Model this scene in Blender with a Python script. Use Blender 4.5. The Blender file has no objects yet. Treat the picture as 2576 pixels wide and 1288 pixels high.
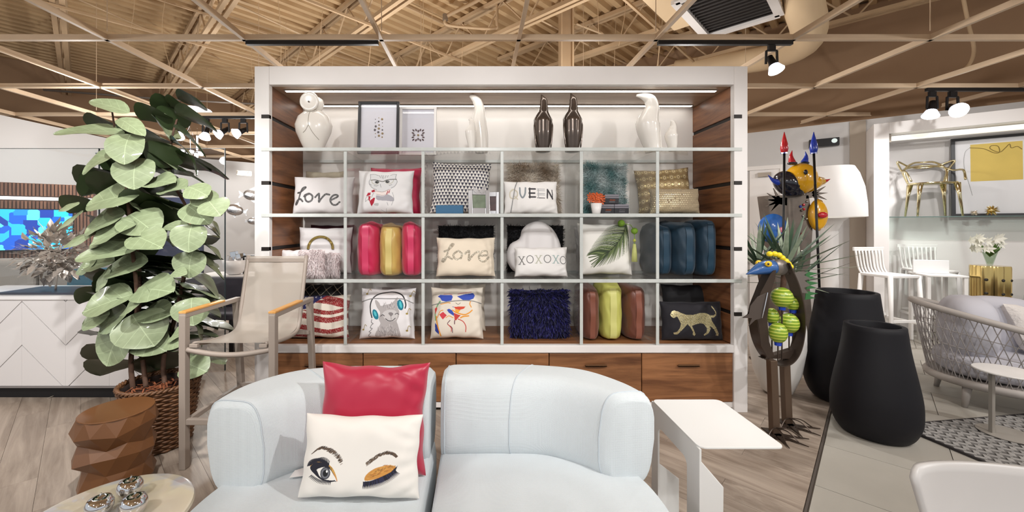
import bpy, bmesh, math, random
import numpy as np
from mathutils import Vector, Matrix
R = random.Random(11)
sc = bpy.context.scene
col = sc.collection
PI = math.pi

# ------------------------------------------------------------------ camera, world, lights, exposure
FPX, CX, CY, EYE = 1000.0, 1203.0, 567.0, 1.5
cam_d = bpy.data.cameras.new('camera'); cam = bpy.data.objects.new('camera', cam_d); col.objects.link(cam)
cam.location = (0, 0, EYE); cam.rotation_euler = (PI/2, 0, 0)
cam_d.sensor_width = 36.0; cam_d.lens = 36.0*FPX/2576.0
cam_d.shift_x = (1288-CX)/2576.0; cam_d.shift_y = -(644-CY)/2576.0
cam_d.clip_start = 0.05; cam_d.clip_end = 100
sc.camera = cam
w = bpy.data.worlds.new('world'); sc.world = w; w.use_nodes = True
bg = w.node_tree.nodes['Background']; bg.inputs[0].default_value = (0.95, 0.975, 1.0, 1); bg.inputs[1].default_value = 0.63
sc.view_settings.view_transform = 'Standard'; sc.view_settings.look = 'None'
sc.view_settings.exposure = 0.0; sc.view_settings.gamma = 1.0; sc.view_settings.use_curve_mapping = False
sc.cycles.use_denoising = True
sc.cycles.max_bounces = 8; sc.cycles.transparent_max_bounces = 24
sc.cycles.caustics_reflective = False; sc.cycles.caustics_refractive = False
sc.cycles.sample_clamp_indirect = 4.0

def spot(loc, target, watts, deg=70, size=0.05, blend=0.6, color=(1, 0.985, 0.965)):
    l = bpy.data.lights.new('track_spot', 'SPOT'); l.energy = watts; l.spot_size = math.radians(deg)
    l.spot_blend = blend; l.shadow_soft_size = size; l.color = color
    o = bpy.data.objects.new('track_spot', l); col.objects.link(o); o.location = loc
    d = Vector(target)-Vector(loc); o.rotation_euler = d.to_track_quat('-Z', 'Y').to_euler(); return o

# the showroom's track lamps over and behind the camera
spot((2.0, 0.35, 3.05), (-0.35, 1.75, 0.55), 215, 62, 0.035, 0.5)        # key on the sofa
spot((0.2, 0.4, 3.05), (0.2, 3.3, 1.3), 130, 100, 0.08, 0.9)             # wash on the bookcase
spot((-2.4, 0.7, 3.05), (-1.0, 3.3, 1.2), 110, 70, 0.05, 0.7)
spot((2.7, 0.9, 3.05), (1.6, 3.2, 1.0), 110, 70, 0.04, 0.7)
spot((-1.2, 1.2, 3.08), (-2.35, 2.8, 1.35), 260, 62, 0.04, 0.6)          # fig tree
spot((-4.2, 1.4, 3.05), (-3.6, 3.4, 0.4), 130, 80, 0.05, 0.8)
spot((-2.2, -0.4, 3.05), (-2.2, 1.9, 0.0), 110, 85, 0.06, 0.8)
spot((3.6, 0.3, 3.05), (2.9, 2.6, 0.3), 150, 80, 0.05, 0.8)
spot((4.6, 1.6, 3.05), (4.3, 3.4, 0.5), 130, 85, 0.05, 0.8)
spot((4.9, 3.0, 3.05), (5.6, 5.4, 1.4), 120, 95, 0.06, 0.8)
spot((1.4, -0.6, 3.05), (2.4, 1.6, 0.0), 110, 85, 0.06, 0.8)
spot((-4.6, 5.2, 3.05), (-6.3, 7.0, 1.2), 160, 120, 0.08, 0.8)
def add_fill(loc, watts, r=0.08):
    l = bpy.data.lights.new('fill_point', 'POINT'); l.energy = watts; l.shadow_soft_size = r; l.color = (1, 0.97, 0.93)
    o = bpy.data.objects.new('fill_point', l); col.objects.link(o); o.location = loc
# added fill points behind bookcase, partition and camera, brightening ceiling and background; no fixtures
for p_, w_ in (((-1.3, 5.4, 2.9), 90), ((1.4, 5.2, 2.9), 70), ((-4.0, 6.2, 2.4), 90), ((2.6, 5.0, 2.7), 25), ((-5.0, 9.0, 2.6), 60), ((-4.6, 4.6, 2.8), 40), ((0.0, -2.5, 2.9), 120), ((-5.5, -0.5, 2.9), 120), ((6.0, 0.5, 2.9), 120)): add_fill(p_, w_)

# ------------------------------------------------------------------ helpers
def P(x, y, Y): return Vector(((x-CX)/FPX*Y, Y, EYE-(y-CY)/FPX*Y))
def FZ(x, y, z=0.0):
    Y = (EYE-z)*FPX/(y-CY); return Vector(((x-CX)/FPX*Y, Y, z))
def lin(c):
    r = []
    for v in c[:3]:
        v = v/255.0; r.append(v/12.92 if v <= 0.04045 else ((v+0.055)/1.055)**2.4)
    return tuple(r)

MATS = {}
def nodes_of(name):
    m = bpy.data.materials.new(name); m.use_nodes = True
    nt = m.node_tree; b = nt.nodes['Principled BSDF']; return m, nt, b
def mat(name, rgb, rough=0.5, metal=0.0, var=0.0, vscale=6.0, bump=0.0, bscale=60.0, spec=None, sheen=0.0, coat=0.0, emit=None, estr=1.0, stretch=None, weave=0.0, wscale=220.0):
    if name in MATS: return MATS[name]
    m, nt, b = nodes_of(name); c = lin(rgb)
    b.inputs['Base Color'].default_value = (*c, 1); b.inputs['Roughness'].default_value = rough; b.inputs['Metallic'].default_value = metal
    if spec is not None: b.inputs['Specular IOR Level'].default_value = spec
    if sheen: b.inputs['Sheen Weight'].default_value = sheen
    if coat: b.inputs['Coat Weight'].default_value = coat
    if emit is not None:
        b.inputs['Emission Color'].default_value = (*lin(emit), 1); b.inputs['Emission Strength'].default_value = estr
    L = nt.links; N = nt.nodes
    if var or bump or weave:
        tc = N.new('ShaderNodeTexCoord'); mp = N.new('ShaderNodeMapping'); L.new(tc.outputs['Object'], mp.inputs[0])
        if stretch: mp.inputs['Scale'].default_value = stretch
    if var:
        n = N.new('ShaderNodeTexNoise'); n.inputs['Scale'].default_value = vscale; n.inputs['Detail'].default_value = 6
        L.new(mp.outputs[0], n.inputs['Vector'])
        r = N.new('ShaderNodeValToRGB'); r.color_ramp.elements[0].position = 0.3; r.color_ramp.elements[1].position = 0.7
        r.color_ramp.elements[0].color = (*[max(0, v*(1-var)) for v in c], 1); r.color_ramp.elements[1].color = (*[min(1, v*(1+var)) for v in c], 1)
        L.new(n.outputs['Fac'], r.inputs[0]); L.new(r.outputs[0], b.inputs['Base Color'])
    if bump:
        n2 = N.new('ShaderNodeTexNoise'); n2.inputs['Scale'].default_value = bscale; n2.inputs['Detail'].default_value = 4
        L.new(mp.outputs[0], n2.inputs['Vector']); bp = N.new('ShaderNodeBump'); bp.inputs['Strength'].default_value = bump; bp.inputs['Distance'].default_value = 0.01
        L.new(n2.outputs['Fac'], bp.inputs['Height']); L.new(bp.outputs[0], b.inputs['Normal'])
    if weave:
        w1 = N.new('ShaderNodeTexVoronoi'); w1.inputs['Scale'].default_value = wscale; w1.inputs['Randomness'].default_value = 0.15
        L.new(mp.outputs[0], w1.inputs['Vector']); bp = N.new('ShaderNodeBump'); bp.inputs['Strength'].default_value = weave; bp.inputs['Distance'].default_value = 0.004
        L.new(w1.outputs['Distance'], bp.inputs['Height']); L.new(bp.outputs[0], b.inputs['Normal'])
    MATS[name] = m; return m
def wood(name, dark, light, rough=0.45, axis='X', scale=1.0, bump=0.05, rand=0.0, coat=0.0):
    if name in MATS: return MATS[name]
    m, nt, b = nodes_of(name); N = nt.nodes; L = nt.links
    tc = N.new('ShaderNodeTexCoord'); mp = N.new('ShaderNodeMapping'); L.new(tc.outputs['Object'], mp.inputs[0])
    s = {'X': (1.2, 14, 14), 'Y': (14, 1.2, 14), 'Z': (14, 14, 1.2)}[axis]; mp.inputs['Scale'].default_value = [v*scale for v in s]
    oi = N.new('ShaderNodeObjectInfo')
    ad = N.new('ShaderNodeVectorMath'); ad.operation = 'ADD'; mu = N.new('ShaderNodeMath'); mu.operation = 'MULTIPLY'; mu.inputs[1].default_value = 37.0
    L.new(oi.outputs['Random'], mu.inputs[0]); L.new(mp.outputs[0], ad.inputs[0]); L.new(mu.outputs[0], ad.inputs[1])
    n = N.new('ShaderNodeTexNoise'); n.inputs['Scale'].default_value = 1.3; n.inputs['Detail'].default_value = 8; n.inputs['Roughness'].default_value = 0.65; n.inputs['Distortion'].default_value = 0.6
    L.new(ad.outputs[0], n.inputs['Vector'])
    r = N.new('ShaderNodeValToRGB'); e = r.color_ramp.elements
    e[0].position = 0.32; e[0].color = (*lin(dark), 1); e[1].position = 0.68; e[1].color = (*lin(light), 1)
    L.new(n.outputs['Fac'], r.inputs[0]); out = r.outputs[0]
    if rand:
        hs = N.new('ShaderNodeHueSaturation'); mr = N.new('ShaderNodeMapRange'); mr.inputs[3].default_value = 1-rand; mr.inputs[4].default_value = 1+rand
        L.new(oi.outputs['Random'], mr.inputs[0]); L.new(mr.outputs[0], hs.inputs['Value']); L.new(out, hs.inputs['Color']); out = hs.outputs[0]
    L.new(out, b.inputs['Base Color']); b.inputs['Roughness'].default_value = rough
    if coat: b.inputs['Coat Weight'].default_value = coat
    bp = N.new('ShaderNodeBump'); bp.inputs['Strength'].default_value = bump; bp.inputs['Distance'].default_value = 0.004
    L.new(n.outputs['Fac'], bp.inputs['Height']); L.new(bp.outputs[0], b.inputs['Normal'])
    MATS[name] = m; return m
def glass(name, tint=(0.93, 0.96, 0.95), mix=0.12, rough=0.03, milky=0.0):
    """thin clear sheet: mostly lets light through, with mirror reflections on top"""
    if name in MATS: return MATS[name]
    m, nt, b = nodes_of(name); N = nt.nodes; L = nt.links; N.remove(b)
    tr = N.new('ShaderNodeBsdfTransparent'); tr.inputs[0].default_value = (*tint, 1)
    gl = N.new('ShaderNodeBsdfGlossy'); gl.inputs['Roughness'].default_value = rough
    fr = N.new('ShaderNodeLayerWeight'); pw = N.new('ShaderNodeMath'); pw.operation = 'POWER'; pw.inputs[1].default_value = 4.5; L.new(fr.outputs['Facing'], pw.inputs[0])
    ma = N.new('ShaderNodeMath'); ma.operation = 'MULTIPLY_ADD'; ma.inputs[1].default_value = 0.5; ma.inputs[2].default_value = 0.02+mix*0.1; ma.use_clamp = True
    L.new(pw.outputs[0], ma.inputs[0])
    mx = N.new('ShaderNodeMixShader'); L.new(ma.outputs[0], mx.inputs[0]); L.new(tr.outputs[0], mx.inputs[1]); L.new(gl.outputs[0], mx.inputs[2])
    last = mx.outputs[0]
    if milky:
        df = N.new('ShaderNodeBsdfDiffuse'); df.inputs[0].default_value = (0.85, 0.87, 0.86, 1)
        m2 = N.new('ShaderNodeMixShader'); m2.inputs[0].default_value = milky; L.new(last, m2.inputs[1]); L.new(df.outputs[0], m2.inputs[2]); last = m2.outputs[0]
    L.new(last, N['Material Output'].inputs[0]); MATS[name] = m; return m
def attr_mat(name, rough=0.75, sheen=0.0, metal_rough=0.25, weave=0.0):
    if name in MATS: return MATS[name]
    m, nt, b = nodes_of(name); N = nt.nodes; L = nt.links
    a = N.new('ShaderNodeAttribute'); a.attribute_name = 'Col'; L.new(a.outputs['Color'], b.inputs['Base Color'])
    L.new(a.outputs['Alpha'], b.inputs['Metallic'])
    mr = N.new('ShaderNodeMapRange'); mr.inputs[3].default_value = rough; mr.inputs[4].default_value = metal_rough
    L.new(a.outputs['Alpha'], mr.inputs[0]); L.new(mr.outputs[0], b.inputs['Roughness'])
    if sheen: b.inputs['Sheen Weight'].default_value = sheen
    MATS[name] = m; return m

class MB:
    def __init__(s): s.V = []; s.F = []; s.mi = []; s.cur = 0
    def add(s, vs, fs):
        o = len(s.V); s.V += [tuple(v) for v in vs]
        for f in fs: s.F.append(tuple(i+o for i in f)); s.mi.append(s.cur)
        return s
    def box(s, c, d, M=None):
        x, y, z = d[0]/2, d[1]/2, d[2]/2
        vs = [Vector((a, b, e)) for e in (-z, z) for b in (-y, y) for a in (-x, x)]
        if M is not None: vs = [M @ v for v in vs]
        c = Vector(c); vs = [v+c for v in vs]
        return s.add(vs, [(0, 2, 3, 1), (4, 5, 7, 6), (0, 1, 5, 4), (2, 6, 7, 3), (0, 4, 6, 2), (1, 3, 7, 5)])
    def b2(s, p, q):
        return s.box([(a+b)/2 for a, b in zip(p, q)], [abs(b-a) for a, b in zip(p, q)])
    def bar(s, p, q, w, h, up=(0, 0, 1)):
        p, q = Vector(p), Vector(q); d = q-p; L = d.length; d.normalize(); u = Vector(up)
        if abs(d.dot(u)) > 0.98: u = Vector((0, 1, 0))
        x = d.cross(u).normalized(); z = x.cross(d).normalized()
        M = Matrix((x, d, z)).transposed()
        return s.box((p+q)/2, (w, L, h), M)
    def tube(s, path, r, n=8, cap=True, closed=False, flat=1.0):
        pts = [Vector(p) for p in path]; m = len(pts)
        rs = list(r) if hasattr(r, '__len__') else [r]*m
        vs = []; prev = None
        for i in range(m):
            a = pts[i-1] if (i > 0 or closed) else pts[i]; b = pts[(i+1) % m] if (i < m-1 or closed) else pts[i]
            t = (b-a)
            if t.length < 1e-9: t = Vector((0, 0, 1))
            t.normalize()
            if prev is None:
                u = Vector((0, 0, 1)) if abs(t.z) < 0.9 else Vector((1, 0, 0)); u = (u-t*u.dot(t)).normalized()
            else:
                u = prev-t*prev.dot(t); u = u.normalized() if u.length > 1e-6 else prev
            prev = u; v = t.cross(u)
            for k in range(n):
                an = 2*PI*k/n; vs.append(pts[i]+(u*math.cos(an)*flat+v*math.sin(an))*rs[i])
        fs = []
        for i in range(m if closed else m-1):
            j = (i+1) % m
            for k in range(n):
                l = (k+1) % n; fs.append((i*n+k, i*n+l, j*n+l, j*n+k))
        if cap and not closed: fs.append(tuple(range(n))[::-1]); fs.append(tuple(range((m-1)*n, m*n)))
        return s.add(vs, fs)
    def lathe(s, prof, n=24, c=(0, 0, 0), sx=1.0, sy=1.0, cap=True):
        c = Vector(c); vs = []; m = len(prof)
        for r, z in prof:
            for k in range(n):
                a = 2*PI*k/n; vs.append((c.x+r*math.cos(a)*sx, c.y+r*math.sin(a)*sy, c.z+z))
        fs = [(i*n+k, i*n+(k+1) % n, (i+1)*n+(k+1) % n, (i+1)*n+k) for i in range(m-1) for k in range(n)]
        if cap:
            if prof[0][0] > 1e-5: fs.append(tuple(range(n))[::-1])
            if prof[-1][0] > 1e-5: fs.append(tuple(range((m-1)*n, m*n)))
        return s.add(vs, fs)
    def ell(s, c, r, n=14, m=9, M=None):
        if not hasattr(r, '__len__'): r = (r, r, r)
        vs = []
        for i in range(m+1):
            th = PI*i/m
            for k in range(n):
                ph = 2*PI*k/n; v = Vector((r[0]*math.sin(th)*math.cos(ph), r[1]*math.sin(th)*math.sin(ph), -r[2]*math.cos(th)))
                if M is not None: v = M @ v
                vs.append(v+Vector(c))
        fs = [(i*n+k, i*n+(k+1) % n, (i+1)*n+(k+1) % n, (i+1)*n+k) for i in range(m) for k in range(n)]
        return s.add(vs, fs)
    def prism(s, poly, d, n):
        """polygon (3d points) extruded by vector d*n"""
        off = Vector(n)*d; k = len(poly); a = [Vector(p) for p in poly]; b = [p+off for p in a]
        return s.add(a+b, [tuple(range(k))[::-1], tuple(range(k, 2*k))]+[(i, (i+1) % k, k+(i+1) % k, k+i) for i in range(k)])
    def grid(s, fn, nu, nv, wrapu=False):
        vs = [fn(i/(nu if wrapu else nu-1), j/(nv-1)) for j in range(nv) for i in range(nu)]
        fs = []
        for j in range(nv-1):
            for i in range(nu if wrapu else nu-1):
                k = (i+1) % nu; fs.append((j*nu+i, j*nu+k, (j+1)*nu+k, (j+1)*nu+i))
        return s.add(vs, fs)
    def mesh(s, name, mats, smooth=False, recalc=True):
        me = bpy.data.meshes.new(name); me.from_pydata(s.V, [], s.F)
        for m in (mats if isinstance(mats, (list, tuple)) else [mats]): me.materials.append(m)
        if any(s.mi): me.polygons.foreach_set('material_index', s.mi)
        if recalc:
            bm = bmesh.new(); bm.from_mesh(me); bmesh.ops.remove_doubles(bm, verts=bm.verts, dist=1e-6); bmesh.ops.recalc_face_normals(bm, faces=bm.faces); bm.to_mesh(me); bm.free()
        if smooth: me.shade_smooth()
        return me
    def build(s, name, mats, parent=None, smooth=False, loc=None, rot=None, bevel=0.0, segs=2, sub=0, auto=None):
        me = s.mesh(name, mats, smooth)
        o = bpy.data.objects.new(name, me); col.objects.link(o)
        if parent is not None: o.parent = parent
        if loc is not None: o.location = loc
        if rot is not None: o.rotation_euler = rot
        if bevel:
            bv = o.modifiers.new('bevel', 'BEVEL'); bv.width = bevel; bv.segments = segs; bv.limit_method = 'ANGLE'; bv.angle_limit = 0.6
            me.shade_smooth() if False else None
        if sub:
            sb = o.modifiers.new('sub', 'SUBSURF'); sb.levels = sub; sb.render_levels = sub
        if auto is not None: me.set_sharp_from_angle(angle=auto)
        return o
def tag(o, label, cat, group=None):
    o['label'] = label; o['category'] = cat
    if group: o['group'] = group
    return o
def thing(name, label, cat, loc=(0, 0, 0), rz=0.0, group=None, rot=None):
    o = bpy.data.objects.new(name, None); col.objects.link(o); o.empty_display_size = 0.1
    o.location = loc; o.rotation_euler = rot if rot else (0, 0, rz); return tag(o, label, cat, group)
def struct(o, label=None):
    o['kind'] = 'structure'
    if label: o['label'] = label
    return o
def copy_obj(o, parent=None, name=None):
    c = o.copy(); col.objects.link(c); c.parent = parent
    return c
def link_mesh(name, me, parent=None, loc=None, rot=None, scale=None):
    o = bpy.data.objects.new(name, me); col.objects.link(o); o.parent = parent
    if loc is not None: o.location = loc
    if rot is not None: o.rotation_euler = rot
    if scale is not None: o.scale = scale
    return o
def crom(pts, n=8, closed=False):
    """Catmull-Rom through points (tuples of any dimension)"""
    p = [np.array(q, float) for q in pts]; out = []; m = len(p)
    rng = range(m) if closed else range(m-1)
    for i in rng:
        a = p[(i-1) % m] if (closed or i > 0) else 2*p[0]-p[1]; b = p[i]; c = p[(i+1) % m]; d = p[(i+2) % m] if (closed or i < m-2) else 2*p[-1]-p[-2]
        for k in range(n):
            t = k/n; out.append(0.5*((2*b)+(-a+c)*t+(2*a-5*b+4*c-d)*t*t+(-a+3*b-3*c+d)*t**3))
    if not closed: out.append(p[-1])
    return [tuple(q) for q in out]

# common materials
WHITE = mat('white_lacquer', (232, 228, 226), 0.35, var=0.015)
WALLW = mat('white_wall_paint', (200, 198, 197), 0.8, bump=0.05, bscale=180)
BLACK = mat('black_metal', (22, 21, 23), 0.4, 0.3)
CHROME = mat('polished_chrome', (225, 226, 230), 0.06, 1.0, var=0.01)
TAN = mat('tan_ceiling_paint', (192, 165, 132), 0.7, var=0.06, vscale=3)
BROWNW = mat('tan_wall_paint', (156, 126, 98), 0.85, var=0.05, vscale=1.5)
GOLD = mat('polished_gold', (214, 186, 120), 0.14, 1.0, var=0.03)
LENS = mat('lamp_lens', (255, 255, 255), 0.4, emit=(255, 250, 240), estr=14)
# ------------------------------------------------------------------ structure: floors, walls, roof deck
S2 = 1/math.sqrt(2)
DA = Vector((S2, S2, 0)); DB = Vector((-S2, S2, 0))       # the shop grid is turned 45 degrees
WOODF = wood('oak_plank', (134, 119, 106), (178, 163, 149), 0.42, 'X', 0.9, 0.04, 0.06)
TILE = mat('grey_beige_tile', (170, 165, 156), 0.45, var=0.07, vscale=2.2, bump=0.02, bscale=30)
SUBF = mat('floor_joint', (136, 124, 113), 0.8)
fl = MB().b2((-14, -5, -0.12), (14, 18, -0.012)).build('floor', SUBF); struct(fl, 'wooden plank and grey tile shop floor')
B0 = 0.27
fb = MB()
def slab(mb, a0, a1, b0, b1, z0, z1):
    q = [DA*a0+DB*b0, DA*a1+DB*b0, DA*a1+DB*b1, DA*a0+DB*b1]
    mb.prism([v+Vector((0, 0, z0)) for v in q], z1-z0, (0, 0, 1))
RZ = math.radians(135)
pl = MB().box((0, 0, -0.006), (1.217, 0.1785, 0.012)).mesh('plank', WOODF)
n = 0
for i in range(-5, 25):
    a = 0.18*i+0.09; off = (i*0.41) % 1.22
    b = B0-off
    while b < 5.6:
        b1 = b+1.22; lo = max(b, B0)
        cpos = DA*a+DB*((lo+b1)/2)
        px = CX+cpos.x/max(cpos.y, .01)*1000
        if cpos.y > 1.3 and -500 < px < 2300 and b1-lo > 0.12 and n < 298:
            o = link_mesh('plank', pl, fl, cpos, (0, 0, RZ), ((b1-lo-0.0015)/1.217, 1, 1)); n += 1
        b = b1
# wood and tile beyond the laid pieces (joined)
mb = MB(); slab(mb, -8, 16, 5.4, 16, -0.012, -0.0035); slab(mb, 4.4, 16, B0, 5.6, -0.012, -0.0035); slab(mb, -8, -0.88, B0, 5.6, -0.012, -0.0035)
mb.build('wood_floor_field', WOODF, fl)
tl = MB().box((0, 0, -0.006), (1.196, 0.596, 0.012)).mesh('tile', TILE)
for i in range(0, 15):
    for j in range(0, 7):
        a = 0.6*i+0.3; b1 = B0-0.02-1.2*j-(0.0 if i % 2 else 0.6) + (0.6 if j == 0 and not i % 2 else 0)
        ln = 0.6 if (j == 0 and not i % 2) else 1.2
        if j > 0 and not i % 2: b1 = B0-0.02-0.6-1.2*(j-1)
        cpos = DA*a+DB*(b1-ln/2)
        if cpos.y > 0.8: link_mesh('tile', tl, fl, cpos, (0, 0, RZ), ((ln-0.004)/1.196, 1, 1))
mb = MB(); slab(mb, 9.0, 18, -14, B0, -0.012, -0.0035); slab(mb, -6, 9.0, -14, B0-8.4, -0.012, -0.0035); mb.build('tile_floor_field', TILE, fl)
mb = MB(); slab(mb, -3, 16, B0-0.015, B0-0.004, -0.01, 0.002); struct(mb.build('trim_1', mat('dark_floor_strip', (84, 76, 70), 0.5)), 'dark metal strip between wood floor and tile')

# right white wall and the tan wall above it (one plane), far left tan wall
WA, WB = Vector((7.04, 5.13, 0)), Vector((4.67, 6.9, 0))
WE = (WA-WB).normalized(); WN = Vector((WE.y, -WE.x, 0))
if WN.y > 0: WN = -WN
WANG = math.atan2(WE.y, WE.x)
def wall_seg(name, p, q, z0, z1, th, m, label):
    p, q = Vector(p), Vector(q); d = (q-p).normalized(); nrm = Vector((d.y, -d.x, 0))
    if nrm.dot(p) < 0: nrm = -nrm
    mb = MB(); mb.prism([(p.x, p.y, z0), (q.x, q.y, z0), (q.x, q.y, z1), (p.x, p.y, z1)], th, nrm); return struct(mb.build(name, m), label)
wall_seg('wall_right', WB-WE*4.5, WA+WE*5, 0, 3.1, 0.2, WALLW, 'white wall behind the lamp and stools')
q0 = WB+Vector((-WN.x, -WN.y, 0))*0.22
wall_seg('wall_back_right', q0-WE*9.5, q0+WE*9, 2.6, 4.95, 0.2, BROWNW, 'tan painted upper wall')
wall_seg('wall_back_left', (-13.5, 4.9, 0), (-2.9, 13.7, 0), 0, 4.95, 0.2, BROWNW, 'tan painted far wall')
wall_seg('wall_left', (-6.95, 5.3, 0), (-6.66, 9.47, 0), 0, 3.1, 0.15, WALLW, 'white side wall behind the glass partition')
wall_seg('wall_back', (-6.66, 9.47, 0), (-2.0, 13.1, 0), 0, 3.1, 0.15, WALLW, 'white wall with metal fish')

# corrugated roof deck: trapezoid ribs along DA
dk = MB(); ZR = 4.9; prof = []
b = -13.0; pitch = 0.2
while b < 16.5:
    prof += [(b, ZR), (b+0.07, ZR), (b+0.085, ZR+0.085), (b+0.175, ZR+0.085), (b+0.19, ZR)]; b += pitch
vs = []
for bb, z in prof:
    for aa in (-6, 20): v = DA*aa+DB*bb; vs.append((v.x, v.y, z))
dk.add(vs, [(2*i, 2*i+1, 2*i+3, 2*i+2) for i in range(len(prof)-1)])
struct(dk.build('ceiling', mat('tan_roof_deck', (200, 170, 130), 0.6, 0.0, var=0.08, vscale=1.2)), 'tan corrugated metal roof deck')

# open-web joists along DB at x+y = c
JM = TAN
for k, c in enumerate((-0.3, 1.9, 4.1, 6.3, 8.5, 10.7)):
    lab = {-0.3: 'open web steel joist farthest left, above the fig tree', 1.9: 'open web steel joist running up beside the black track', 4.1: 'open web steel joist over the middle left of the bookcase', 6.3: 'open web steel joist meeting the steel column', 8.5: 'open web steel joist just right of the steel column', 10.7: 'open web steel joist beside the air grille'}.get(c, 'open web steel roof joist near the room edge')
    a = c*S2
    j = thing('roof_joist', lab, 'joist', group='tan open web roof joists')
    b0, b1 = -1.0, (12.6 if c < 5 else 9.0)
    if c >= 8.4: b0, b1 = -2.5, 5.4
    if c == 10.7: b1 = 3.2
    if c == 12.9: b1 = 1.5
    if c < -1: b1 = 11
    top = MB(); bot = MB(); web = MB()
    for s in (-0.045, 0.045):
        p, q = DA*(a+s)+DB*b0, DA*(a+s)+DB*b1
        top.bar(p+Vector((0, 0, 4.86)), q+Vector((0, 0, 4.86)), 0.05, 0.06); bot.bar(p+Vector((0, 0, 4.36)), q+Vector((0, 0, 4.36)), 0.055, 0.055)
    b = b0; up = False
    while b+0.45 < b1:
        p, q = DA*a+DB*b, DA*a+DB*(b+0.45); z = (4.86, 4.36) if up else (4.36, 4.86)
        web.tube([p+Vector((0, 0, z[0])), q+Vector((0, 0, z[1]))], 0.014, 5); b += 0.45; up = not up
    top.build('top_chord', JM, j); bot.build('bottom_chord', JM, j); web.build('web_rods', JM, j)

# bridging between joists
br = thing('joist_bridging', 'thin angle bridging rods crossing between the roof joists', 'bridging')
for b in (2.2, 5.0, 7.4):
    for z in (4.3, 4.8):
        p, q = DA*-3.2+DB*b, DA*(7.4 if b < 3 else 5.6)+DB*b
        MB().bar(p+Vector((0, 0, z)), q+Vector((0, 0, z)), 0.03, 0.03).build('rod', JM, br)

# hung strut grid
gr = thing('ceiling_grid', 'tan metal strut grid hung below the roof deck', 'ceiling grid', (0, 0, 3.15))
STR = mat('strut_paint', (206, 182, 154), 0.55, var=0.04)
def strut(p, q):
    mb = MB(); p, q = Vector(p), Vector(q); mb.bar(p+Vector((0, 0, 0.028)), q+Vector((0, 0, 0.028)), 0.010, 0.042); mb.bar(p, q, 0.034, 0.012); mb.build('strut', STR, gr)
GY = [3.536+1.22*i for i in range(-4, 6)]
for y in GY:
    xr = 9.5 if y < 5.2 else (7.2-(y-5.0)*1.34 if y > 5 else 9.5)
    xl = -9.5 if y < 7 else -(12.0-0.3*y)
    strut((xl, y, 0), (max(xr, 2.0), y, 0))
for i in range(-7, 8):
    x = -0.86+1.22*i; ye = 12.0 if x < 1 else 7.3-(x-4.3)*0.747-0.15
    if x < -5: ye = 9.5+(x+9)*0.5
    strut((x, -1.5, 0.0), (x, min(ye, 11), 0.0))
for i in range(-6, 7, 2):
    for y in (GY[4], GY[6], GY[8]):
        x = -0.86+1.22*i
        if y > 7 and x > 2.8 or abs(x) > 6: continue
        MB().tube([(x, y, 0.08), (x, y, 1.7)], 0.004, 5).build('hanger_rod', STR, gr)

# loose conduits and wires among the joists
rgw = random.Random(21); CND = mat('conduit_paint', (208, 182, 148), 0.5)
for k, (lab, p_, q_, r_) in enumerate((('thin conduit crossing high above the bookcase left half', (560, -5, 5.6), (960, 172, 7.6), 0.014), ('thin conduit crossing high above the bookcase right half', (1340, 40, 6.0), (1640, 190, 7.8), 0.014), ('grey electrical conduit low on the far left wall', (110, 226, 8.0), (660, 262, 8.8), 0.022), ('thin conduit running over the fig tree', (190, -5, 5.4), (560, 150, 8.2), 0.012), ('thin conduit between column and air grille', (1450, 60, 6.2), (1700, 150, 7.6), 0.016))):
    a_, b_ = P(*p_), P(*q_); o = MB().tube([a_, a_.lerp(b_, .5)+Vector((0, 0, -0.03)), b_], r_, 7).build('conduit', CND if k != 2 else mat('grey_conduit', (150, 142, 136), 0.4, 0.5), None, True); tag(o, lab, 'conduit', 'ceiling conduits')
dw = thing('drop_wires', 'slack drop wires hanging from the roof deck', 'wires')
for k in range(26):
    x = rgw.uniform(-4.5, 3.2); y = rgw.uniform(4.6, 7.6); z = rgw.uniform(3.25, 3.9); MB().tube(crom([(x, y, 4.9), (x+rgw.uniform(-.08, .08), y, (4.9+z)/2), (x+rgw.uniform(-.15, .15), y, z)], 3), 0.004, 4).build('wire', CND, dw)

# steel column, conduit, air grille, ducts
sx, sy = (1424-CX)/1000*6.0, 6.0
cl = thing('steel_column', 'tan steel column rising behind the bookcase to the roof', 'column', (sx, sy, 0))
for dx in (-0.085, 0.085): MB().b2((dx-0.012, -0.1, 0), (dx+0.012, 0.1, 4.86)).build('flange', TAN, cl)
MB().b2((-0.075, -0.008, 0), (0.075, 0.008, 4.86)).build('web', TAN, cl)
pp = thing('fire_pipe', 'tan pipe loop hanging under the roof above the bookcase', 'pipe', P(1120, 45, 6.0))
pth = crom([(0, 0, 0), (0.08, 0, 0.06), (0.55, 0.0, 0.3), (1.1, -0.2, 0.55)], 6)
MB().tube(pth, 0.03, 10).build('pipe', TAN, pp, True); MB().tube(crom([(0, 0, 0), (0.02, 0, -0.1), (0.3, 0, -0.14), (0.74, 0, -0.16), (0.78, 0, -0.05), (0.78, 0, 0.45)], 5), 0.022, 8).build('branch', TAN, pp, True)
MB().lathe([(0.04, -0.04), (0.04, 0.05)], 10).build('coupling', mat('grey_fitting', (150, 140, 128), 0.4, 0.6), pp)
ag = thing('air_grille', 'black ceiling air grille in a white frame', 'air vent', (3.02, 5.26, 4.0), rot=(0, 0, math.radians(-45)))
gx, gy = 0.78, -1.16
fm = MB()
for a, b in (((0, 0), (gx, 0)), ((gx, 0), (gx, gy)), ((gx, gy), (0, gy)), ((0, gy), (0, 0))): fm.bar((a[0], a[1], 0), (b[0], b[1], 0), 0.09, 0.05)
fm.build('frame', WHITE, ag); MB().b2((0.02, -0.02, 0.03), (gx-0.02, gy+0.02, 0.3)).build('box', mat('grille_box', (52, 46, 44), 0.7), ag)
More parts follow.
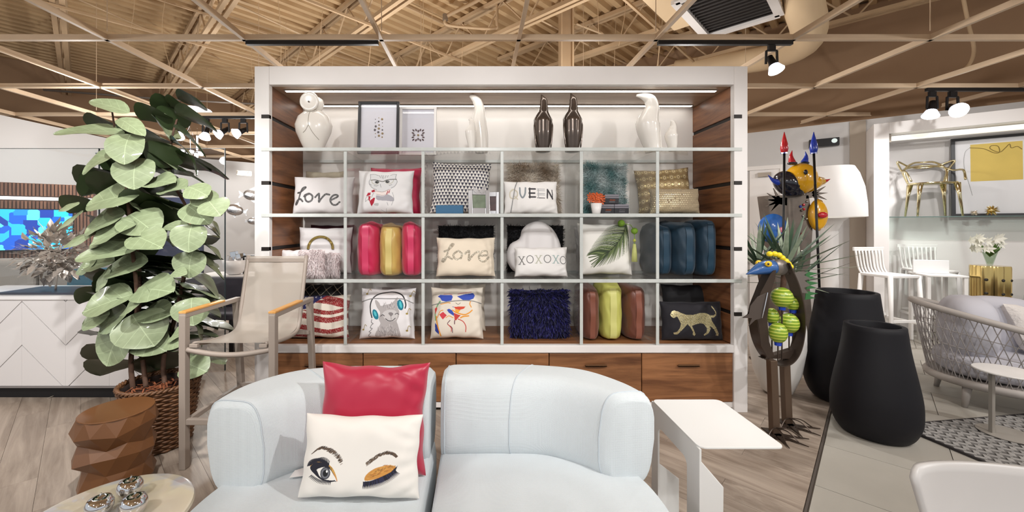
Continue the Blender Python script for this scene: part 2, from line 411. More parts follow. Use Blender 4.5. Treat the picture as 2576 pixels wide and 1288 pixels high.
for k in range(14): MB().box((gx/2, gy*(k+0.7)/14.5, 0.012), (gx-0.09, 0.03, 0.006)).build('louvre', mat('grille_black', (40, 36, 36), 0.6), ag)
MB().b2((0.0, -0.25, 0.1), (-0.32, -1.9, 0.5)).build('plenum', mat('duct_paint', (222, 196, 160), 0.6), ag)
dc = thing('round_duct', 'fat round tan air duct with an elbow over the track lamp', 'duct', (0, 0, 0))
dp = [P(2020, -60, 4.3), P(2022, 10, 4.6), P(2035, 75, 5.0), P(2010, 115, 5.5), P(1930, 145, 6.2), P(1800, 165, 6.8), P(1700, 180, 7.2)]
MB().tube(crom([tuple(v) for v in dp], 6), 0.19, 18).build('duct', mat('duct_paint', (222, 196, 160), 0.6), dc, True)
cd = thing('bent_conduit', 'thin tan conduit curving down on the far right', 'conduit')
MB().tube(crom([tuple(P(2420, -20, 4.6)), tuple(P(2436, 60, 4.65)), tuple(P(2450, 130, 4.7)), tuple(P(2425, 175, 4.75)), tuple(P(2360, 200, 4.8)), tuple(P(2310, 212, 4.9))], 6), 0.018, 8).build('pipe', TAN, cd, True)

# track rails and track lamps
def rail(label, p, q):
    o = MB().bar(p, q, 0.035, 0.035).build('lighting_track', BLACK, None); return tag(o, label, 'track', 'black lighting tracks')
Y1, Y2, Y3 = GY[4], GY[5], GY[6]
def gx_at(px, Y): return (px-CX)/1000*Y
rail('black lighting track left of the bookcase centre', (gx_at(620, Y1), Y1, 3.122), (gx_at(952, Y1), Y1, 3.122))
rail('black lighting track over the right end of the bookcase', (gx_at(1655, Y1), Y1, 3.122), (gx_at(1992, Y1), Y1, 3.122))
rail('black lighting track behind the fig tree', (gx_at(430, Y3), Y3, 3.122), (gx_at(660, Y3), Y3, 3.122))
rail('black lighting track on the far right above the niche', (gx_at(2330, Y2), Y2, 3.122), (gx_at(2640, Y2), Y2, 3.122))
def lamp_mesh():
    d = {}
    d['adapter'] = MB().box((0, 0, -0.03), (0.07, 0.03, 0.05)).mesh('adapter', BLACK)
    y = MB(); y.bar((-0.055, 0, -0.06), (0.055, 0, -0.06), 0.02, 0.012); y.bar((-0.055, 0, -0.06), (-0.06, 0, -0.2), 0.02, 0.012, (0, 1, 0)); y.bar((0.055, 0, -0.06), (0.06, 0, -0.2), 0.02, 0.012, (0, 1, 0)); d['yoke'] = y.mesh('yoke', BLACK)
    d['can'] = MB().lathe([(0.0, 0.06), (0.03, 0.06), (0.035, -0.02), (0.045, -0.06), (0.05, -0.07)], 16, cap=False).mesh('can', BLACK, True)
    d['reflector'] = MB().lathe([(0.048, -0.065), (0.07, -0.12), (0.074, -0.13)], 18, cap=False).mesh('reflector', mat('lamp_glass', (235, 238, 245), 0.15, 0.4, emit=(235, 240, 255), estr=1.2), True)
    d['lens'] = MB().lathe([(0.0, -0.122), (0.068, -0.124)], 18, cap=False).mesh('lens', LENS)
    return d
LM = lamp_mesh()
def track_lamp(label, x, Y, z=3.105, aim=(0, 0, -1), s=1.0):
    t = thing('track_lamp', label, 'spotlight', (x, Y, z), group='black track spotlights'); t.scale = (s, s, s)
    link_mesh('adapter', LM['adapter'], t); link_mesh('yoke', LM['yoke'], t)
    q = Vector(aim).normalized().to_track_quat('-Z', 'Y').to_euler()
    h = link_mesh('can', LM['can'], t, (0, 0, -0.17), q)
    link_mesh('reflector', LM['reflector'], h); link_mesh('lens', LM['lens'], h)
track_lamp('single track spotlight hanging over the right end of the bookcase', gx_at(1941, Y1), Y1, aim=(0.1, -0.45, -1), s=0.85)
spot((gx_at(1941, Y1), Y1-0.1, 2.85), (2.2, 2.7, 0.2), 60, 80, 0.05, 0.8)
track_lamp('track spotlight tilted left, just left of the bookcase top', gx_at(612, Y3), Y3, aim=(-0.7, -0.9, -0.7), s=1.05)
track_lamp('track spotlight second from the bookcase, behind the fig leaves', gx_at(566, Y3), Y3, aim=(-0.6, -0.8, -0.8), s=1.05)
track_lamp('track spotlight half hidden by dark fig leaves, third from bookcase', gx_at(520, Y3), Y3, aim=(0.1, -0.5, -1), s=1.05)
track_lamp('track spotlight behind the fig tree, farthest from the bookcase', gx_at(452, Y3), Y3, aim=(0.3, -0.6, -1), s=1.05)
track_lamp('dim track spotlight at the left end of the far right track', gx_at(2345, Y2), Y2, aim=(-0.4, -0.2, -1), s=1.05)
track_lamp('glaring track spotlight second on the far right track', gx_at(2396, Y2), Y2, aim=(-0.5, -0.9, -0.5), s=1.15)
spot((gx_at(2396, Y2), Y2, 2.85), (5.2, 5.6, 1.3), 160, 110, 0.06, 0.9)
# ------------------------------------------------------------------ bookcase
YB, YK = 3.185, 3.805
def bx(px): return (px-CX)/1000*YB
def bz(py): return EYE-(py-CY)/1000*YB
WAL = wood('walnut_veneer', (86, 52, 32), (150, 100, 66), 0.4, 'Y', 0.8, 0.03)
WALX = wood('walnut_drawer', (92, 56, 33), (160, 110, 72), 0.4, 'X', 0.8, 0.03, 0.08)
bk = thing('display_bookcase', 'large white and walnut display bookcase filled with cushions', 'bookcase', (0, YB, 0))
XL, XR, XLi, XRi = bx(640), bx(1881), bx(677), bx(1847)
ZT, ZH = 2.777, bz(213)
ZS = [bz(380), bz(546), bz(711)]      # undersides of clear shelves
ZB = bz(869)                          # top of white base rail
ST = 0.028
D = YK-YB
def bb(name, p, q, m, par=bk, bev=0.004):
    return MB().b2(p, q).build(name, m, par, bevel=bev)
bb('stile', (XL, 0, 0), (XLi, 0.05, ZT-0.001), WHITE); bb('stile', (XRi, 0, 0), (XR, 0.05, ZT-0.001), WHITE)
bb('header', (XLi, 0.0, ZH), (XRi, 0.05, ZT), WHITE)
bb('top_panel', (XL, 0.05, ZT-0.02), (XR, D+0.02, ZT), WHITE)
bb('outer_side', (XL, 0.05, 0), (XL+0.02, D+0.02, ZT-0.02), WHITE); bb('outer_side', (XR-0.02, 0.05, 0), (XR, D+0.02, ZT-0.02), WHITE)
bb('niche_ceiling', (XLi-0.02, 0.05, ZH), (XRi+0.02, D, ZH+0.02), wood('walnut_soffit', (150, 122, 98), (182, 156, 132), 0.4, 'X', 0.8, 0.02))
bb('back_panel', (XL+0.02, D, 0.0), (XR-0.02, D+0.02, ZT-0.02), mat('white_back_panel', (236, 231, 226), 0.6, var=0.01))
SLOT = mat('dark_slot', (28, 20, 17), 0.6)
zsl = [bz(293), bz(460), bz(626), bz(790)]
for sgn, x in ((-1, XLi), (1, XRi)):
    edges = [0.0]+[z for z in sorted(zsl)]+[ZH]
    prevz = ZB
    for z in sorted(zsl)+[ZH+0.015]:
        z1 = z-0.015
        bb('side_panel', (x+sgn*0.0, 0.05, prevz), (x+sgn*0.02, D, z1), WAL); prevz = z+0.015
    for z in zsl:
        bb('slot_channel', (x+sgn*0.012, 0.02, z-0.0155), (x+sgn*0.06, D, z+0.0155), SLOT, bev=0)
        x0, x1 = (bx(658), XLi) if sgn < 0 else (XRi, bx(1866))
        bb('slot_end', (x0, -0.004, z-0.0145), (x1, 0.03, z+0.0145), SLOT, bev=0)
bb('base_rail', (XLi, 0.0, bz(888)), (XRi, 0.05, ZB), WHITE)
bb('bottom_shelf', (XLi, 0.05, ZB-0.03), (XRi, D, ZB), WALX)
bb('toe_rail', (XLi, 0.02, 0.03), (XRi, 0.05, 0.075), WHITE)
dxs = [XLi, bx(912), bx(1147), bx(1382), bx(1616), XRi]
for i in range(5):
    d = bb('drawer', (dxs[i]+0.003, 0.012, 0.08), (dxs[i+1]-0.003, 0.05, bz(890)), WALX)
    hx = (dxs[i]+dxs[i+1])/2; zz = bz(917)
    h = MB(); h.b2((hx-0.085, -0.012, zz-0.014), (hx+0.085, 0.014, zz-0.008)); h.b2((hx-0.085, -0.012, zz-0.014), (hx+0.085, -0.007, zz+0.004)); h.build('handle', mat('bronze_pull', (120, 86, 60), 0.4, 0.5), d)
ACR = glass('clear_acrylic', (0.985, 0.99, 0.988), 0.1, 0.03, 0.02)
ACE = mat('acrylic_edge', (198, 202, 199), 0.25, var=0.05, vscale=14)
for z in ZS:
    s = bb('acrylic_shelf', (bx(658), 0.004, z), (bx(1866), D-0.03, z+ST), ACR, bev=0)
    e = bb('polished_edge', (bx(658), -0.006, z), (bx(1866), 0.0035, z+ST), ACE, s, 0.002)
    bb('rear_edge', (XLi+0.01, D-0.029, z), (XRi-0.01, D-0.02, z+ST), ACE, s, 0.002)
DX = [bx(868), bx(1064), bx(1263), bx(1463), bx(1655)]
lev = [ZB]+ZS[::-1]
for x in DX:
    for k in range(3):
        z0 = lev[k]+(ST if k else 0); z1 = lev[k+1]
        s = bb('acrylic_divider', (x-0.0125, 0.012, z0+0.001), (x+0.0125, D-0.06, z1-0.001), ACR, bev=0)
        bb('polished_edge', (x-0.0125, 0.003, z0+0.001), (x+0.0125, 0.0115, z1-0.001), ACE, s, 0.002)
LED = mat('led_strip', (255, 255, 255), 0.4, emit=(255, 250, 242), estr=9)
for y, x0, x1 in ((0.135, bx(677)+0.07, bx(1847)-0.07), (0.545, bx(677)+0.05, bx(1847)-0.05)):
    c = bb('led_channel', (x0-0.01, y-0.02, ZH-0.008), (x1+0.01, y+0.02, ZH-0.0005), mat('led_channel', (170, 165, 160), 0.4, 0.5), bev=0)
    bb('led_strip', (x0, y-0.012, ZH-0.012), (x1, y+0.012, ZH-0.0082), LED, c, 0)

# ------------------------------------------------------------------ printed cloth: colour painted per vertex of the cushion face
class Canvas:
    def __init__(s, n, aspect, base, frame=None):
        s.nx = n; s.ny = max(8, int(n*aspect)); s.asp = aspect
        u = np.linspace(0, 1, s.nx); v = np.linspace(0, 1, s.ny); s.U, s.V = np.meshgrid(u, v)
        s.C = np.zeros((s.ny, s.nx, 4)); s.C[..., :3] = lin(base); s.fr = frame or (0, 0, 1, 1)
        s.Vy = s.V*aspect
    def pt(s, p):
        a = s.fr; return np.array([(p[0]-a[0])/(a[2]-a[0]), (p[1]-a[1])/(a[3]-a[1])*s.asp])
    def _put(s, mask, c, metal):
        col4 = np.array([*lin(c), metal]); m = mask[..., None]; s.C = s.C*(1-m)+col4*m
    def poly(s, pts, c, metal=0.0, a=1.0):
        q = [s.pt(p) for p in pts]; ins = np.zeros(s.U.shape, bool)
        j = len(q)-1
        for i in range(len(q)):
            xi, yi = q[i]; xj, yj = q[j]
            with np.errstate(divide='ignore', invalid='ignore'):
                ins ^= ((yi > s.Vy) != (yj > s.Vy)) & (s.U < (xj-xi)*(s.Vy-yi)/(yj-yi+1e-12)+xi)
            j = i
        s._put(ins.astype(float)*a, c, metal)
    def blob(s, pts, c, metal=0.0, a=1.0): s.poly(crom(pts, 6, True), c, metal, a)
    def stroke(s, pts, wd, c, metal=0.0, smooth=True, a=1.0, taper=False):
        if smooth and len(pts) > 2: pts = crom(pts, 6)
        q = [s.pt(p) for p in pts]; r = wd/(s.fr[2]-s.fr[0])/2; px = 0.7/s.nx; m = np.zeros(s.U.shape)
        L = len(q)-1
        for i in range(L):
            p0, p1 = q[i], q[i+1]; rr = r*(1-(i/L)*0.85) if taper else r; pad = rr+2*px
            i0 = max(0, int((min(p0[0], p1[0])-pad)*(s.nx-1))); i1 = min(s.nx, int((max(p0[0], p1[0])+pad)*(s.nx-1))+2)
            k = (s.ny-1)/s.asp
            j0 = max(0, int((min(p0[1], p1[1])-pad)*k)); j1 = min(s.ny, int((max(p0[1], p1[1])+pad)*k)+2)
            if i1 <= i0 or j1 <= j0: continue
            X = s.U[j0:j1, i0:i1]-p0[0]; Yv = s.Vy[j0:j1, i0:i1]-p0[1]; d = p1-p0; dd = d.dot(d)+1e-12
            t = np.clip((X*d[0]+Yv*d[1])/dd, 0, 1); ds = np.hypot(X-t*d[0], Yv-t*d[1])
            m[j0:j1, i0:i1] = np.maximum(m[j0:j1, i0:i1], np.clip((rr-ds)/px+0.5, 0, 1))
        s._put(m*a, c, metal)
    def oval(s, x, y, rx, ry, c, metal=0.0, rot=0.0, a=1.0):
        cr, sr = math.cos(rot), math.sin(rot)
        s.poly([(x+rx*math.cos(t)*cr-ry*math.sin(t)*sr, y+rx*math.cos(t)*sr+ry*math.sin(t)*cr) for t in np.linspace(0, 2*PI, 28)[:-1]], c, metal, a)
    def speck(s, n, c, where, metal=0.0, seed=1, size=1):
        rg = np.random.RandomState(seed); m = (rg.rand(*s.U.shape) < n) & where(s.C); s._put(m.astype(float), c, metal)

def pillow_surface(wd, h, t, k, seed, puff, wr):
    rg = random.Random(seed); ph = [rg.uniform(0, 6.28) for _ in range(8)]
    def f(U, V, side):
        e = (1-U**4).clip(0, 1)*(1-V**4).clip(0, 1)
        x = wd/2*U*(1-k*(1-V*V)*np.abs(U)**1.5); z = h/2+h/2*V*(1-k*(1-U*U)*np.abs(V)**1.5)
        th = t/2*e**puff
        rim = (np.maximum(np.abs(U), np.abs(V)))**3*(1-np.maximum(np.abs(U), np.abs(V))**6)
        th = th+wr*rim*(np.sin(9*U+4*V+ph[0])*np.sin(5*V-3*U+ph[1])+0.6*np.sin(17*U*V+ph[2]+6*V)+0.5*np.sin(14*U-9*V+ph[5]))+wr*0.7*e*np.sin(3*U+ph[3])*np.sin(2.4*V+ph[4])
        x = x+wr*0.5*np.sin(8*V+ph[6])*np.abs(U)**4*(1-V*V); z = z+wr*0.5*np.sin(8*U+ph[7])*np.abs(V)**4*(1-U*U)
        return x, side*np.maximum(th, 0.0), z
    return f
def pillow(name, label, wd, h, t, loc, tilt=0.2, yaw=0.0, roll=0.0, m=None, canvas=None, k=0.06, seed=0, puff=0.5, wr=0.006, cat='cushion', group='cushions on the bookcase', n=30, parts=None):
    f = pillow_surface(wd, h, t, k, seed, puff, wr)
    def gridv(nx, ny, side):
        u = np.linspace(-1, 1, nx); v = np.linspace(1, -1, ny); U, V = np.meshgrid(u, v)
        x, y, z = f(U, V, side); return np.stack([x, y, z], -1).reshape(-1, 3)
    nx, ny = (canvas.nx, canvas.ny) if canvas else (n, n)
    A = gridv(nx, ny, -1.0); nb = 24; Bv = gridv(nb, nb, 1.0)
    def quads(nx, ny, off, flip):
        i, j = np.meshgrid(np.arange(nx-1), np.arange(ny-1)); a = (j*nx+i).ravel()+off
        q = np.stack([a, a+nx, a+nx+1, a+1], -1); return q[:, ::-1] if flip else q
    V = np.concatenate([A, Bv]); Q = np.concatenate([quads(nx, ny, 0, False), quads(nb, nb, len(A), True)])
    me = bpy.data.meshes.new(name); me.vertices.add(len(V)); me.vertices.foreach_set('co', V.ravel())
    me.loops.add(Q.size); me.loops.foreach_set('vertex_index', Q.ravel().astype(np.int32)); me.polygons.add(len(Q))
    me.polygons.foreach_set('loop_start', np.arange(0, Q.size, 4, dtype=np.int32)); me.update(calc_edges=True); me.validate()
    if canvas is not None:
        at = me.color_attributes.new('Col', 'FLOAT_COLOR', 'POINT')
        base = canvas.C[0, 0].copy(); base[3] = 0
        cc = np.concatenate([canvas.C.reshape(-1, 4), np.tile(canvas.C[2, 2]*np.array([1, 1, 1, 0]), (len(Bv), 1))]); at.data.foreach_set('color', cc.astype(np.float32).ravel())
        m = m or attr_mat('printed_cloth', 0.8, 0.1)
    me.materials.append(m); me.shade_smooth()
    o = bpy.data.objects.new(name, me); col.objects.link(o)
    o.matrix_world = Matrix.Translation(Vector(loc)) @ Matrix.Rotation(yaw, 4, 'Z') @ Matrix.Rotation(-tilt, 4, 'X') @ Matrix.Translation((0, 0, h/2)) @ Matrix.Rotation(roll, 4, 'Y') @ Matrix.Translation((0, 0, -h/2))
    tag(o, label, cat, group); o['_f'] = 0; del o['_f']
    return o, f
ROWZ = [ZS[0]+ST, ZS[1]+ST, ZS[2]+ST, ZB]      # standing heights: top shelf, row 1, row 2, row 3
def shelf_pillow(label, x0, x1, yt, row, Y, t=0.14, tilt=0.2, yaw=0.0, roll=0.0, name='throw_pillow', **kw):
    z = ROWZ[row]; ztop = EYE-(yt-CY)/1000*(Y+0.05); h = (ztop-z)/math.cos(tilt); wd = (x1-x0)/1000*Y/max(math.cos(yaw), .3)
    X = ((x0+x1)/2-CX)/1000*Y
    return pillow(name, label, wd, h, t, (X, Y, z+0.002), tilt, yaw, roll, **kw)
def cloth(name, rgb, rough=0.75, **kw): return mat(name, rgb, rough, **kw)
def fur(o, f, cols, n, length, width, seed, droop=0.5, curl=0.3, name='fur', rough=0.7, both=False, clump=0.0):
    """tufts standing off the cushion face"""
    rg = np.random.RandomState(seed); U = rg.uniform(-1, 1, n); V = rg.uniform(-1, 1, n); e = 1e-3
    side = np.where(rg.rand(n) < (0.12 if not both else 0.3), 1.0, -1.0)
    x, y, z = f(U, V, side); p = np.stack([x, y, z], -1)
    nrm = np.stack([U*0.55, side*(1.05-0.75*np.maximum(np.abs(U), np.abs(V))**3), V*0.55], -1); nrm /= np.linalg.norm(nrm, axis=1)[:, None]
    fl = np.stack([np.sin(3.1*U+2*V+seed), np.zeros(n), -droop+0.5*np.sin(4*U*V+seed)], -1)
    d = nrm+fl*0.6+rg.normal(0, curl, (n, 3)); d /= np.linalg.norm(d, axis=1)[:, None]
    d2 = d+np.array([0, 0, -droop])+rg.normal(0, curl, (n, 3)); d2 /= np.linalg.norm(d2, axis=1)[:, None]
    Ls = length*rg.uniform(0.6, 1.2, n)[:, None]; sd = np.cross(d, rg.normal(0, 1, (n, 3))); sd /= np.linalg.norm(sd, axis=1)[:, None]+1e-9
    w2 = width/2
    mid = p+d*Ls*0.55; tip = mid+d2*Ls*0.5
    V5 = np.stack([p-sd*w2, p+sd*w2, mid+sd*w2*0.8, mid-sd*w2*0.8, tip], 1).reshape(-1, 3)
    F = []
    for i in range(n): b = 5*i; F += [(b, b+1, b+2, b+3), (b+3, b+2, b+4)]
    me = bpy.data.meshes.new(name); me.from_pydata(V5.tolist(), [], F)
    cs = np.array([lin(c) for c in cols]); pick = cs[rg.randint(0, len(cs), n)]
    if clump:
        g = 0.5+0.5*np.sin(5*U+3*V+seed)*np.sin(4*V-2*U); pick = cs[0]*(1-g[:, None])+cs[-1]*g[:, None]; pick = pick*rg.uniform(0.75, 1.2, (n, 1))
    at = me.color_attributes.new('Col', 'FLOAT_COLOR', 'POINT')
    c4 = np.zeros((n, 5, 4)); c4[..., :3] = pick[:, None, :]; at.data.foreach_set('color', c4.astype(np.float32).ravel())
    me.materials.append(attr_mat('tuft_fibre', rough)); ob = bpy.data.objects.new(name, me); col.objects.link(ob); ob.parent = o; ob['kind'] = 'stuff'; return ob
def surf_tube(o, f, pts, r, m, name, wd, h):
    """cord laid on the cushion face; pts are (u,v) in -1..1"""
    out = []
    for u, v in crom(pts, 6):
        x, y, z = f(np.array(u), np.array(v), -1.0); out.append((float(x), float(y)-r*0.6, float(z)))
    return MB().tube(out, r, 6).build(name, m, o, True)
CORD = mat('grey_cord', (150, 150, 150), 0.5)
# ------------------------------------------------------------------ cushion prints
def love(frame, base, ink, n, asp, metal=0.35):
    c = Canvas(n, asp, base, frame)
    return c
LOVE_L = [(240, 640), (300, 630), (390, 560), (380, 545), (330, 570), (300, 640), (270, 740), (235, 820), (210, 840), (205, 820), (240, 770), (300, 750), (350, 790)]
LOVE_O = [(470, 660), (400, 700), (410, 770), (460, 800), (520, 770), (530, 700), (470, 660), (400, 680), (375, 705)]
LOVE_V = [(580, 720), (640, 660), (650, 700), (650, 800), (690, 740), (760, 670), (830, 675)]
LOVE_E = [(860, 770), (980, 710), (970, 680), (900, 690), (850, 760), (890, 840), (960, 850), (1020, 800)]
c = Canvas(170, 0.62, (222, 218, 218), (130, 340, 1240, 990))
for s in (LOVE_L, LOVE_O, LOVE_V, LOVE_E): c.stroke(s, 34, (74, 72, 72), 0.3)
c.speck(0.12, (150, 150, 150), lambda C: C[..., 3] > 0.1, 0.6, 3)
CLOVE = c
# cat
c = Canvas(170, 0.82, (234, 232, 233), (130, 200, 1400, 1220)); G1, G2 = (150, 150, 152), (112, 112, 116)
c.blob([(440, 330), (600, 340), (740, 330), (900, 340), (1030, 330), (1030, 440), (1060, 520), (1000, 640), (900, 690), (740, 745), (600, 710), (470, 640), (420, 520), (450, 440)], (222, 222, 224))
for s in ([(440, 320), (450, 430), (420, 500), (430, 570), (500, 650), (600, 700)], [(1030, 320), (1020, 430), (1060, 510), (1010, 610), (930, 660)], [(450, 330), (540, 320), (630, 350)], [(900, 350), (960, 320), (1030, 330)], [(650, 350), (680, 410)], [(700, 340), (720, 420)], [(740, 350), (740, 440)], [(800, 350), (780, 420)], [(850, 350), (830, 400)], [(540, 600), (600, 610), (640, 590)], [(680, 570), (700, 640)], [(430, 560), (480, 590)], [(880, 600), (940, 580)]): c.stroke(s, 12, G1)
c.stroke([(460, 470), (560, 465), (660, 490), (740, 505), (820, 470), (920, 455), (1040, 450)], 16, (60, 58, 50)); c.stroke([(480, 470), (500, 540), (590, 575), (660, 520)], 7, (150, 140, 80)); c.stroke([(780, 500), (850, 560), (950, 530), (980, 460)], 7, (150, 140, 80))
for x, y in ((605, 520), (840, 510)): c.oval(x, y, 48, 34, (90, 92, 92)); c.oval(x, y, 20, 24, (30, 30, 30)); c.oval(x+10, y-10, 7, 7, (240, 240, 240))
c.blob([(600, 830), (740, 850), (860, 810), (980, 880), (980, 960), (800, 950), (620, 930)], (172, 170, 178))
c.blob([(560, 1020), (650, 1010), (640, 1070), (560, 1060)], (190, 190, 190)); c.stroke([(840, 990), (860, 1060)], 10, G1); c.stroke([(960, 760), (990, 900), (940, 1060)], 9, G1); c.stroke([(700, 1160), (800, 1210), (820, 1130)], 7, G1)
c.poly([(550, 720), (730, 750), (880, 700), (905, 690), (890, 780), (800, 810), (730, 825), (600, 800)], (240, 228, 224)); RD = (178, 26, 52)
c.poly([(480, 720), (550, 690), (570, 740), (500, 760)], RD); c.poly([(360, 850), (400, 770), (470, 760), (460, 820)], RD); c.poly([(820, 800), (850, 720), (870, 720), (840, 800)], RD); c.poly([(860, 780), (900, 690), (910, 680), (890, 770)], RD)
c.poly([(450, 960), (540, 880), (575, 890), (550, 1000), (495, 1085), (460, 1010)], RD); c.poly([(420, 850), (470, 850), (450, 970), (420, 930)], RD); c.stroke([(350, 970), (360, 880), (430, 840)], 8, G2); c.stroke([(350, 970), (430, 900)], 8, G2); c.stroke([(560, 720), (740, 750), (880, 690)], 7, (120, 60, 50)); c.stroke([(600, 800), (740, 830), (850, 800)], 7, (120, 60, 50)); c.stroke([(490, 880), (540, 760)], 8, G2)
CCAT = c
# triangles
c = Canvas(190, 0.92, (232, 228, 222)); NA = 17; NR = 16
uu, vv = c.U*NA, c.V*NR; row = np.floor(vv); fv = vv-row; fu = (uu+0.5*(row % 2)) % 1.0
c._put((np.abs(fu-0.5) < 0.46*(1-fv)).astype(float), (62, 60, 76), 0)
CTRI = c
# queen
c = Canvas(170, 0.58, (238, 235, 233), (1345, 385, 2230, 885)); K = (58, 56, 60); CR = (212, 204, 186); GY_ = (132, 140, 146)
c.stroke([(1490, 530), (1430, 570), (1430, 640), (1490, 670), (1550, 630), (1550, 570), (1490, 530), (1450, 545)], 22, CR); c.stroke([(1500, 630), (1560, 680)], 18, CR)
c.stroke([(1595, 505), (1600, 600), (1640, 655), (1680, 600), (1690, 505)], 26, GY_, 0.3)
for s in ([(1760, 510), (1760, 655)], [(1750, 520), (1850, 520)], [(1750, 585), (1840, 585)], [(1750, 645), (1850, 645)]): c.stroke(s, 26, K)
for y in (520, 545, 590, 612, 658): c.stroke([(1885, y), (2005, y+3)], 13, (176, 176, 178) if y < 640 else K)
c.stroke([(1900, 520), (1900, 660)], 15, (176, 176, 178))
c.stroke([(2050, 660), (2055, 530)], 24, K); c.stroke([(2055, 530), (2145, 670)], 26, K); c.stroke([(2145, 670), (2135, 535)], 16, K)
CQUEEN = c
# gold geometric (hexagon rings) and gold dots
c = Canvas(190, 0.72, (150, 124, 84)); c.C[..., 3] = 0.25
nx = 8; uu, vv = c.U*nx, c.V*nx*0.78
row = np.floor(vv); fu = ((uu+0.5*(row % 2)) % 1.0)-0.5; fv = (vv-row)-0.5; r = np.hypot(fu, fv)
for r0, r1, cc, me_ in ((0, 0.09, (120, 96, 66), .2), (0.09, 0.27, (214, 194, 150), .3), (0.27, 0.31, (96, 76, 50), .2), (0.36, 0.40, (206, 184, 134), .4), (0.43, 0.47, (92, 72, 48), .2)): c._put(((r >= r0) & (r < r1)).astype(float), cc, me_)
dd = np.abs(((uu+0.5*(row % 2)) % 1.0)-0.0); dm = (np.minimum(dd, 1-dd)+np.abs(fv) < 0.17); c._put(dm.astype(float), (226, 206, 150), 0.8); dm = (np.minimum(dd, 1-dd)+np.abs(fv) < 0.07); c._put(dm.astype(float), (130, 104, 70), 0.2)
CHEX = c
c = Canvas(190, 0.5, (150, 134, 108)); rg = np.random.RandomState(4)
for i in range(30):
    for j in range(13):
        u, v = (i+0.5*(j % 2))/29.5, (j+0.5)/13; s = 0.0105*(0.35+1.0*max(0, math.sin(3.2*u+1.4*v))*v**0.6)
        if rg.rand() < 0.95: c.oval(u, v, s, s*2.0, (236, 218, 176), 0.85)
CDOT = c
# cream love
c = Canvas(170, 0.68, (230, 216, 196), (225, 380, 1195, 1030))
for s in ([(360, 620), (430, 590), (510, 510), (490, 495), (450, 540), (420, 620), (390, 720), (350, 780), (320, 780), (340, 740), (410, 705), (490, 745)], [(590, 610), (520, 660), (520, 720), (580, 750), (640, 720), (645, 650), (590, 610)], [(700, 660), (760, 610), (770, 650), (765, 765), (820, 690), (880, 640), (925, 625)], [(930, 690), (1060, 680), (1060, 620), (990, 620), (930, 700), (960, 770), (1030, 780), (1095, 720)]): c.stroke(s, 34, (140, 128, 110), 0.45)
c.speck(0.3, (216, 208, 192), lambda C: C[..., 3] > 0.1, 0.8, 5)
CLOVE2 = c
# xoxoxo
c = Canvas(170, 0.56, (236, 233, 231), (1500, 540, 2400, 1040)); K = (92, 92, 94)
def Xl(x, y, cc, t=15):
    c.stroke([(x-40, y-60), (x+40, y+70)], t, cc, smooth=False); c.stroke([(x+40, y-60), (x-40, y+70)], t, cc, smooth=False)
    for sx_ in (-42, 42):
        for sy_ in (-60, 70): c.stroke([(x+sx_-18, y+sy_), (x+sx_+18, y+sy_)], 9, cc, smooth=False)
def Ol(x, y, cc): c.stroke([(x+56*math.cos(t), y+62*math.sin(t)) for t in np.linspace(0, 2*PI, 14)], 12, cc)
Xl(1605, 765, (110, 108, 106)); Ol(1750, 750, K); Xl(1895, 745, (180, 180, 162)); Ol(2045, 742, K); Xl(2190, 745, (150, 172, 170)); Ol(2325, 762, K)
CXO = c
# palm frond
c = Canvas(180, 0.92, (232, 229, 223), (170, 120, 1010, 890)); ax = crom([(940, 130), (870, 270), (780, 400), (660, 520), (520, 600)], 8)
rg = random.Random(3)
for i, (x, y) in enumerate(ax):
    t = i/(len(ax)-1)
    for k in range(2):
        L = 420*(0.75+0.25*math.sin(PI*t)); c1 = rg.choice([(66, 84, 46), (48, 62, 38), (96, 112, 66), (120, 134, 86)])
        a = math.radians(178-30*t+rg.uniform(-3, 3)); c.stroke([(x, y), (x+L*0.5*math.cos(a), y-L*0.5*math.sin(a)*0.3+10), (x+L*math.cos(a), y+L*(0.16-0.1*t))], 15, c1, taper=True)
        a = math.radians(-82-55*t+rg.uniform(-3, 3)); L2 = 410*(0.9-0.25*t); c.stroke([(x+4, y), (x+L2*0.5*math.cos(a)+8, y-L2*0.5*math.sin(a)), (x+L2*math.cos(a), y-L2*math.sin(a))], 14, c1, taper=True)
for a in (178, 190, 205, 218, 232): ar = math.radians(a); c.stroke([(520, 600), (520+230*math.cos(ar), 600-230*math.sin(ar))], 16, (70, 86, 48), taper=True, smooth=False)
c.stroke(ax, 11, (38, 42, 30), smooth=False)
CPALM = c
# flag
c = Canvas(190, 0.66, (226, 216, 202), (95, 290, 1300, 1070)); RS = (140, 30, 32)
def wave(y0, y1, x0=60, dy=0.0):
    top = crom([(x0, y0), (500, y0+10), (760, y0+70), (1000, y0+100), (1320, y0+30)], 6); bot = crom([(x0, y1), (500, y1+10), (760, y1+70), (1000, y1+90), (1320, y1+20)], 6); c.poly(top+bot[::-1], RS)
c.poly(crom([(760, 330), (900, 380), (1100, 440), (1320, 470)], 5)+crom([(1320, 400), (1100, 330), (900, 290), (800, 280)], 5), RS)
c.poly(crom([(640, 390), (900, 370), (1050, 420), (1320, 470)], 5)+crom([(1320, 530), (1150, 500), (950, 450), (700, 420)], 5), RS)
wave(470, 550, 560); wave(590, 690); wave(800, 890); wave(960, 1030, 60)
c.poly(crom([(60, 300), (400, 270), (860, 290)], 4)+crom([(820, 330), (700, 420), (600, 510), (460, 540), (60, 500)], 5), (34, 36, 92))
c.speck(0.10, (214, 190, 176), lambda C: (C[..., 0] > 0.2) & (C[..., 1] < 0.1), 0.0, 6)
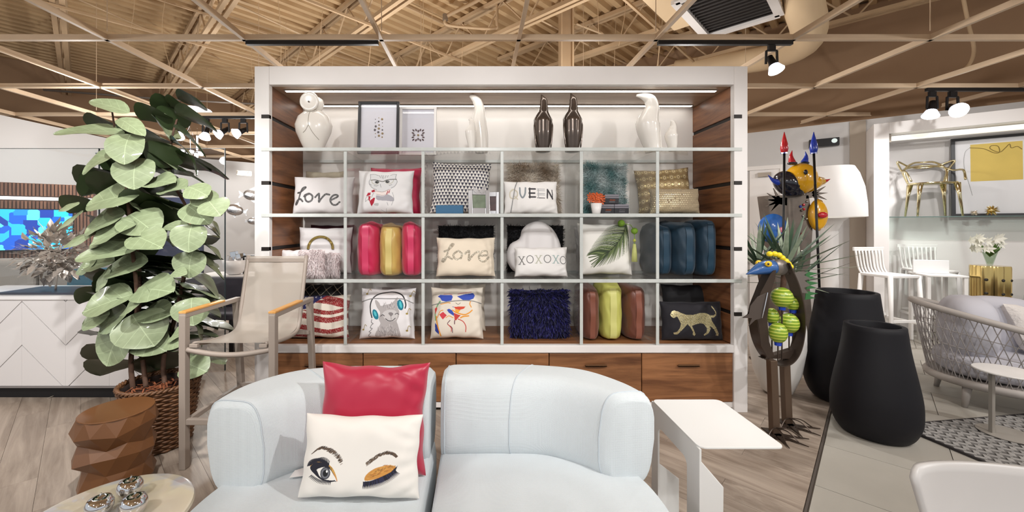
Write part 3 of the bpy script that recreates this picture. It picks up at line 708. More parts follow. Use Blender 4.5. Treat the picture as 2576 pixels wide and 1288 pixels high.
for x, y in [(120+95*i+(45 if j % 2 else 0), 320+52*j) for j in range(5) for i in range(8)]:
    if y < 520-max(0, x-480)*0.62: c.poly([(x+(20 if k % 2 == 0 else 8)*math.sin(k*PI/5), y-(20 if k % 2 == 0 else 8)*math.cos(k*PI/5)) for k in range(10)], (226, 224, 226))
CFLAG = c
# llama with headphones
c = Canvas(190, 0.93, (233, 230, 232), (1440, 180, 2330, 1020)); g1, g2, g3 = (178, 172, 172), (136, 130, 132), (206, 202, 202)
c.blob([(1720, 990), (1755, 850), (1800, 760), (1770, 680), (1790, 580), (1740, 500), (1700, 400), (1715, 370), (1770, 420), (1800, 470), (1880, 450), (1960, 430), (2020, 370), (2060, 320), (2065, 420), (2060, 480), (2095, 560), (2090, 650), (2060, 720), (2085, 800), (2110, 985), (1920, 965)], g1)
c.blob([(1830, 600), (1900, 540), (2010, 540), (2070, 600), (2050, 690), (1960, 730), (1880, 700)], g3); c.blob([(1920, 590), (1965, 575), (2000, 600), (1965, 640)], g2)
rg = random.Random(5)
for i in range(70):
    x, y = rg.uniform(1760, 2080), rg.uniform(770, 960); c.stroke([(x, y), (x+rg.uniform(-20, 20), y+34)], 8, rg.choice([g2, g3, (160, 154, 154)]), smooth=False)
for i in range(24):
    x, y = rg.uniform(1840, 2020), rg.uniform(440, 530); c.stroke([(x, y), (x+rg.uniform(-14, 14), y-34)], 8, rg.choice([g2, g3]), smooth=False)
c.stroke([(1800, 640), (1830, 615), (1860, 635)], 11, (60, 56, 60)); c.stroke([(2030, 610), (2060, 590), (2085, 610)], 11, (60, 56, 60)); c.stroke([(1880, 680), (1930, 715), (1990, 710), (2035, 670)], 12, (60, 56, 60)); c.stroke([(1965, 640), (1970, 690)], 8, g2)
c.stroke([(1660, 660), (1630, 560), (1625, 450), (1660, 350), (1740, 275), (1850, 238), (2000, 235), (2110, 275), (2170, 350), (2200, 450), (2190, 510)], 20, (34, 32, 36)); c.stroke([(1700, 350), (1900, 345), (2140, 350)], 9, (150, 148, 150))
c.oval(1715, 610, 44, 88, (26, 128, 150), 0.3, -0.4); c.oval(1712, 600, 18, 48, (90, 200, 210), 0.3, -0.4); c.oval(2110, 455, 50, 92, (26, 118, 140), 0.3, -0.25); c.oval(2115, 450, 20, 60, (80, 196, 206), 0.3, -0.25)
c.stroke([(1660, 690), (1655, 740), (1685, 760), (1660, 780), (1640, 830), (1670, 840), (1650, 870), (1620, 900), (1650, 915), (1620, 945), (1610, 980), (1640, 985)], 9, (60, 58, 62))
for x, y in ((1560, 270), (1520, 860), (2230, 600), (2230, 880), (2270, 310)): c.stroke([(x, y), (x+24, y-80), (x+55, y-60)], 9, (160, 136, 66), 0.4); c.oval(x-6, y, 20, 15, (170, 146, 70), 0.4)
CLLAMA = c
# pop art face in sunglasses
c = Canvas(190, 0.97, (226, 216, 202), (140, 150, 1005, 990)); BL, OR, RD2, PU = (52, 76, 172), (226, 150, 44), (196, 62, 56), (92, 36, 60)
c.poly([(255, 300), (300, 268), (490, 268), (512, 300), (490, 360), (400, 380), (330, 366), (300, 320)], BL); c.poly([(580, 290), (700, 252), (840, 238), (872, 282), (850, 332), (760, 362), (680, 356)], BL)
for s, w_, cc in (([(360, 252), (440, 248), (500, 262)], 10, (196, 120, 130)), ([(590, 250), (680, 228), (810, 218)], 12, (196, 120, 130)), ([(560, 400), (600, 425), (635, 400)], 7, (80, 80, 60)), ([(800, 380), (790, 420), (815, 470)], 16, OR), ([(310, 425), (420, 400), (470, 405)], 13, OR), ([(300, 380), (250, 450), (210, 560), (220, 680)], 22, (120, 170, 120)), ([(230, 620), (250, 720), (290, 850), (320, 940)], 22, OR), ([(510, 520), (580, 560), (700, 590), (780, 560), (830, 520)], 20, OR), ([(640, 640), (680, 620), (770, 610)], 22, OR), ([(600, 660), (680, 700), (725, 780), (720, 870)], 14, RD2), ([(560, 640), (545, 690), (543, 740)], 14, PU), ([(470, 680), (430, 740), (500, 800), (510, 890)], 12, PU), ([(440, 750), (490, 810), (490, 870)], 12, RD2), ([(250, 640), (300, 540), (350, 520)], 14, OR), ([(400, 640), (450, 610), (520, 640)], 12, OR), ([(510, 465), (560, 470)], 9, BL)): c.stroke(s, w_, cc)
c.poly([(530, 466), (620, 460), (720, 458), (690, 496), (620, 516), (560, 500)], (206, 72, 48)); c.poly([(540, 500), (620, 516), (640, 520), (600, 560), (560, 540)], (236, 168, 60)); c.poly([(415, 515), (450, 495), (500, 520), (540, 580), (530, 610), (450, 560)], BL)
c.poly([(530, 560), (600, 590), (640, 600), (600, 640), (570, 680), (545, 680)], RD2); c.poly([(285, 590), (350, 545), (415, 600), (350, 668)], (206, 60, 70)); c.poly([(200, 500), (240, 470), (250, 500), (210, 590)], RD2); c.poly([(215, 720), (250, 760), (290, 870), (290, 920), (220, 850)], (40, 60, 150))
CPOP = c
# diamond lattice on black, and palm-less white
c = Canvas(150, 0.9, (24, 22, 24)); uu = c.U*4.2; vv = c.V*3.8
d1 = np.abs(((uu+vv) % 1)-0.5); d2 = np.abs(((uu-vv) % 1)-0.5); c._put(((d1 > 0.475) | (d2 > 0.475)).astype(float), (190, 180, 160), 0.4); c._put(((d1 > 0.40) & (d2 > 0.40)).astype(float), (176, 158, 128), 0.1)
CDIA = c
# leopard
c = Canvas(210, 0.62, (20, 17, 26), (1270, 340, 2290, 965))
LEO = [(1380, 545), (1400, 500), (1440, 475), (1500, 490), (1560, 520), (1640, 545), (1760, 545), (1880, 515), (1970, 520), (2030, 550), (2100, 560), (2140, 530), (2120, 470), (2075, 420), (2085, 400), (2120, 440), (2155, 510), (2150, 560), (2100, 590), (2050, 590), (2060, 640), (2100, 700), (2150, 780), (2175, 840), (2170, 885), (2120, 880), (2130, 850), (2090, 780), (2020, 720), (2030, 770), (1990, 840), (1930, 885), (1910, 870), (1960, 820), (1970, 760), (1920, 690), (1860, 680), (1780, 700), (1720, 720), (1750, 790), (1775, 850), (1765, 890), (1730, 870), (1735, 820), (1700, 750), (1650, 690), (1600, 740), (1540, 800), (1480, 860), (1430, 860), (1415, 835), (1470, 820), (1520, 760), (1540, 690), (1510, 620), (1480, 570), (1430, 600), (1390, 580)]
c.poly(LEO, (206, 190, 140), 0.75); c.speck(0.28, (84, 76, 56), lambda C: C[..., 3] > 0.3, 0.5, 9); c.speck(0.18, (244, 236, 200), lambda C: C[..., 3] > 0.3, 0.9, 10); c.oval(1405, 540, 10, 8, (30, 28, 26))
CLEO = c
# eyes
c = Canvas(400, 0.66, (238, 234, 228), (150, 190, 1665, 1195)); rg = random.Random(8)
BR = (84, 66, 52); INK = (24, 24, 40)
for pts in ([(300, 640), (370, 585), (450, 560), (540, 585), (630, 640), (705, 720)], [(1395, 660), (1340, 625), (1260, 612), (1170, 640), (1090, 690), (1015, 745)]):
    q = crom(pts, 14); L = len(q)
    for i, (x, y) in enumerate(q):
        wd_ = 6+52*(i/L)**0.9
        for k in range(3): yy = y+rg.uniform(-0.5, 0.5)*wd_; c.stroke([(x-10, yy+6), (x+12, yy-10)], 6, rg.choice([BR, (58, 46, 40), (112, 92, 74)]), smooth=False)
c.blob([(300, 790), (340, 725), (430, 705), (520, 735), (600, 790), (650, 870), (670, 940), (590, 850), (500, 800), (400, 770)], (206, 158, 78))
for i in range(60): x = rg.uniform(330, 600); c.stroke([(x, 720+(x-330)*0.25), (x+rg.uniform(-10, 10), 745+(x-330)*0.3)], 7, rg.choice([(120, 92, 46), (60, 50, 44)]), smooth=False)
c.blob([(300, 800), (360, 735), (450, 730), (540, 770), (600, 830), (640, 890), (670, 942), (620, 945), (540, 940), (450, 920), (370, 870)], INK)
c.blob([(392, 822), (440, 792), (510, 782), (575, 812), (630, 880), (668, 938), (600, 934), (500, 920), (430, 880)], (240, 237, 232))
c.oval(512, 852, 66, 72, (52, 52, 62)); c.oval(512, 852, 54, 60, (112, 114, 122)); c.oval(514, 852, 34, 40, (18, 18, 24)); c.oval(532, 830, 12, 14, (250, 250, 250)); c.stroke([(392, 830), (450, 910), (560, 945), (640, 938)], 16, INK); c.stroke([(620, 850), (655, 910), (672, 942)], 8, (210, 140, 80))
for i in range(26):
    t = i/25; a = math.radians(205-125*t); x, y = 310+230*t, 790-95*math.sin(PI*min(1, t*0.8+0.2)*0.9); L = 52+12*math.sin(9*t)
    c.stroke([(x, y+20), (x+L*0.6*math.cos(a), y+20-L*0.6*math.sin(a)), (x+1.25*L*math.cos(a), y+20-1.25*L*math.sin(a))], 17, INK, taper=True, smooth=False)
for i in range(16):
    t = i/15; x, y = 330+260*t, 840+100*math.sin(PI*0.5*min(1, 0.3+t)); a = math.radians(215+50*t); c.stroke([(x, y), (x+28*math.cos(a), y-24*math.sin(a)), (x+52*math.cos(a), y-46*math.sin(a))], 13, INK, taper=True, smooth=False)
c.blob([(1008, 935), (1010, 885), (1060, 830), (1150, 782), (1280, 756), (1370, 762), (1395, 800), (1300, 860), (1180, 900), (1080, 930)], (206, 146, 70))
for i in range(120): x = rg.uniform(1030, 1370); y = 930-(x-1010)*0.35-rg.uniform(10, 95)*math.sin(PI*(x-1000)/420); c.stroke([(x, y), (x+20, y-8)], 10, rg.choice([(186, 118, 52), (220, 164, 84), (140, 96, 50)]), smooth=False, a=0.6)
c.poly([(985, 950), (1080, 938), (1200, 892), (1320, 838), (1415, 758), (1385, 830), (1310, 910), (1200, 960), (1090, 985), (990, 985)], INK)
for i in range(34):
    t = i/33; x, y = 1000+380*t, 965-150*t**1.3; a = math.radians(-105+70*t); L = 44+38*math.sin(PI*(0.25+0.6*t)); c.stroke([(x, y), (x+L*0.5*math.cos(a), y-L*0.6*math.sin(a)), (x+L*1.1*math.cos(a)+8, y-L*1.1*math.sin(a))], 19, rg.choice([INK, (40, 40, 70)]), taper=True)
CEYE = c
# ------------------------------------------------------------------ cushions and ornaments on the shelves
def side_cushion(label, x0, x1, yt, row, m, band, depth=0.42, Yf=3.27, yaw=0.0, seed=0, name='silk_cushion', group='cushions stored on edge'):
    z = ROWZ[row]; t = (x1-x0)/1000*Yf; h = EYE-(yt-CY)/1000*Yf-z; X = ((x0+x1)/2-CX)/1000*Yf
    rg = random.Random(seed); ph = [rg.uniform(0, 6.28) for _ in range(6)]
    def prof(v): return max(0.0, 1-abs(2*v-1)**5.5)**0.34
    def f(u, v):
        a = 2*PI*u; ca, sa = math.cos(a), math.sin(a); e = 0.62
        cx = math.copysign(abs(ca)**0.72, ca); cy = math.copysign(abs(sa)**0.72, sa); p = prof(v)
        wr = 0.007*math.sin(13*v+ph[0]+3*ca)*math.sin(5*a+ph[1])+0.005*math.sin(27*v+2*sa+ph[2]+2.5*math.sin(3*a+ph[5]+4*v))*(0.1+abs(2*v-1)**2)
        dip = 0.03*h*math.cos(a*2+ph[3])*(v**6)
        return ((t/2+wr)*cx*(0.35+0.65*p), (depth/2)*cy*(0.55+0.45*p)+wr, h*v+dip*0.6+0.012*math.sin(a+ph[4])*v)
    o = MB().grid(f, 72, 40, True)
    n = len(o.V); o.F.append(tuple(range(72))[::-1]); o.mi.append(0); o.F.append(tuple(range(n-72, n))); o.mi.append(0)
    ob = o.build(name, m, None, True, (X, Yf+depth/2+0.01, z+0.003), (0, 0, yaw)); tag(ob, label, 'cushion', group)
    b = MB()
    def fb(u, v):
        vv = 0.05+0.9*v; x = (u-0.5)*t*0.26; q = f(0.75+(x/t)*0.05, vv); return (x, q[1]-0.003, q[2])
    b.grid(fb, 4, 18); b.build('zip_band', band, ob, True); return ob
MAG = mat('magenta_silk', (190, 30, 74), 0.34, sheen=0.3, var=0.10, vscale=5, bump=0.12, bscale=9)
MAGB = mat('magenta_band', (208, 60, 100), 0.3, sheen=0.3)
GLD = mat('gold_silk', (190, 158, 84), 0.34, sheen=0.2, var=0.10, vscale=6, bump=0.15, bscale=10)
GLDB = mat('gold_band', (208, 188, 118), 0.32)
LIM = mat('lime_silk', (196, 196, 104), 0.34, var=0.08, vscale=6, bump=0.15, bscale=10); LIMB = mat('lime_band', (208, 206, 128), 0.32)
BRN = mat('brown_silk', (104, 58, 44), 0.36, sheen=0.2, var=0.12, vscale=6, bump=0.15, bscale=10); BRNB = mat('brown_band', (132, 80, 64), 0.34)
TEA = mat('teal_velvet', (3, 42, 62), 0.6, sheen=0.15, var=0.25, vscale=5, bump=0.3, bscale=8); TEAB = mat('teal_band', (5, 50, 72), 0.55, sheen=0.15)
WHC = cloth('white_cotton', (228, 224, 224)); BGE = cloth('beige_linen', (186, 176, 156), var=0.05, vscale=40)
CRM = cloth('cream_cotton', (222, 210, 194)); BLKC = cloth('black_cloth', (20, 18, 22), 0.8)

# row 1
shelf_pillow('plain beige cushion behind the grey-lettered Love cushion', 760, 858, 430, 1, 3.66, m=BGE, seed=1)
o, f = shelf_pillow('white lumbar cushion with Love in dark grey script', 736, 890, 446, 1, 3.46, 0.13, 0.12, canvas=CLOVE, seed=2, k=0.05)
shelf_pillow('plain crimson cushion behind the cat cushion', 926, 1058, 421, 1, 3.63, m=MAG, seed=3)
shelf_pillow('white cushion printed with a cat in glasses and red scarf', 898, 1040, 430, 1, 3.4, 0.15, 0.14, canvas=CCAT, seed=4)
shelf_pillow('black and white triangle patterned cushion behind the blue box', 1082, 1236, 408, 1, 3.48, 0.15, 0.2, roll=0.03, canvas=CTRI, seed=5, k=0.09)
o, f = shelf_pillow('long haired beige fur cushion behind the QUEEN cushion', 1276, 1408, 414, 1, 3.58, 0.12, 0.1, m=mat('beige_hide', (176, 156, 134), 0.8), seed=6)
fur(o, f, [(160, 138, 114), (214, 200, 184), (240, 232, 220)], 9000, 0.055, 0.0035, 1, 0.35, 0.35, clump=1)
o, f = shelf_pillow('white lumbar cushion reading QUEEN', 1268, 1403, 458, 1, 3.35, 0.12, 0.12, canvas=CQUEEN, seed=7, k=0.04)
surf_tube(o, f, [(-0.52, 0.95), (-0.62, 0.5), (-0.68, 0), (-0.74, -0.6), (-0.76, -0.95)], 0.004, CORD, 'cord', 1, 1)
o, f = shelf_pillow('shaggy teal grey fur cushion behind the stacked boxes', 1468, 1574, 414, 1, 3.52, 0.12, 0.08, m=mat('teal_hide', (110, 140, 140), 0.8), seed=8)
fur(o, f, [(92, 140, 140), (150, 184, 184), (212, 220, 220)], 9000, 0.05, 0.0035, 2, 0.3, 0.5, clump=1)
shelf_pillow('gold cushion with round geometric pattern', 1606, 1740, 424, 1, 3.64, 0.15, 0.2, yaw=-0.12, roll=-0.05, canvas=CHEX, seed=9, k=0.08)
shelf_pillow('taupe lumbar cushion scattered with gold dots', 1634, 1760, 476, 1, 3.42, 0.13, 0.1, canvas=CDOT, seed=10, k=0.05)
# row 2
shelf_pillow('dark wine cushion behind the white purse cushion', 772, 884, 566, 2, 3.68, m=cloth('wine_cloth', (58, 16, 26), 0.7), seed=11, k=0.04)
o, f = shelf_pillow('white cushion with a sequined gold purse handle', 748, 884, 572, 2, 3.58, 0.12, 0.1, m=WHC, seed=12)
arc = [(0.62*math.cos(a)*0.75-0.08, 0.02+0.55*math.sin(a)) for a in np.linspace(PI, 0, 12)]
surf_tube(o, f, arc, 0.012, mat('gold_sequin', (178, 156, 88), 0.25, 0.9, bump=0.8, bscale=160), 'purse_handle', 1, 1)
FRN = [(226, 212, 212), (240, 232, 232), (206, 190, 190)]
for lab, x0, x1, yt, Y, sd in (('pale pink beaded fringe cushion nearest the stool back', 756, 816, 628, 3.3, 13), ('small pale pink fringe cushion beside the first acrylic divider', 816, 852, 636, 3.42, 14)):
    o, f = shelf_pillow(lab, x0, x1, yt, 2, Y, 0.1, 0.05, m=mat('pink_hide', (222, 206, 206), 0.7), seed=sd, k=0.02); fur(o, f, FRN, 2600, 0.035, 0.004, sd, 1.2, 0.12, 'fringe', 0.3)
shelf_pillow('small white cushion peeking over the stool back', 708, 762, 628, 2, 3.4, 0.09, 0.06, m=WHC, seed=15)
side_cushion('magenta silk cushion on edge, left of the gold one', 890, 953, 562, 2, MAG, MAGB, seed=1, yaw=-0.06)
side_cushion('gold silk cushion on edge between two magenta ones', 946, 1007, 566, 2, GLD, GLDB, seed=2)
side_cushion('magenta silk cushion on edge, right of the gold one', 1001, 1058, 563, 2, MAG, MAGB, seed=3, yaw=0.05)
BF = [(10, 9, 12), (20, 18, 22), (4, 4, 6)]
o, f = shelf_pillow('black fur cushion behind the cream Love cushion', 1102, 1242, 568, 2, 3.62, 0.12, 0.05, m=BLKC, seed=16, k=0.02); fur(o, f, BF, 5000, 0.03, 0.004, 3, 0.4, 0.5)
o, f = shelf_pillow('cream lumbar cushion with Love in silver script', 1097, 1246, 598, 2, 3.33, 0.14, 0.12, canvas=CLOVE2, seed=17, k=0.05)
o, f = shelf_pillow('black fur cushion behind the white heart cushion', 1276, 1418, 568, 2, 3.64, 0.12, 0.05, m=BLKC, seed=18, k=0.02); fur(o, f, BF, 5000, 0.03, 0.004, 4, 0.4, 0.5)
hp = crom([(1274, 655), (1283, 626), (1306, 612), (1313, 590), (1330, 574), (1355, 568), (1380, 578), (1400, 602), (1412, 640), (1402, 676), (1350, 701), (1300, 697), (1281, 680)], 3, True)
hc = (1345, 640); YH = 3.46; hv = MB()
def hf(u, v):
    i = int(u*len(hp)+0.5) % len(hp); r = v; x = hc[0]+(hp[i][0]-hc[0])*r; y = hc[1]+(hp[i][1]-hc[1])*r; q = P(x, y, YH); return (q.x, YH-0.05*(max(0, 1-r**4))**0.5, q.z)
def hb(u, v): q = hf(u, v); return (q[0], 2*YH-q[1], q[2])
hv.grid(hf, len(hp), 8, True); hv.grid(hb, len(hp), 8, True)
o = hv.build('heart_cushion', WHC, None, True); zmin = min(v.co.z for v in o.data.vertices); o.location.z = ROWZ[2]+0.002-zmin; tag(o, 'plump white heart shaped cushion behind XOXOXO', 'cushion', 'cushions on the bookcase')
shelf_pillow('white lumbar cushion reading XOXOXO', 1294, 1428, 622, 2, 3.31, 0.12, 0.12, canvas=CXO, seed=19, k=0.05)
shelf_pillow('white cushion half hidden behind the palm leaf cushion', 1450, 1560, 572, 2, 3.68, m=WHC, seed=20)
o, f = shelf_pillow('white cushion printed with a green palm frond', 1456, 1590, 562, 2, 3.42, 0.16, 0.14, canvas=CPALM, seed=21)
ts = thing('lime_tassel', 'lime green pompom tassel hanging beside the palm cushion', 'tassel', P(1596, 575, 3.36))
LG = mat('lime_wool', (120, 158, 46), 0.8, bump=0.8, bscale=140)
MB().ell((0, 0, -0.02), 0.028, 12, 8).build('pompom', LG, ts, True); MB().ell((-0.09, 0.06, 0.045), 0.03, 12, 8).build('pompom', LG, ts, True); MB().tube([(-0.09, 0.06, 0.045), (-0.02, 0.03, 0.03), (0, 0, -0.02), (0.0, 0, -0.18)], 0.003, 5).build('cord', LG, ts)
MB().ell((0, 0, -0.1), 0.014, 10, 6).build('bead', mat('tassel_bead', (176, 180, 80), 0.4), ts, True); MB().lathe([(0.012, -0.13), (0.02, -0.2), (0.024, -0.28), (0.0, -0.281)], 12).build('tassel', mat('pale_lime', (190, 194, 120), 0.7), ts, True)
side_cushion('dark teal velvet cushion on edge against the last divider', 1652, 1702, 566, 2, TEA, TEAB, Yf=3.36, seed=5, name='velvet_cushion', group='teal velvet cushions')
side_cushion('dark teal velvet cushion on edge, middle of three', 1698, 1762, 560, 2, TEA, TEAB, Yf=3.31, seed=6, yaw=0.1, name='velvet_cushion', group='teal velvet cushions')
side_cushion('dark teal velvet cushion on edge beside the walnut side', 1764, 1816, 556, 2, TEA, TEAB, Yf=3.3, seed=7, name='velvet_cushion', group='teal velvet cushions')
# row 3
shelf_pillow('black cushion with a gold diamond lattice', 752, 866, 716, 3, 3.64, canvas=CDIA, seed=22, k=0.03)
o, f = shelf_pillow('stars and stripes flag cushion behind the bar stool', 712, 878, 742, 3, 3.38, 0.15, 0.14, canvas=CFLAG, seed=23, k=0.05)
shelf_pillow('plain white cushion behind the llama cushion', 936, 1044, 722, 3, 3.62, m=WHC, seed=24)
o, f = shelf_pillow('white cushion printed with a llama wearing headphones', 904, 1044, 726, 3, 3.36, 0.16, 0.16, canvas=CLLAMA, seed=25)
surf_tube(o, f, [(-0.98, 0.45), (-0.5, 0.6), (0.1, 0.6), (0.6, 0.58), (0.98, 0.4)], 0.0035, CORD, 'cord', 1, 1)
shelf_pillow('plain cream cushion behind the sunglasses cushion', 1104, 1222, 716, 3, 3.62, m=CRM, seed=26)
o, f = shelf_pillow('cream cushion with a pop art face in blue sunglasses', 1082, 1216, 724, 3, 3.36, 0.16, 0.16, canvas=CPOP, seed=27)
surf_tube(o, f, [(-0.98, 0.3), (-0.5, 0.42), (0.1, 0.5), (0.6, 0.48), (0.98, 0.36)], 0.0035, CORD, 'cord', 1, 1)
o, f = shelf_pillow('navy blue shaggy noodle cushion', 1284, 1428, 728, 3, 3.42, 0.13, 0.06, m=mat('navy_hide', (20, 20, 56), 0.8), seed=28, k=0.01)
fur(o, f, [(22, 22, 70), (36, 34, 104), (14, 14, 44)], 3400, 0.05, 0.009, 5, 0.9, 0.35, 'noodle_fringe', 0.6)
side_cushion('brown silk cushion on edge, left of the lime one', 1468, 1517, 728, 3, BRN, BRNB, seed=8, name='silk_cushion')
side_cushion('lime silk cushion on edge between two brown ones', 1518, 1578, 716, 3, LIM, LIMB, seed=9, yaw=-0.05)
side_cushion('brown silk cushion on edge, right of the lime one', 1579, 1634, 724, 3, BRN, BRNB, seed=10, yaw=0.04)
shelf_pillow('plain black cushion behind the gold leopard cushion', 1672, 1796, 716, 3, 3.62, m=BLKC, seed=29)
shelf_pillow('dark cushion with a walking gold sequin leopard', 1664, 1818, 758, 3, 3.33, 0.14, 0.12, canvas=CLEO, seed=30, k=0.04)

# small things on row 1
z1 = ROWZ[1]
o = MB().b2((bx(1097)*1.02, 3.22, z1+0.001), (bx(1165)*1.02, 3.36, z1+0.069)).build('fabric_box', mat('blue_cloth_box', (58, 104, 140), 0.7, bump=0.2, bscale=200), bevel=0.004); tag(o, 'small blue cloth covered box on the second shelf', 'box')
mf = thing('mirror_frame', 'mirrored photo frame with a butterfly on top', 'picture frame', (P(1206, 500, 3.29).x, 3.29, z1+0.001), rot=(-0.12, 0, 0.15))
fr = MB()
MIR = mat('mirror_silver', (196, 196, 200), 0.2, 0.55)
for x0, x1_, y0, y1_ in ((-0.09, -0.055, 0, 0.2), (0.055, 0.09, 0, 0.2), (-0.055, 0.055, 0, 0.05), (-0.055, 0.055, 0.16, 0.2)): MB().b2((x0, 0, y0), (x1_, 0.02, y1_)).build('mirror_strip', MIR, mf, bevel=0.003)
MB().b2((-0.055, 0.008, 0.05), (0.055, 0.016, 0.16)).build('photo', mat('green_photo', (110, 124, 100), 0.4, var=0.3, vscale=14), mf)
bw = MB(); bw.prism([(0.0, -0.005, 0.19), (-0.05, -0.005, 0.23), (-0.045, -0.005, 0.19), (-0.02, -0.005, 0.17)], 0.004, (0, 1, 0)); bw.prism([(0.0, -0.005, 0.19), (0.05, -0.005, 0.235), (0.05, -0.005, 0.19), (0.02, -0.005, 0.17)], 0.004, (0, 1, 0)); bw.build('butterfly', MIR, mf)
m2 = thing('mirror_frame', 'narrow mirrored photo frame beside the third divider', 'picture frame', (P(1238, 500, 3.3).x, 3.36, z1+0.001), rot=(-0.1, 0, -0.1))
for x0, x1_, y0, y1_ in ((-0.06, -0.035, 0, 0.19), (0.035, 0.06, 0, 0.19), (-0.035, 0.035, 0, 0.03), (-0.035, 0.035, 0.15, 0.19)): MB().b2((x0, 0, y0), (x1_, 0.02, y1_)).build('mirror_strip', MIR, m2, bevel=0.003)
MB().b2((-0.035, 0.008, 0.03), (0.035, 0.016, 0.15)).build('photo', mat('dark_red_photo', (70, 30, 34), 0.4, var=0.5, vscale=16), m2)
pt = thing('flower_pot', 'tiny white pot of orange flowers beside black boxes', 'potted plant', (P(1500, 530, 3.26).x, 3.26, z1+0.001))
MB().lathe([(0.03, 0), (0.033, 0.005), (0.046, 0.085), (0.042, 0.085), (0.036, 0.06), (0, 0.06)], 18).build('pot', WHITE, pt, True)
OFL = mat('orange_petal', (204, 92, 40), 0.6, var=0.2, vscale=30); rg = random.Random(2)
for k in range(9):
    c0 = Vector((rg.uniform(-0.05, 0.05), rg.uniform(-0.03, 0.03), rg.uniform(0.1, 0.16))); mb = MB()
    for q in range(7): a = q*0.9+k; mb.prism([c0, c0+Vector((0.026*math.cos(a)-0.008*math.sin(a), -0.008, 0.026*math.sin(a)+0.008*math.cos(a))), c0+Vector((0.034*math.cos(a), -0.012, 0.034*math.sin(a))), c0+Vector((0.026*math.cos(a)+0.008*math.sin(a), -0.008, 0.026*math.sin(a)-0.008*math.cos(a)))], 0.003, (0, 1, 0))
    mb.build('flower', OFL, pt)
BXM = mat('black_box_card', (30, 28, 34), 0.45); BST = mat('box_stripe', (170, 166, 176), 0.4); BOR = mat('box_orange_print', (206, 104, 50), 0.5); BGR = mat('box_grey_print', (130, 128, 134), 0.5)
def gift_box(label, x0, x1, z, h, pr):
    t = thing('gift_box', label, 'box', (x0, 3.3, z), group='black striped boxes'); w_ = x1-x0
    MB().b2((0, 0, 0), (w_, 0.12, h)).build('body', BXM, t, bevel=0.002)
    for k in (0.62, 0.78, 0.9): MB().b2((0.001, -0.0012, h*k), (w_-0.001, 0.0, h*k+0.005)).build('stripe', BST, t)
    s = MB()
    for k in range(4): s.tube([(w_*0.35+k*0.012, -0.001, h*0.34), (w_*0.35+k*0.012+0.006, -0.001, h*0.5), (w_*0.35+k*0.012+0.008, -0.001, h*0.34)], 0.0014, 4)
    s.build('lettering', pr, t); MB().b2((w_*0.32, -0.001, h*0.2), (w_*0.72, 0, h*0.24)).build('lettering', BGR, t)
xa, xb, xc = P(1512, 0, 3.3).x, P(1546, 0, 3.3).x, P(1582, 0, 3.3).x
gift_box('lower black striped box next to the flower pot', xa, xb-0.002, z1+0.001, 0.08, BOR); gift_box('lower black striped box at the right of the stack', xb, xc, z1+0.001, 0.08, BGR); gift_box('upper black striped box on top of the stack', P(1521, 0, 3.3).x, P(1557, 0, 3.3).x, z1+0.083, 0.08, BOR)

# ------------------------------------------------------------------ top shelf ornaments
z0 = ROWZ[0]+0.001
CERM = mat('white_ceramic', (238, 233, 226), 0.22, coat=0.3); BRZ = mat('bronze_glaze', (86, 74, 66), 0.2, 0.55, coat=0.4)
Yo = 3.36; ow = thing('owl_figurine', 'white ceramic owl with a round disc face', 'figurine', (P(789, 0, Yo).x, Yo, z0))
MB().lathe([(0.07, 0), (0.075, 0.01), (0.1, 0.06), (0.145, 0.16), (0.155, 0.22), (0.13, 0.29), (0.085, 0.33), (0.06, 0.345)], 28, sy=0.7).build('body', CERM, ow, True)
MB().lathe([(0.055, 0.33), (0.075, 0.36), (0.085, 0.40), (0.078, 0.435), (0.05, 0.455), (0.0, 0.46)], 24, sy=0.75).build('head', CERM, ow, True)
MB().lathe([(0.0, -0.012), (0.07, -0.012), (0.08, 0.0), (0.074, 0.012), (0.06, 0.008), (0.0, 0.006)], 28).build('face_disc', CERM, ow, True, (-0.005, -0.075, 0.40), (PI/2, 0, 0))
MB().ell((-0.005, -0.088, 0.395), 0.007, 8, 6).build('beak', BRZ, ow, True)
gro = mat('ceramic_groove', (176, 170, 160), 0.4)
def ows(x, z): return -0.7*math.sqrt(max(0.0001, np.interp(z, [0, .06, .16, .22, .29, .33], [.07, .1, .145, .155, .13, .085])**2-x*x))-0.001
for pts in ([(0.0, 0.33), (-0.002, 0.26), (0, 0.2)], [(0, 0.2), (0.03, 0.14), (0.07, 0.085)], [(0, 0.2), (-0.025, 0.16), (-0.05, 0.14)], [(0, 0.33), (0.02, 0.315), (0.05, 0.33)], [(0, 0.33), (-0.02, 0.315), (-0.05, 0.33)]):
    MB().tube([(x, ows(x, z), z) for x, z in crom(pts, 6)], 0.0025, 5).build('groove', gro, ow)
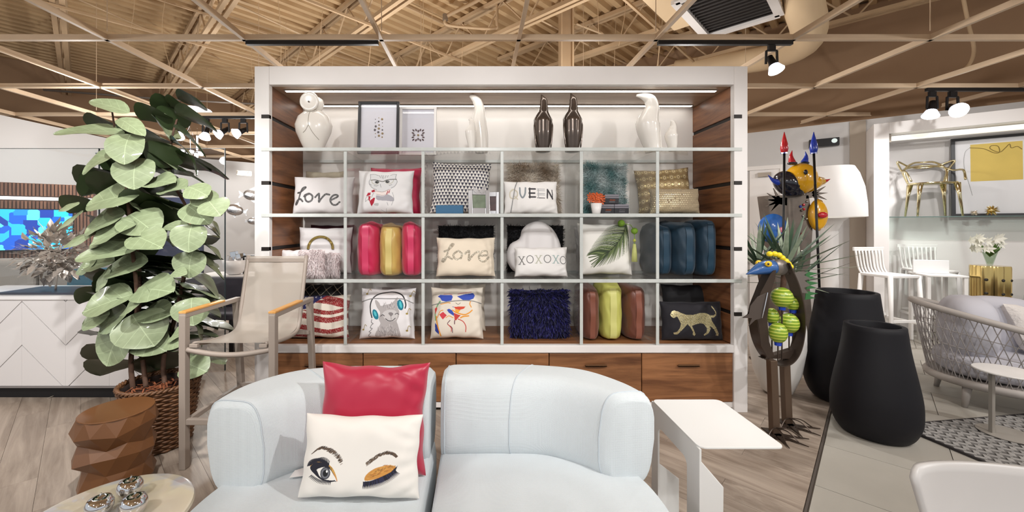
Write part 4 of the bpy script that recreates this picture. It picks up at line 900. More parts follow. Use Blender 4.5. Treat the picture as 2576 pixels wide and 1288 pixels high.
for label, px0, px1, yt, fmat, Yf, dots in (('black framed art of small shells leaning on the top shelf', 898, 1002, 254, mat('black_frame', (24, 24, 28), 0.4), 3.44, 'grid'), ('white framed art of a shell star beside the black frame', 1004, 1097, 268, WHITE, 3.52, 'star')):
    wd_ = (px1-px0)/1000*Yf; h = EYE-(yt-CY)/1000*Yf-z0+0.01; t = thing('framed_art', label, 'picture', (((px0+px1)/2-CX)/1000*Yf, Yf, z0), rot=(-0.08, 0, 0)); fw = 0.022
    for p, q in (((-wd_/2, 0, 0), (-wd_/2+fw, 0.03, h)), ((wd_/2-fw, 0, 0), (wd_/2, 0.03, h)), ((-wd_/2+fw, 0, 0), (wd_/2-fw, 0.03, fw)), ((-wd_/2+fw, 0, h-fw), (wd_/2-fw, 0.03, h))): MB().b2(p, q).build('frame_bar', fmat, t, bevel=0.002)
    MB().b2((-wd_/2+fw, 0.018, fw), (wd_/2-fw, 0.024, h-fw)).build('mat_board', mat('mat_board', (226, 225, 230), 0.7), t)
    MB().b2((-wd_/2+fw, 0.004, fw), (wd_/2-fw, 0.006, h-fw)).build('glass_pane', glass('picture_glass', (0.97, 0.97, 0.98), 0.15), t)
    rg = random.Random(6)
    if dots == 'grid':
        for i in range(3):
            for j in range(6): MB().ell((-0.03+0.03*i+rg.uniform(-.004, .004), 0.017, h*0.32+0.032*j+(0.012 if i % 2 else 0)), (rg.choice([.004, .007, .01]),)*3, 8, 5).build('shell', rg.choice([mat('shell_tan', (170, 148, 110), 0.5), mat('shell_grey', (112, 108, 112), 0.5)]), t, True)
    else:
        for k in range(16):
            a = k*PI/8; r = 0.05 if k % 2 else 0.036
            if k % 4 == 2: r = 0.06
            MB().ell((0.0+r*math.cos(a), 0.016, h*0.42+r*math.sin(a)), (0.013, 0.006, 0.007), 8, 5, Matrix.Rotation(-a, 3, 'Y')).build('shell', mat('shell_plum', (96, 78, 80), 0.3), t, True)
        MB().ell((0, 0.016, h*0.42), 0.01, 8, 5).build('shell', mat('shell_tan', (170, 148, 110), 0.5), t, True)
def bird(label, px, yt, Yf, m, spine, rad, flat=0.75, name='bird_figurine', hscale=None):
    H = EYE-(yt-CY)/1000*Yf-z0; t = thing(name, label, 'figurine', (((px-CX)/1000)*Yf, Yf, z0), group='stylised bird figurines')
    pts = crom([(x*H, 0, z*H) for x, z in spine], 5); rr = np.interp(np.linspace(0, len(rad)-1, len(pts)), range(len(rad)), rad)*H
    MB().tube(pts, rr, 16, flat=1.0).build('body', m, t, True); return t, H
PG = [(0, 0), (0, 0.02), (0.0, 0.3), (0, 0.55), (0.01, 0.7), (0.015, 0.8), (0.01, 0.9), (-0.03, 1.0)]
PR = [0.11, 0.105, 0.15, 0.165, 0.085, 0.07, 0.062, 0.006]
for lab, px, yt in (('left of two dark bronze penguin figurines', 1366, 238), ('right of two dark bronze penguin figurines, slightly taller', 1440, 235)):
    t, H = bird(lab, px, yt, 3.37, BRZ, PG, PR); MB().lathe([(0.13*H, 0), (0.13*H, 0.008), (0.1*H, 0.02)], 16).build('foot', BRZ, t, True)
    for s in (-1, 1): MB().tube(crom([(s*0.11*H, -0.02, 0.62*H), (s*0.155*H, -0.02, 0.45*H), (s*0.125*H, -0.03, 0.05*H)], 6), [0.004]*6+[0.008]*6+[0.004], 6).build('wing_ridge', BRZ, t, True)
t, H = bird('tall white toucan figurine with a long drooping beak', 1632, 240, 3.37, CERM, [(0.08, 0), (0.06, 0.1), (0.0, 0.35), (-0.02, 0.5), (0.02, 0.65), (0.06, 0.78), (0.02, 0.92), (-0.1, 0.985), (-0.22, 1.0)], [0.13, 0.14, 0.19, 0.2, 0.15, 0.115, 0.1, 0.06, 0.02])
MB().prism([(0.13*H, -0.02, 0.6*H), (0.2*H, -0.02, 0.35*H), (0.24*H, -0.01, 0.0), (0.15*H, -0.01, 0.05*H)], 0.02, (0, 1, 0)).build('wing', CERM, t, bevel=0.006)
t, H = bird('small white bird figurine beside the walnut panel', 1690, 304, 3.34, CERM, [(0.02, 0), (0.02, 0.2), (-0.02, 0.5), (0.02, 0.68), (0.05, 0.82), (0.02, 0.95), (-0.04, 1.0)], [0.12, 0.16, 0.21, 0.14, 0.1, 0.07, 0.02])
t, H = bird('white toucan figurine in the middle of the top shelf', 1198, 242, 3.42, CERM, [(0.1, 0), (0.08, 0.3), (0.05, 0.55), (0.06, 0.75), (0.02, 0.9), (-0.06, 0.98), (-0.12, 1.0)], [0.11, 0.13, 0.13, 0.09, 0.08, 0.05, 0.015])
t, H = bird('short white bird figurine in front of the middle toucan', 1188, 300, 3.3, CERM, [(0.0, 0), (-0.02, 0.3), (-0.05, 0.6), (0.0, 0.8), (-0.04, 0.95), (-0.12, 1.0)], [0.1, 0.15, 0.18, 0.1, 0.07, 0.02])
# ------------------------------------------------------------------ sofa modules
SOF = mat('pale_blue_weave', (212, 219, 223), 0.85, weave=0.5, wscale=330, sheen=0.15)
SEAM = mat('sofa_piping', (196, 205, 212), 0.8)
def interp_curve(pts, n):
    q = crom(pts, 10); d = [0]
    for a, b in zip(q, q[1:]): d.append(d[-1]+math.hypot(b[0]-a[0], b[1]-a[1]))
    out = []
    for i in range(n):
        s = d[-1]*i/(n-1); out.append((float(np.interp(s, d, [p[0] for p in q])), float(np.interp(s, d, [p[1] for p in q]))))
    return out
def chaikin(p, it=3):
    for _ in range(it):
        q = []
        for i in range(len(p)):
            a, b = p[i], p[(i+1) % len(p)]; q += [(0.75*a[0]+0.25*b[0], 0.75*a[1]+0.25*b[1]), (0.25*a[0]+0.75*b[0], 0.25*a[1]+0.75*b[1])]
        p = q
    return p
def sofa_module(label, inner, outer, seat, zs, zb, seam_t):
    c = Vector(((inner[0][0]+outer[-1][0])/2, 1.6, 0)); t = thing('sofa_module', label, 'sofa', (c.x, c.y, 0), group='pale blue sofa modules')
    n = 44; I = interp_curve(inner, n); O = interp_curve(outer, n); m = 26; H = zb-zs; z0 = zs-0.03
    sec = []
    for k in range(m):          # superellipse section in (s across 0..1, z 0..1)
        a = 2*PI*k/m; e = 0.42; ca, sa = math.cos(a), math.sin(a)
        sec.append((0.5+0.5*math.copysign(abs(ca)**e, ca), 0.5+0.5*math.copysign(abs(sa)**e, sa)))
    vs = []
    for i in range(n):
        u = i/(n-1); ed = min(u, 1-u)*n/3.0; sh = 1.0 if ed >= 1 else (1-(1-ed)**2.4)**0.5*0.14+0.86
        zt = 1-(1-sh)*0.6
        ix, iy = I[i]; ox, oy = O[i]
        for s, z in sec:
            s2 = 0.5+(s-0.5)*sh; zz = 0.5+(z-0.5)*sh if z > 0.5 else z
            bulge = 0.02*math.sin(PI*z)
            lean = 0.03*(z-0.4)          # back leans slightly outwards
            s3 = s2+lean/0.24-(bulge/0.24 if s < 0.5 else -bulge/0.24)*abs(s-0.5)*2
            vs.append((ix+(ox-ix)*s3-c.x, iy+(oy-iy)*s3-c.y, z0+(H+0.03)*zz))
    fs = [(i*m+k, i*m+(k+1) % m, (i+1)*m+(k+1) % m, (i+1)*m+k) for i in range(n-1) for k in range(m)]
    fs += [tuple(range(m))[::-1], tuple(range((n-1)*m, n*m))]
    back = MB().add(vs, fs).build('backrest', SOF, t, True, bevel=0.018, segs=3)
    for ts_ in seam_t:
        i = int(ts_*(n-1)); ring = [Vector(vs[i*m+k]) for k in range(m)]; cc = sum(ring, Vector())/m
        MB().tube([r+(r-cc).normalized()*0.0005 for r in ring], 0.003, 5, closed=True).build('seam', SEAM, back, True)
    # seat
    so = chaikin([(x-c.x, y-c.y) for x, y in seat]); sv = []; prof = [(0.0, 0.94), (0.05, 0.985), (0.35, 1.0), (0.75, 1.0), (0.93, 0.985), (1.0, 0.95)]
    sa_ = np.array(so); sc_ = (sa_.min(0)+sa_.max(0))/2; zlo, zhi = 0.12, zs
    for z, s in prof:
        for x, y in so: sv.append((sc_[0]+(x-sc_[0])*s, sc_[1]+(y-sc_[1])*s, zlo+(zhi-zlo)*z))
    k = len(so); fs = [(i*k+j, i*k+(j+1) % k, (i+1)*k+(j+1) % k, (i+1)*k+j) for i in range(len(prof)-1) for j in range(k)]
    b = len(sv); 
    for r_ in (0.7, 0.35):
        for x, y in so: sv.append((sc_[0]+(x-sc_[0])*r_*0.95, sc_[1]+(y-sc_[1])*r_*0.95, zhi+0.008*(1-r_)))
    sv.append((sc_[0], sc_[1], zhi+0.008)); L = len(prof)-1
    for a_, b_ in ((L, L+1), (L+1, L+2)): fs += [(a_*k+j, a_*k+(j+1) % k, b_*k+(j+1) % k, b_*k+j) for j in range(k)]
    fs += [((L+2)*k+j, (L+2)*k+(j+1) % k, len(sv)-1) for j in range(k)]
    fs.append(tuple(range(k))[::-1])
    MB().add(sv, fs).build('seat', SOF, t, True)
    for x, y in ((seat[0][0]+0.08, 1.05), (seat[0][0]+0.75, 1.05), (seat[0][0]+0.1, 1.75), (seat[0][0]+0.7, 1.72)):
        MB().lathe([(0.025, 0), (0.025, 0.125)], 12, (x-c.x, y-c.y, 0)).build('leg', BLACK, t)
    return t
rs = sofa_module('right half of the pale blue curved sofa, beside the white side table', [(-0.178, 1.875), (0.1, 1.88), (0.31, 1.868), (0.45, 1.80), (0.565, 1.705)], [(-0.178, 2.125), (0.1, 2.13), (0.33, 2.115), (0.55, 2.045), (0.69, 1.88), (0.755, 1.712)], [(-0.186, 0.92), (-0.186, 1.0), (-0.186, 1.5), (-0.186, 2.0), (-0.186, 2.06), (-0.1, 2.07), (0.3, 2.08), (0.62, 1.9), (0.742, 1.68), (0.74, 1.4), (0.70, 0.98), (0.3, 0.92)], 0.42, 0.77, (0.42, 0.965, 0.045))
ls = sofa_module('left half of the pale blue curved sofa, holding two cushions', [(-0.915, 1.64), (-0.80, 1.745), (-0.68, 1.80), (-0.5, 1.825), (-0.228, 1.835)], [(-1.125, 1.655), (-1.085, 1.86), (-0.95, 2.03), (-0.75, 2.095), (-0.5, 2.11), (-0.222, 2.10)], [(-1.10, 0.95), (-1.115, 1.4), (-1.10, 1.66), (-0.98, 1.9), (-0.65, 2.05), (-0.3, 2.05), (-0.212, 2.05), (-0.212, 1.98), (-0.212, 1.5), (-0.212, 1.0), (-0.212, 0.92), (-0.6, 0.92)], 0.42, 0.77, (0.045, 0.42, 0.95))
o, f = pillow('silk_cushion', 'large crimson silk cushion leaning on the sofa back', 0.475, 0.465, 0.13, (-0.455, 1.695, 0.432), 0.18, 0.06, 0.03, m=mat('crimson_silk', (176, 30, 62), 0.36, sheen=0.3, bump=0.1, bscale=9), seed=41, k=0.09, wr=0.010, group='cushions on the sofa', n=60)
o, f = pillow('printed_cushion', 'white cushion with two made-up eyes, one winking', 0.475, 0.305, 0.12, (-0.465, 1.557, 0.432), 0.24, 0.02, 0.02, canvas=CEYE, seed=42, k=0.06, wr=0.006, group='cushions on the sofa')
o = MB().prism([tuple(FZ(728, 1202, 0.436)), tuple(FZ(775, 1196, 0.436)), tuple(FZ(782, 1172, 0.436)), tuple(FZ(742, 1184, 0.436))], 0.0015, (0, 0, 1)).build('paper_label', mat('paper_white', (240, 238, 236), 0.7)); tag(o, 'folded white paper label on the sofa seat', 'label')

# ------------------------------------------------------------------ white C side table
WST = mat('white_powder_coat', (218, 217, 215), 0.4)
st = thing('side_table', 'white bent steel side table pulled against the sofa', 'side table', (1.06, 1.83, 0))
def roundrect(x0, y0, x1, y1, r, n=5):
    o = []
    for cx_, cy_, a0 in ((x1-r, y1-r, 0), (x0+r, y1-r, 90), (x0+r, y0+r, 180), (x1-r, y0+r, 270)):
        for i in range(n+1): a = math.radians(a0+90*i/n); o.append((cx_+r*math.cos(a), cy_+r*math.sin(a)))
    return o
top = [(x, y, 0.594) for x, y in roundrect(-0.165, -0.222, 0.185, 0.222, 0.03)]
MB().prism(top, 0.008, (0, 0, 1)).build('top', WST, st, bevel=0.0015)
# left side panel with an opening (four bars of one sheet)
zt = 0.594
outer = [(-0.222, 0.0), (0.222, 0.0), (0.222, zt), (-0.222, zt)]
hole = roundrect(-0.125, 0.06, 0.15, 0.50, 0.035, 4)
bm = bmesh.new()
ov = [bm.verts.new((-0.165, y, z)) for y, z in outer]; hv2 = [bm.verts.new((-0.165, y, z)) for y, z in hole]
es = [bm.edges.new((ov[i], ov[(i+1) % 4])) for i in range(4)]+[bm.edges.new((hv2[i], hv2[(i+1) % len(hv2)])) for i in range(len(hv2))]
bmesh.ops.triangle_fill(bm, edges=es, use_beauty=True); r_ = bmesh.ops.extrude_face_region(bm, geom=bm.faces[:]); bmesh.ops.translate(bm, verts=[v for v in r_['geom'] if isinstance(v, bmesh.types.BMVert)], vec=(0.008, 0, 0)); bmesh.ops.recalc_face_normals(bm, faces=bm.faces)
me = bpy.data.meshes.new('side_panel'); bm.to_mesh(me); bm.free(); me.materials.append(WST); link_mesh('side_panel', me, st)
MB().prism([(-0.157, -0.215, 0.545), (-0.062, -0.215, 0.435), (-0.066, -0.215, 0.0), (-0.157, -0.215, 0.0)], 0.008, (0, 1, 0)).build('foot_gusset', WST, st, bevel=0.003)
MB().prism([(-0.157, 0.207, 0.3), (-0.03, 0.207, 0.2), (-0.03, 0.207, 0.0), (-0.157, 0.207, 0.0)], 0.008, (0, 1, 0)).build('foot_gusset', WST, st, bevel=0.003)
MB().b2((-0.157, -0.207, 0.0), (0.12, 0.207, 0.008)).build('base_plate', WST, st)

# ------------------------------------------------------------------ faceted stool, round table, apples
BRW = mat('rust_brown_facets', (112, 72, 40), 0.45, var=0.12, vscale=3, coat=0.15)
fs_ = thing('faceted_stool', 'faceted rust brown drum stool by the wicker basket', 'stool', (-2.06, 2.27, 0))
rg = random.Random(5); nf = 11
rings = [(0.150, 0.0), (0.172, 0.06), (0.148, 0.16), (0.185, 0.235), (0.158, 0.29), (0.19, 0.365), (0.168, 0.45)]
vs = []
for i, (r, z) in enumerate(rings):
    for k in range(nf):
        a = 2*PI*(k+0.5*(i % 2))/nf; rr = r*(1+(rg.uniform(-.06, .06) if 0 < i < 6 else 0)); zz = z+(rg.uniform(-.02, .02) if 0 < i < 6 else 0); vs.append((rr*math.cos(a), rr*math.sin(a), zz))
fs = []
for i in range(len(rings)-1):
    for k in range(nf):
        l = (k+1) % nf
        if i % 2 == 0: fs += [(i*nf+k, i*nf+l, (i+1)*nf+k), (i*nf+l, (i+1)*nf+l, (i+1)*nf+k)]
        else: fs += [(i*nf+k, (i+1)*nf+l, (i+1)*nf+k), (i*nf+k, i*nf+l, (i+1)*nf+l)]
fs.append(tuple(range(nf))[::-1]); MB().add(vs, fs).build('faceted_body', BRW, fs_)
MB().lathe([(0.169, 0.446), (0.169, 0.45), (0.166, 0.452), (0.0, 0.452)], 11*3).build('top', BRW, fs_)
tb = thing('round_table', 'low round table with a pearly cream top', 'coffee table', (-1.43, 1.52, 0))
m, nt, b = nodes_of('pearl_cream'); N = nt.nodes; L = nt.links
tc = N.new('ShaderNodeTexCoord'); nz = N.new('ShaderNodeTexNoise'); nz.inputs['Scale'].default_value = 3.2; nz.inputs['Detail'].default_value = 2; nz.inputs['Distortion'].default_value = 1.2; L.new(tc.outputs['Object'], nz.inputs['Vector'])
cr = N.new('ShaderNodeValToRGB'); cr.color_ramp.elements[0].color = (*lin((226, 214, 196)), 1); cr.color_ramp.elements[0].position = 0.3; cr.color_ramp.elements[1].color = (*lin((216, 204, 206)), 1); cr.color_ramp.elements[1].position = 0.7
e = cr.color_ramp.elements.new(0.5); e.color = (*lin((230, 220, 194)), 1); e = cr.color_ramp.elements.new(0.62); e.color = (*lin((210, 212, 218)), 1); L.new(nz.outputs['Fac'], cr.inputs[0]); L.new(cr.outputs[0], b.inputs['Base Color']); b.inputs['Roughness'].default_value = 0.22; b.inputs['Coat Weight'].default_value = 0.5; PEARL = m
MB().lathe([(0.0, 0.35), (0.26, 0.35), (0.278, 0.356), (0.284, 0.366), (0.280, 0.377), (0.27, 0.38), (0.0, 0.38)], 56).build('top', PEARL, tb, True, auto=0.6)
MB().lathe([(0.03, 0.012), (0.03, 0.35)], 18).build('stem', WST, tb, True); MB().lathe([(0.2, 0), (0.2, 0.012), (0.03, 0.02)], 36).build('base', WST, tb)
for lab, px, py in (('chrome apple at the back of the trio on the round table', 327, 1226), ('chrome apple at the front left of the trio', 250, 1272), ('chrome apple at the front right of the trio', 337, 1268)):
    q = FZ(px, py, 0.42); t = thing('chrome_apple', lab, 'ornament', (q.x, q.y, 0.3805), group='chrome apples')
    MB().lathe([(0.0, 0.002), (0.018, 0.0), (0.034, 0.01), (0.044, 0.032), (0.044, 0.05), (0.036, 0.066), (0.02, 0.072), (0.008, 0.066), (0.0, 0.062)], 28, cap=False).build('body', CHROME, t, True)
    MB().tube([(0, 0, 0.06), (0.002, 0, 0.075), (0.007, 0, 0.088)], [0.003, 0.0025, 0.003], 8).build('stem', CHROME, t, True)

# ------------------------------------------------------------------ bar stool with sling seat
TAU = mat('taupe_powder_coat', (150, 138, 128), 0.5); TEAK = wood('teak', (190, 132, 62), (222, 168, 98), 0.45, 'Y', 1.0)
bs = thing('bar_stool', 'taupe sling bar stool with teak arm pads', 'bar stool', (-1.54, 2.72, 0))
m, nt, b = nodes_of('taupe_sling'); N = nt.nodes; L = nt.links
b.inputs['Base Color'].default_value = (*lin((168, 158, 147)), 1); b.inputs['Roughness'].default_value = 0.6
tr = N.new('ShaderNodeBsdfTransparent'); mx = N.new('ShaderNodeMixShader'); mx.inputs[0].default_value = 0.8; L.new(tr.outputs[0], mx.inputs[1]); L.new(b.outputs[0], mx.inputs[2]); L.new(mx.outputs[0], N['Material Output'].inputs[0]); SLING = m
hw = 0.275; yf, yr = -0.265, 0.26
for s in (-1, 1):
    MB().bar((s*hw, yf, 0), (s*hw, yf, 0.95), 0.04, 0.045, (0, 1, 0)).build('front_leg', TAU, bs, bevel=0.004)
    MB().bar((s*hw, yr+0.09, 0), (s*hw, yr-0.0, 0.95), 0.04, 0.045, (0, 1, 0)).build('rear_leg', TAU, bs, bevel=0.004)
    a = MB().bar((s*hw, yf-0.02, 0.945), (s*hw, yr+0.03, 0.945), 0.042, 0.03).build('arm', TAU, bs, bevel=0.004)
    MB().bar((s*hw, yf-0.02, 0.965), (s*hw, yr-0.16, 0.965), 0.046, 0.014).build('arm_pad', TEAK, a, bevel=0.004)
    MB().tube(crom([(s*0.222, yf+0.01, 0.765), (s*0.222, -0.08, 0.735), (s*0.222, 0.12, 0.725), (s*0.222, 0.2, 0.77), (s*0.222, 0.24, 0.9), (s*0.222, 0.33, 1.27)], 6), 0.015, 8).build('sling_rail', TAU, bs, True)
    MB().bar((s*hw, yf, 0.28), (s*hw, yr+0.06, 0.28), 0.03, 0.03).build('stretcher', TAU, bs, bevel=0.003)
MB().bar((-hw, yf, 0.29), (hw, yf, 0.29), 0.03, 0.035).build('foot_rail', TAU, bs, bevel=0.003); MB().bar((-hw, yr+0.05, 0.29), (hw, yr+0.05, 0.29), 0.03, 0.03).build('stretcher', TAU, bs, bevel=0.003)
MB().tube(crom([(-hw, yf, 0.735), (-0.12, yf, 0.708), (0.0, yf, 0.70), (0.12, yf, 0.708), (hw, yf, 0.735)], 5), 0.017, 8).build('seat_rail', TAU, bs, True)
MB().bar((-hw, yr, 0.70), (hw, yr, 0.70), 0.03, 0.03).build('seat_rail', TAU, bs, bevel=0.003); MB().bar((-0.222, 0.315, 1.235), (0.222, 0.315, 1.235), 0.012, 0.03).build('top_rail', TAU, bs, bevel=0.003)
for s in (-1, 1): MB().box((s*0.215, yf+0.005, 0.757), (0.05, 0.03, 0.022)).build('bracket', TAU, bs, bevel=0.003)
sp = crom([(yf+0.0, 0.775), (-0.1, 0.745), (0.1, 0.74), (0.19, 0.78), (0.235, 0.9), (0.28, 1.08), (0.325, 1.265)], 7)
def sl(u, v):
    i = v*(len(sp)-1); k = min(int(i), len(sp)-2); fr_ = i-k; y = sp[k][0]*(1-fr_)+sp[k+1][0]*fr_; z = sp[k][1]*(1-fr_)+sp[k+1][1]*fr_
    sag = 0.025*math.sin(PI*u)*math.sin(PI*min(1, v*1.0+0.02)); return ((u-0.5)*0.44, y+sag*(1 if v > .5 else 0.2), z-sag*(0.9 if v < 0.55 else 0.1))
MB().grid(sl, 13, 40).build('sling', SLING, bs, True)
# ------------------------------------------------------------------ counter with chevron panels
YC = 3.39; ct = thing('display_counter', 'white display counter faced with large chevron panels', 'counter', (0, YC, 0))
CW = mat('counter_white', (222, 219, 219), 0.4); XC0, XC1 = -4.75, (400-CX)/1000*YC; ZC = 0.897
MB().b2((XC0, 0.012, 0.13), (XC1, 0.60, ZC-0.03)).build('carcass', mat('counter_joint', (200, 197, 197), 0.6), ct)
MB().b2((XC0-0.01, -0.012, ZC-0.03), (XC1+0.012, 0.62, ZC)).build('worktop', mat('counter_top', (236, 235, 236), 0.25), ct, bevel=0.003)
MB().b2((XC0, -0.005, 0.115), (XC1, 0.58, 0.13)).build('bottom_trim', mat('counter_trim', (150, 146, 146), 0.4, 0.4), ct)
MB().b2((XC0, 0.08, 0.0), (XC1-0.05, 0.5, 0.115)).build('plinth', mat('counter_plinth', (18, 16, 20), 0.6), ct)
MB().b2((XC1-0.02, -0.006, 0.13), (XC1, 0.6, ZC-0.03)).build('end_trim', mat('counter_trim', (150, 146, 146), 0.4, 0.4), ct)
def clip(poly, ax, val, keep_ge):
    out = []
    for i in range(len(poly)):
        a, b = poly[i], poly[(i+1) % len(poly)]; ia = (a[ax] >= val) == keep_ge or a[ax] == val; ib = (b[ax] >= val) == keep_ge or b[ax] == val
        if ia: out.append(a)
        if ia != ib: t = (val-a[ax])/(b[ax]-a[ax]); out.append(tuple(a[k]+(b[k]-a[k])*t for k in (0, 1)))
    return out
cw, chh, gp = 0.373, 0.373, 0.004; xk = (55-CX)/1000*YC; kk = 0
x = xk-cw*4
while x < XC1-0.02:
    down = (round((x-xk)/cw) % 2 == 0)
    for j in range(-2, 5):
        zb_ = 0.855+0.0-chh*1.0*j
        q = [(x+0.0006, zb_), (x+cw-0.0006, zb_-cw if down else zb_+cw)]; q = [q[0], q[1], (q[1][0], q[1][1]+chh-gp*2.2), (q[0][0], q[0][1]+chh-gp*2.2)]
        if not down: q = [(a, b-cw) for a, b in q]
        for ax, v, ge in ((0, XC0, True), (0, XC1-0.022, False), (1, 0.132, True), (1, ZC-0.032, False)):
            if len(q) > 2: q = clip(q, ax, v, ge)
        if len(q) > 2: MB().prism([(a, 0.0, b) for a, b in q], 0.012, (0, 1, 0)).build('chevron_panel', CW, ct)
    x += cw
# silver tree sculpture
tr_ = thing('tree_sculpture', 'silver metal tree sculpture with many leaves on a dark slab', 'sculpture', (P(140, 0, 3.62).x, 3.62, ZC+0.001))
MB().b2((-0.34, -0.17, 0), (0.34, 0.2, 0.018)).build('slab', mat('dark_slab', (52, 56, 68), 0.45), tr_, bevel=0.002)
SIL = mat('brushed_silver', (206, 198, 190), 0.36, 0.6, var=0.15, vscale=8)
MB().tube(crom([(0, 0, 0.018), (0.01, 0, 0.2), (0, 0, 0.4)], 5), [0.008]*11, 8).build('trunk', SIL, tr_, True)
lf = MB().add([(0, 0, 0), (0.018, 0.004, 0.02), (0.012, 0, 0.05), (0, 0.003, 0.085), (-0.012, 0, 0.05), (-0.018, 0.004, 0.02)], [(0, 1, 2, 3), (0, 3, 4, 5)]).mesh('leaf', SIL, recalc=False)
rg = random.Random(9); bmb = MB(); brs = []
for k in range(34):
    th = rg.uniform(0, 6.28); el = math.asin(rg.uniform(-0.85, 1.0)); r = rg.uniform(0.2, 0.31); e_ = Vector((r*1.05*math.cos(th)*math.cos(el), r*0.8*math.sin(th)*math.cos(el), 0.36+r*math.sin(el)*0.95)); s_ = Vector((0, 0, rg.uniform(0.12, 0.38))); brs.append((s_, e_)); bmb.tube([s_, s_.lerp(e_, .5)+Vector((0, 0, .02)), e_], [0.005, 0.004, 0.002], 5)
bmb.build('branches', SIL, tr_)
for k in range(290):
    dv = Vector((rg.gauss(0, 1), rg.gauss(0, 0.8), rg.gauss(0, 1))).normalized(); p = Vector((0, 0, 0.36))+Vector((dv.x*1.05, dv.y*0.75, dv.z*0.92))*rg.uniform(0.1, 0.29); d = dv+Vector((rg.uniform(-.6, .6), rg.uniform(-.6, .6), rg.uniform(-.6, .6))); link_mesh('leaf', lf, tr_, p, d.to_track_quat('Z', 'Y').to_euler(), (rg.uniform(1.3, 1.9), rg.uniform(1.0, 1.3), rg.uniform(0.9, 1.3)))

# ------------------------------------------------------------------ glass partition
gpn = thing('glass_partition', 'tall clear glass partition panes behind the counter', 'glass partition', (0, 4.05, 0))
GLS = glass('partition_glass', (0.97, 0.985, 0.99), 0.15, 0.01)
EDG = mat('glass_edge', (44, 56, 60), 0.2)
for a, b in ((-5.4, (249-CX)/1000*4.05), ((252-CX)/1000*4.05, (566-CX)/1000*4.05)):
    p = MB().b2((a, 0, 0.02), (b, 0.012, 2.285)).build('pane', GLS, gpn); MB().b2((b-0.006, -0.001, 0.02), (b, 0.013, 2.285)).build('edge', EDG, p); MB().b2((a, -0.0005, 2.282), (b, 0.0125, 2.287)).build('edge', mat('glass_edge_top', (150, 160, 162), 0.2), p)

# ------------------------------------------------------------------ slatted TV wall, screen, grey sofa behind the glass
A0 = Vector((-6.28, 5.22, 0)); A1 = Vector((-5.53, 5.72, 0)); TE = (A1-A0).normalized(); TN = Vector((TE.y, -TE.x, 0))
tv = thing('slat_wall', 'brown vertical slat media wall with a light strip', 'wall panel', A0-TE*1.4, rot=(0, 0, math.atan2(TE.y, TE.x)))
LT = 1.4+(A1-A0).length+0.02
SLW = wood('slat_walnut', (98, 66, 50), (140, 100, 78), 0.5, 'Z', 1.0)
MB().b2((0, 0.02, 0), (LT, 0.08, 2.07)).build('backing', mat('slat_back', (70, 46, 36), 0.7), tv)
mb = MB(); x = 0
while x < LT-0.02: mb.b2((x, 0, 0.02), (x+0.024, 0.02, 1.83)); mb.b2((x, 0, 1.90), (x+0.024, 0.02, 2.07)); x += 0.036
o = mb.build('slats', SLW, tv); o['kind'] = 'stuff'
MB().b2((0, 0.004, 1.845), (LT-0.02, 0.02, 1.885)).build('light_strip', mat('white_strip', (255, 255, 255), 0.5, emit=(255, 252, 246), estr=2.5), tv)
m, nt, b = nodes_of('tv_picture'); N = nt.nodes; L = nt.links; tc = N.new('ShaderNodeTexCoord'); vo = N.new('ShaderNodeTexVoronoi'); vo.inputs['Scale'].default_value = 8.0; vo.distance = 'CHEBYCHEV'; L.new(tc.outputs['Object'], vo.inputs['Vector'])
cr = N.new('ShaderNodeValToRGB'); cr.color_ramp.interpolation = 'CONSTANT'; cr.color_ramp.elements[0].color = (*lin((20, 96, 214)), 1); cr.color_ramp.elements[1].position = 0.3; cr.color_ramp.elements[1].color = (*lin((44, 190, 232)), 1)
for p_, c_ in ((0.5, (22, 60, 160)), (0.62, (96, 224, 236)), (0.8, (30, 140, 226))): e = cr.color_ramp.elements.new(p_); e.color = (*lin(c_), 1)
L.new(vo.outputs['Color'], cr.inputs[0]); L.new(cr.outputs[0], b.inputs['Emission Color']); b.inputs['Emission Strength'].default_value = 0.7; L.new(cr.outputs[0], b.inputs['Base Color']); b.inputs['Roughness'].default_value = 0.2; TVM = m
xs = 1.4+(A1-A0).length*0.78
t = thing('television', 'wall television showing a bright blue aquarium scene', 'television', A0-TE*1.4-TN*(-0.0)+Vector((0, 0, 0)), rot=(0, 0, math.atan2(TE.y, TE.x)))
MB().b2((0.2, -0.05, 1.16), (xs, -0.004, 1.725)).build('bezel', BLACK, t, bevel=0.004); MB().b2((0.215, -0.054, 1.175), (xs-0.012, -0.0502, 1.712)).build('screen', TVM, t)
GRS = mat('grey_sofa_cloth', (178, 172, 166), 0.85, bump=0.2, bscale=90, var=0.06, vscale=3)
gs = thing('lounge_sofa', 'light grey sofa seen behind the glass partition', 'sofa', (-5.0, 4.75, 0), 0.3)
for nm, p, q in (('base', (-0.85, -0.25, 0.1), (0.6, 0.22, 0.72)), ('back_cushion', (-0.85, -0.2, 0.72), (-0.12, 0.05, 1.12)), ('back_cushion', (-0.1, -0.2, 0.72), (0.6, 0.05, 1.05))): MB().b2(p, q).build(nm, GRS, gs, bevel=0.06, segs=4)
for x in (-0.75, 0.5):
    for y in (-0.15, 0.15): MB().b2((x-0.02, y-0.02, 0), (x+0.02, y+0.02, 0.11)).build('leg', BLACK, gs)
o, f = pillow('throw_pillow', 'small teal cushion on the grey sofa behind glass', 0.4, 0.3, 0.12, P(215, 716, 4.5), 0.3, 0.2, m=mat('teal_cotton', (40, 100, 124), 0.8), seed=51, group='cushions on the grey sofa')
o.location.z = 0.725
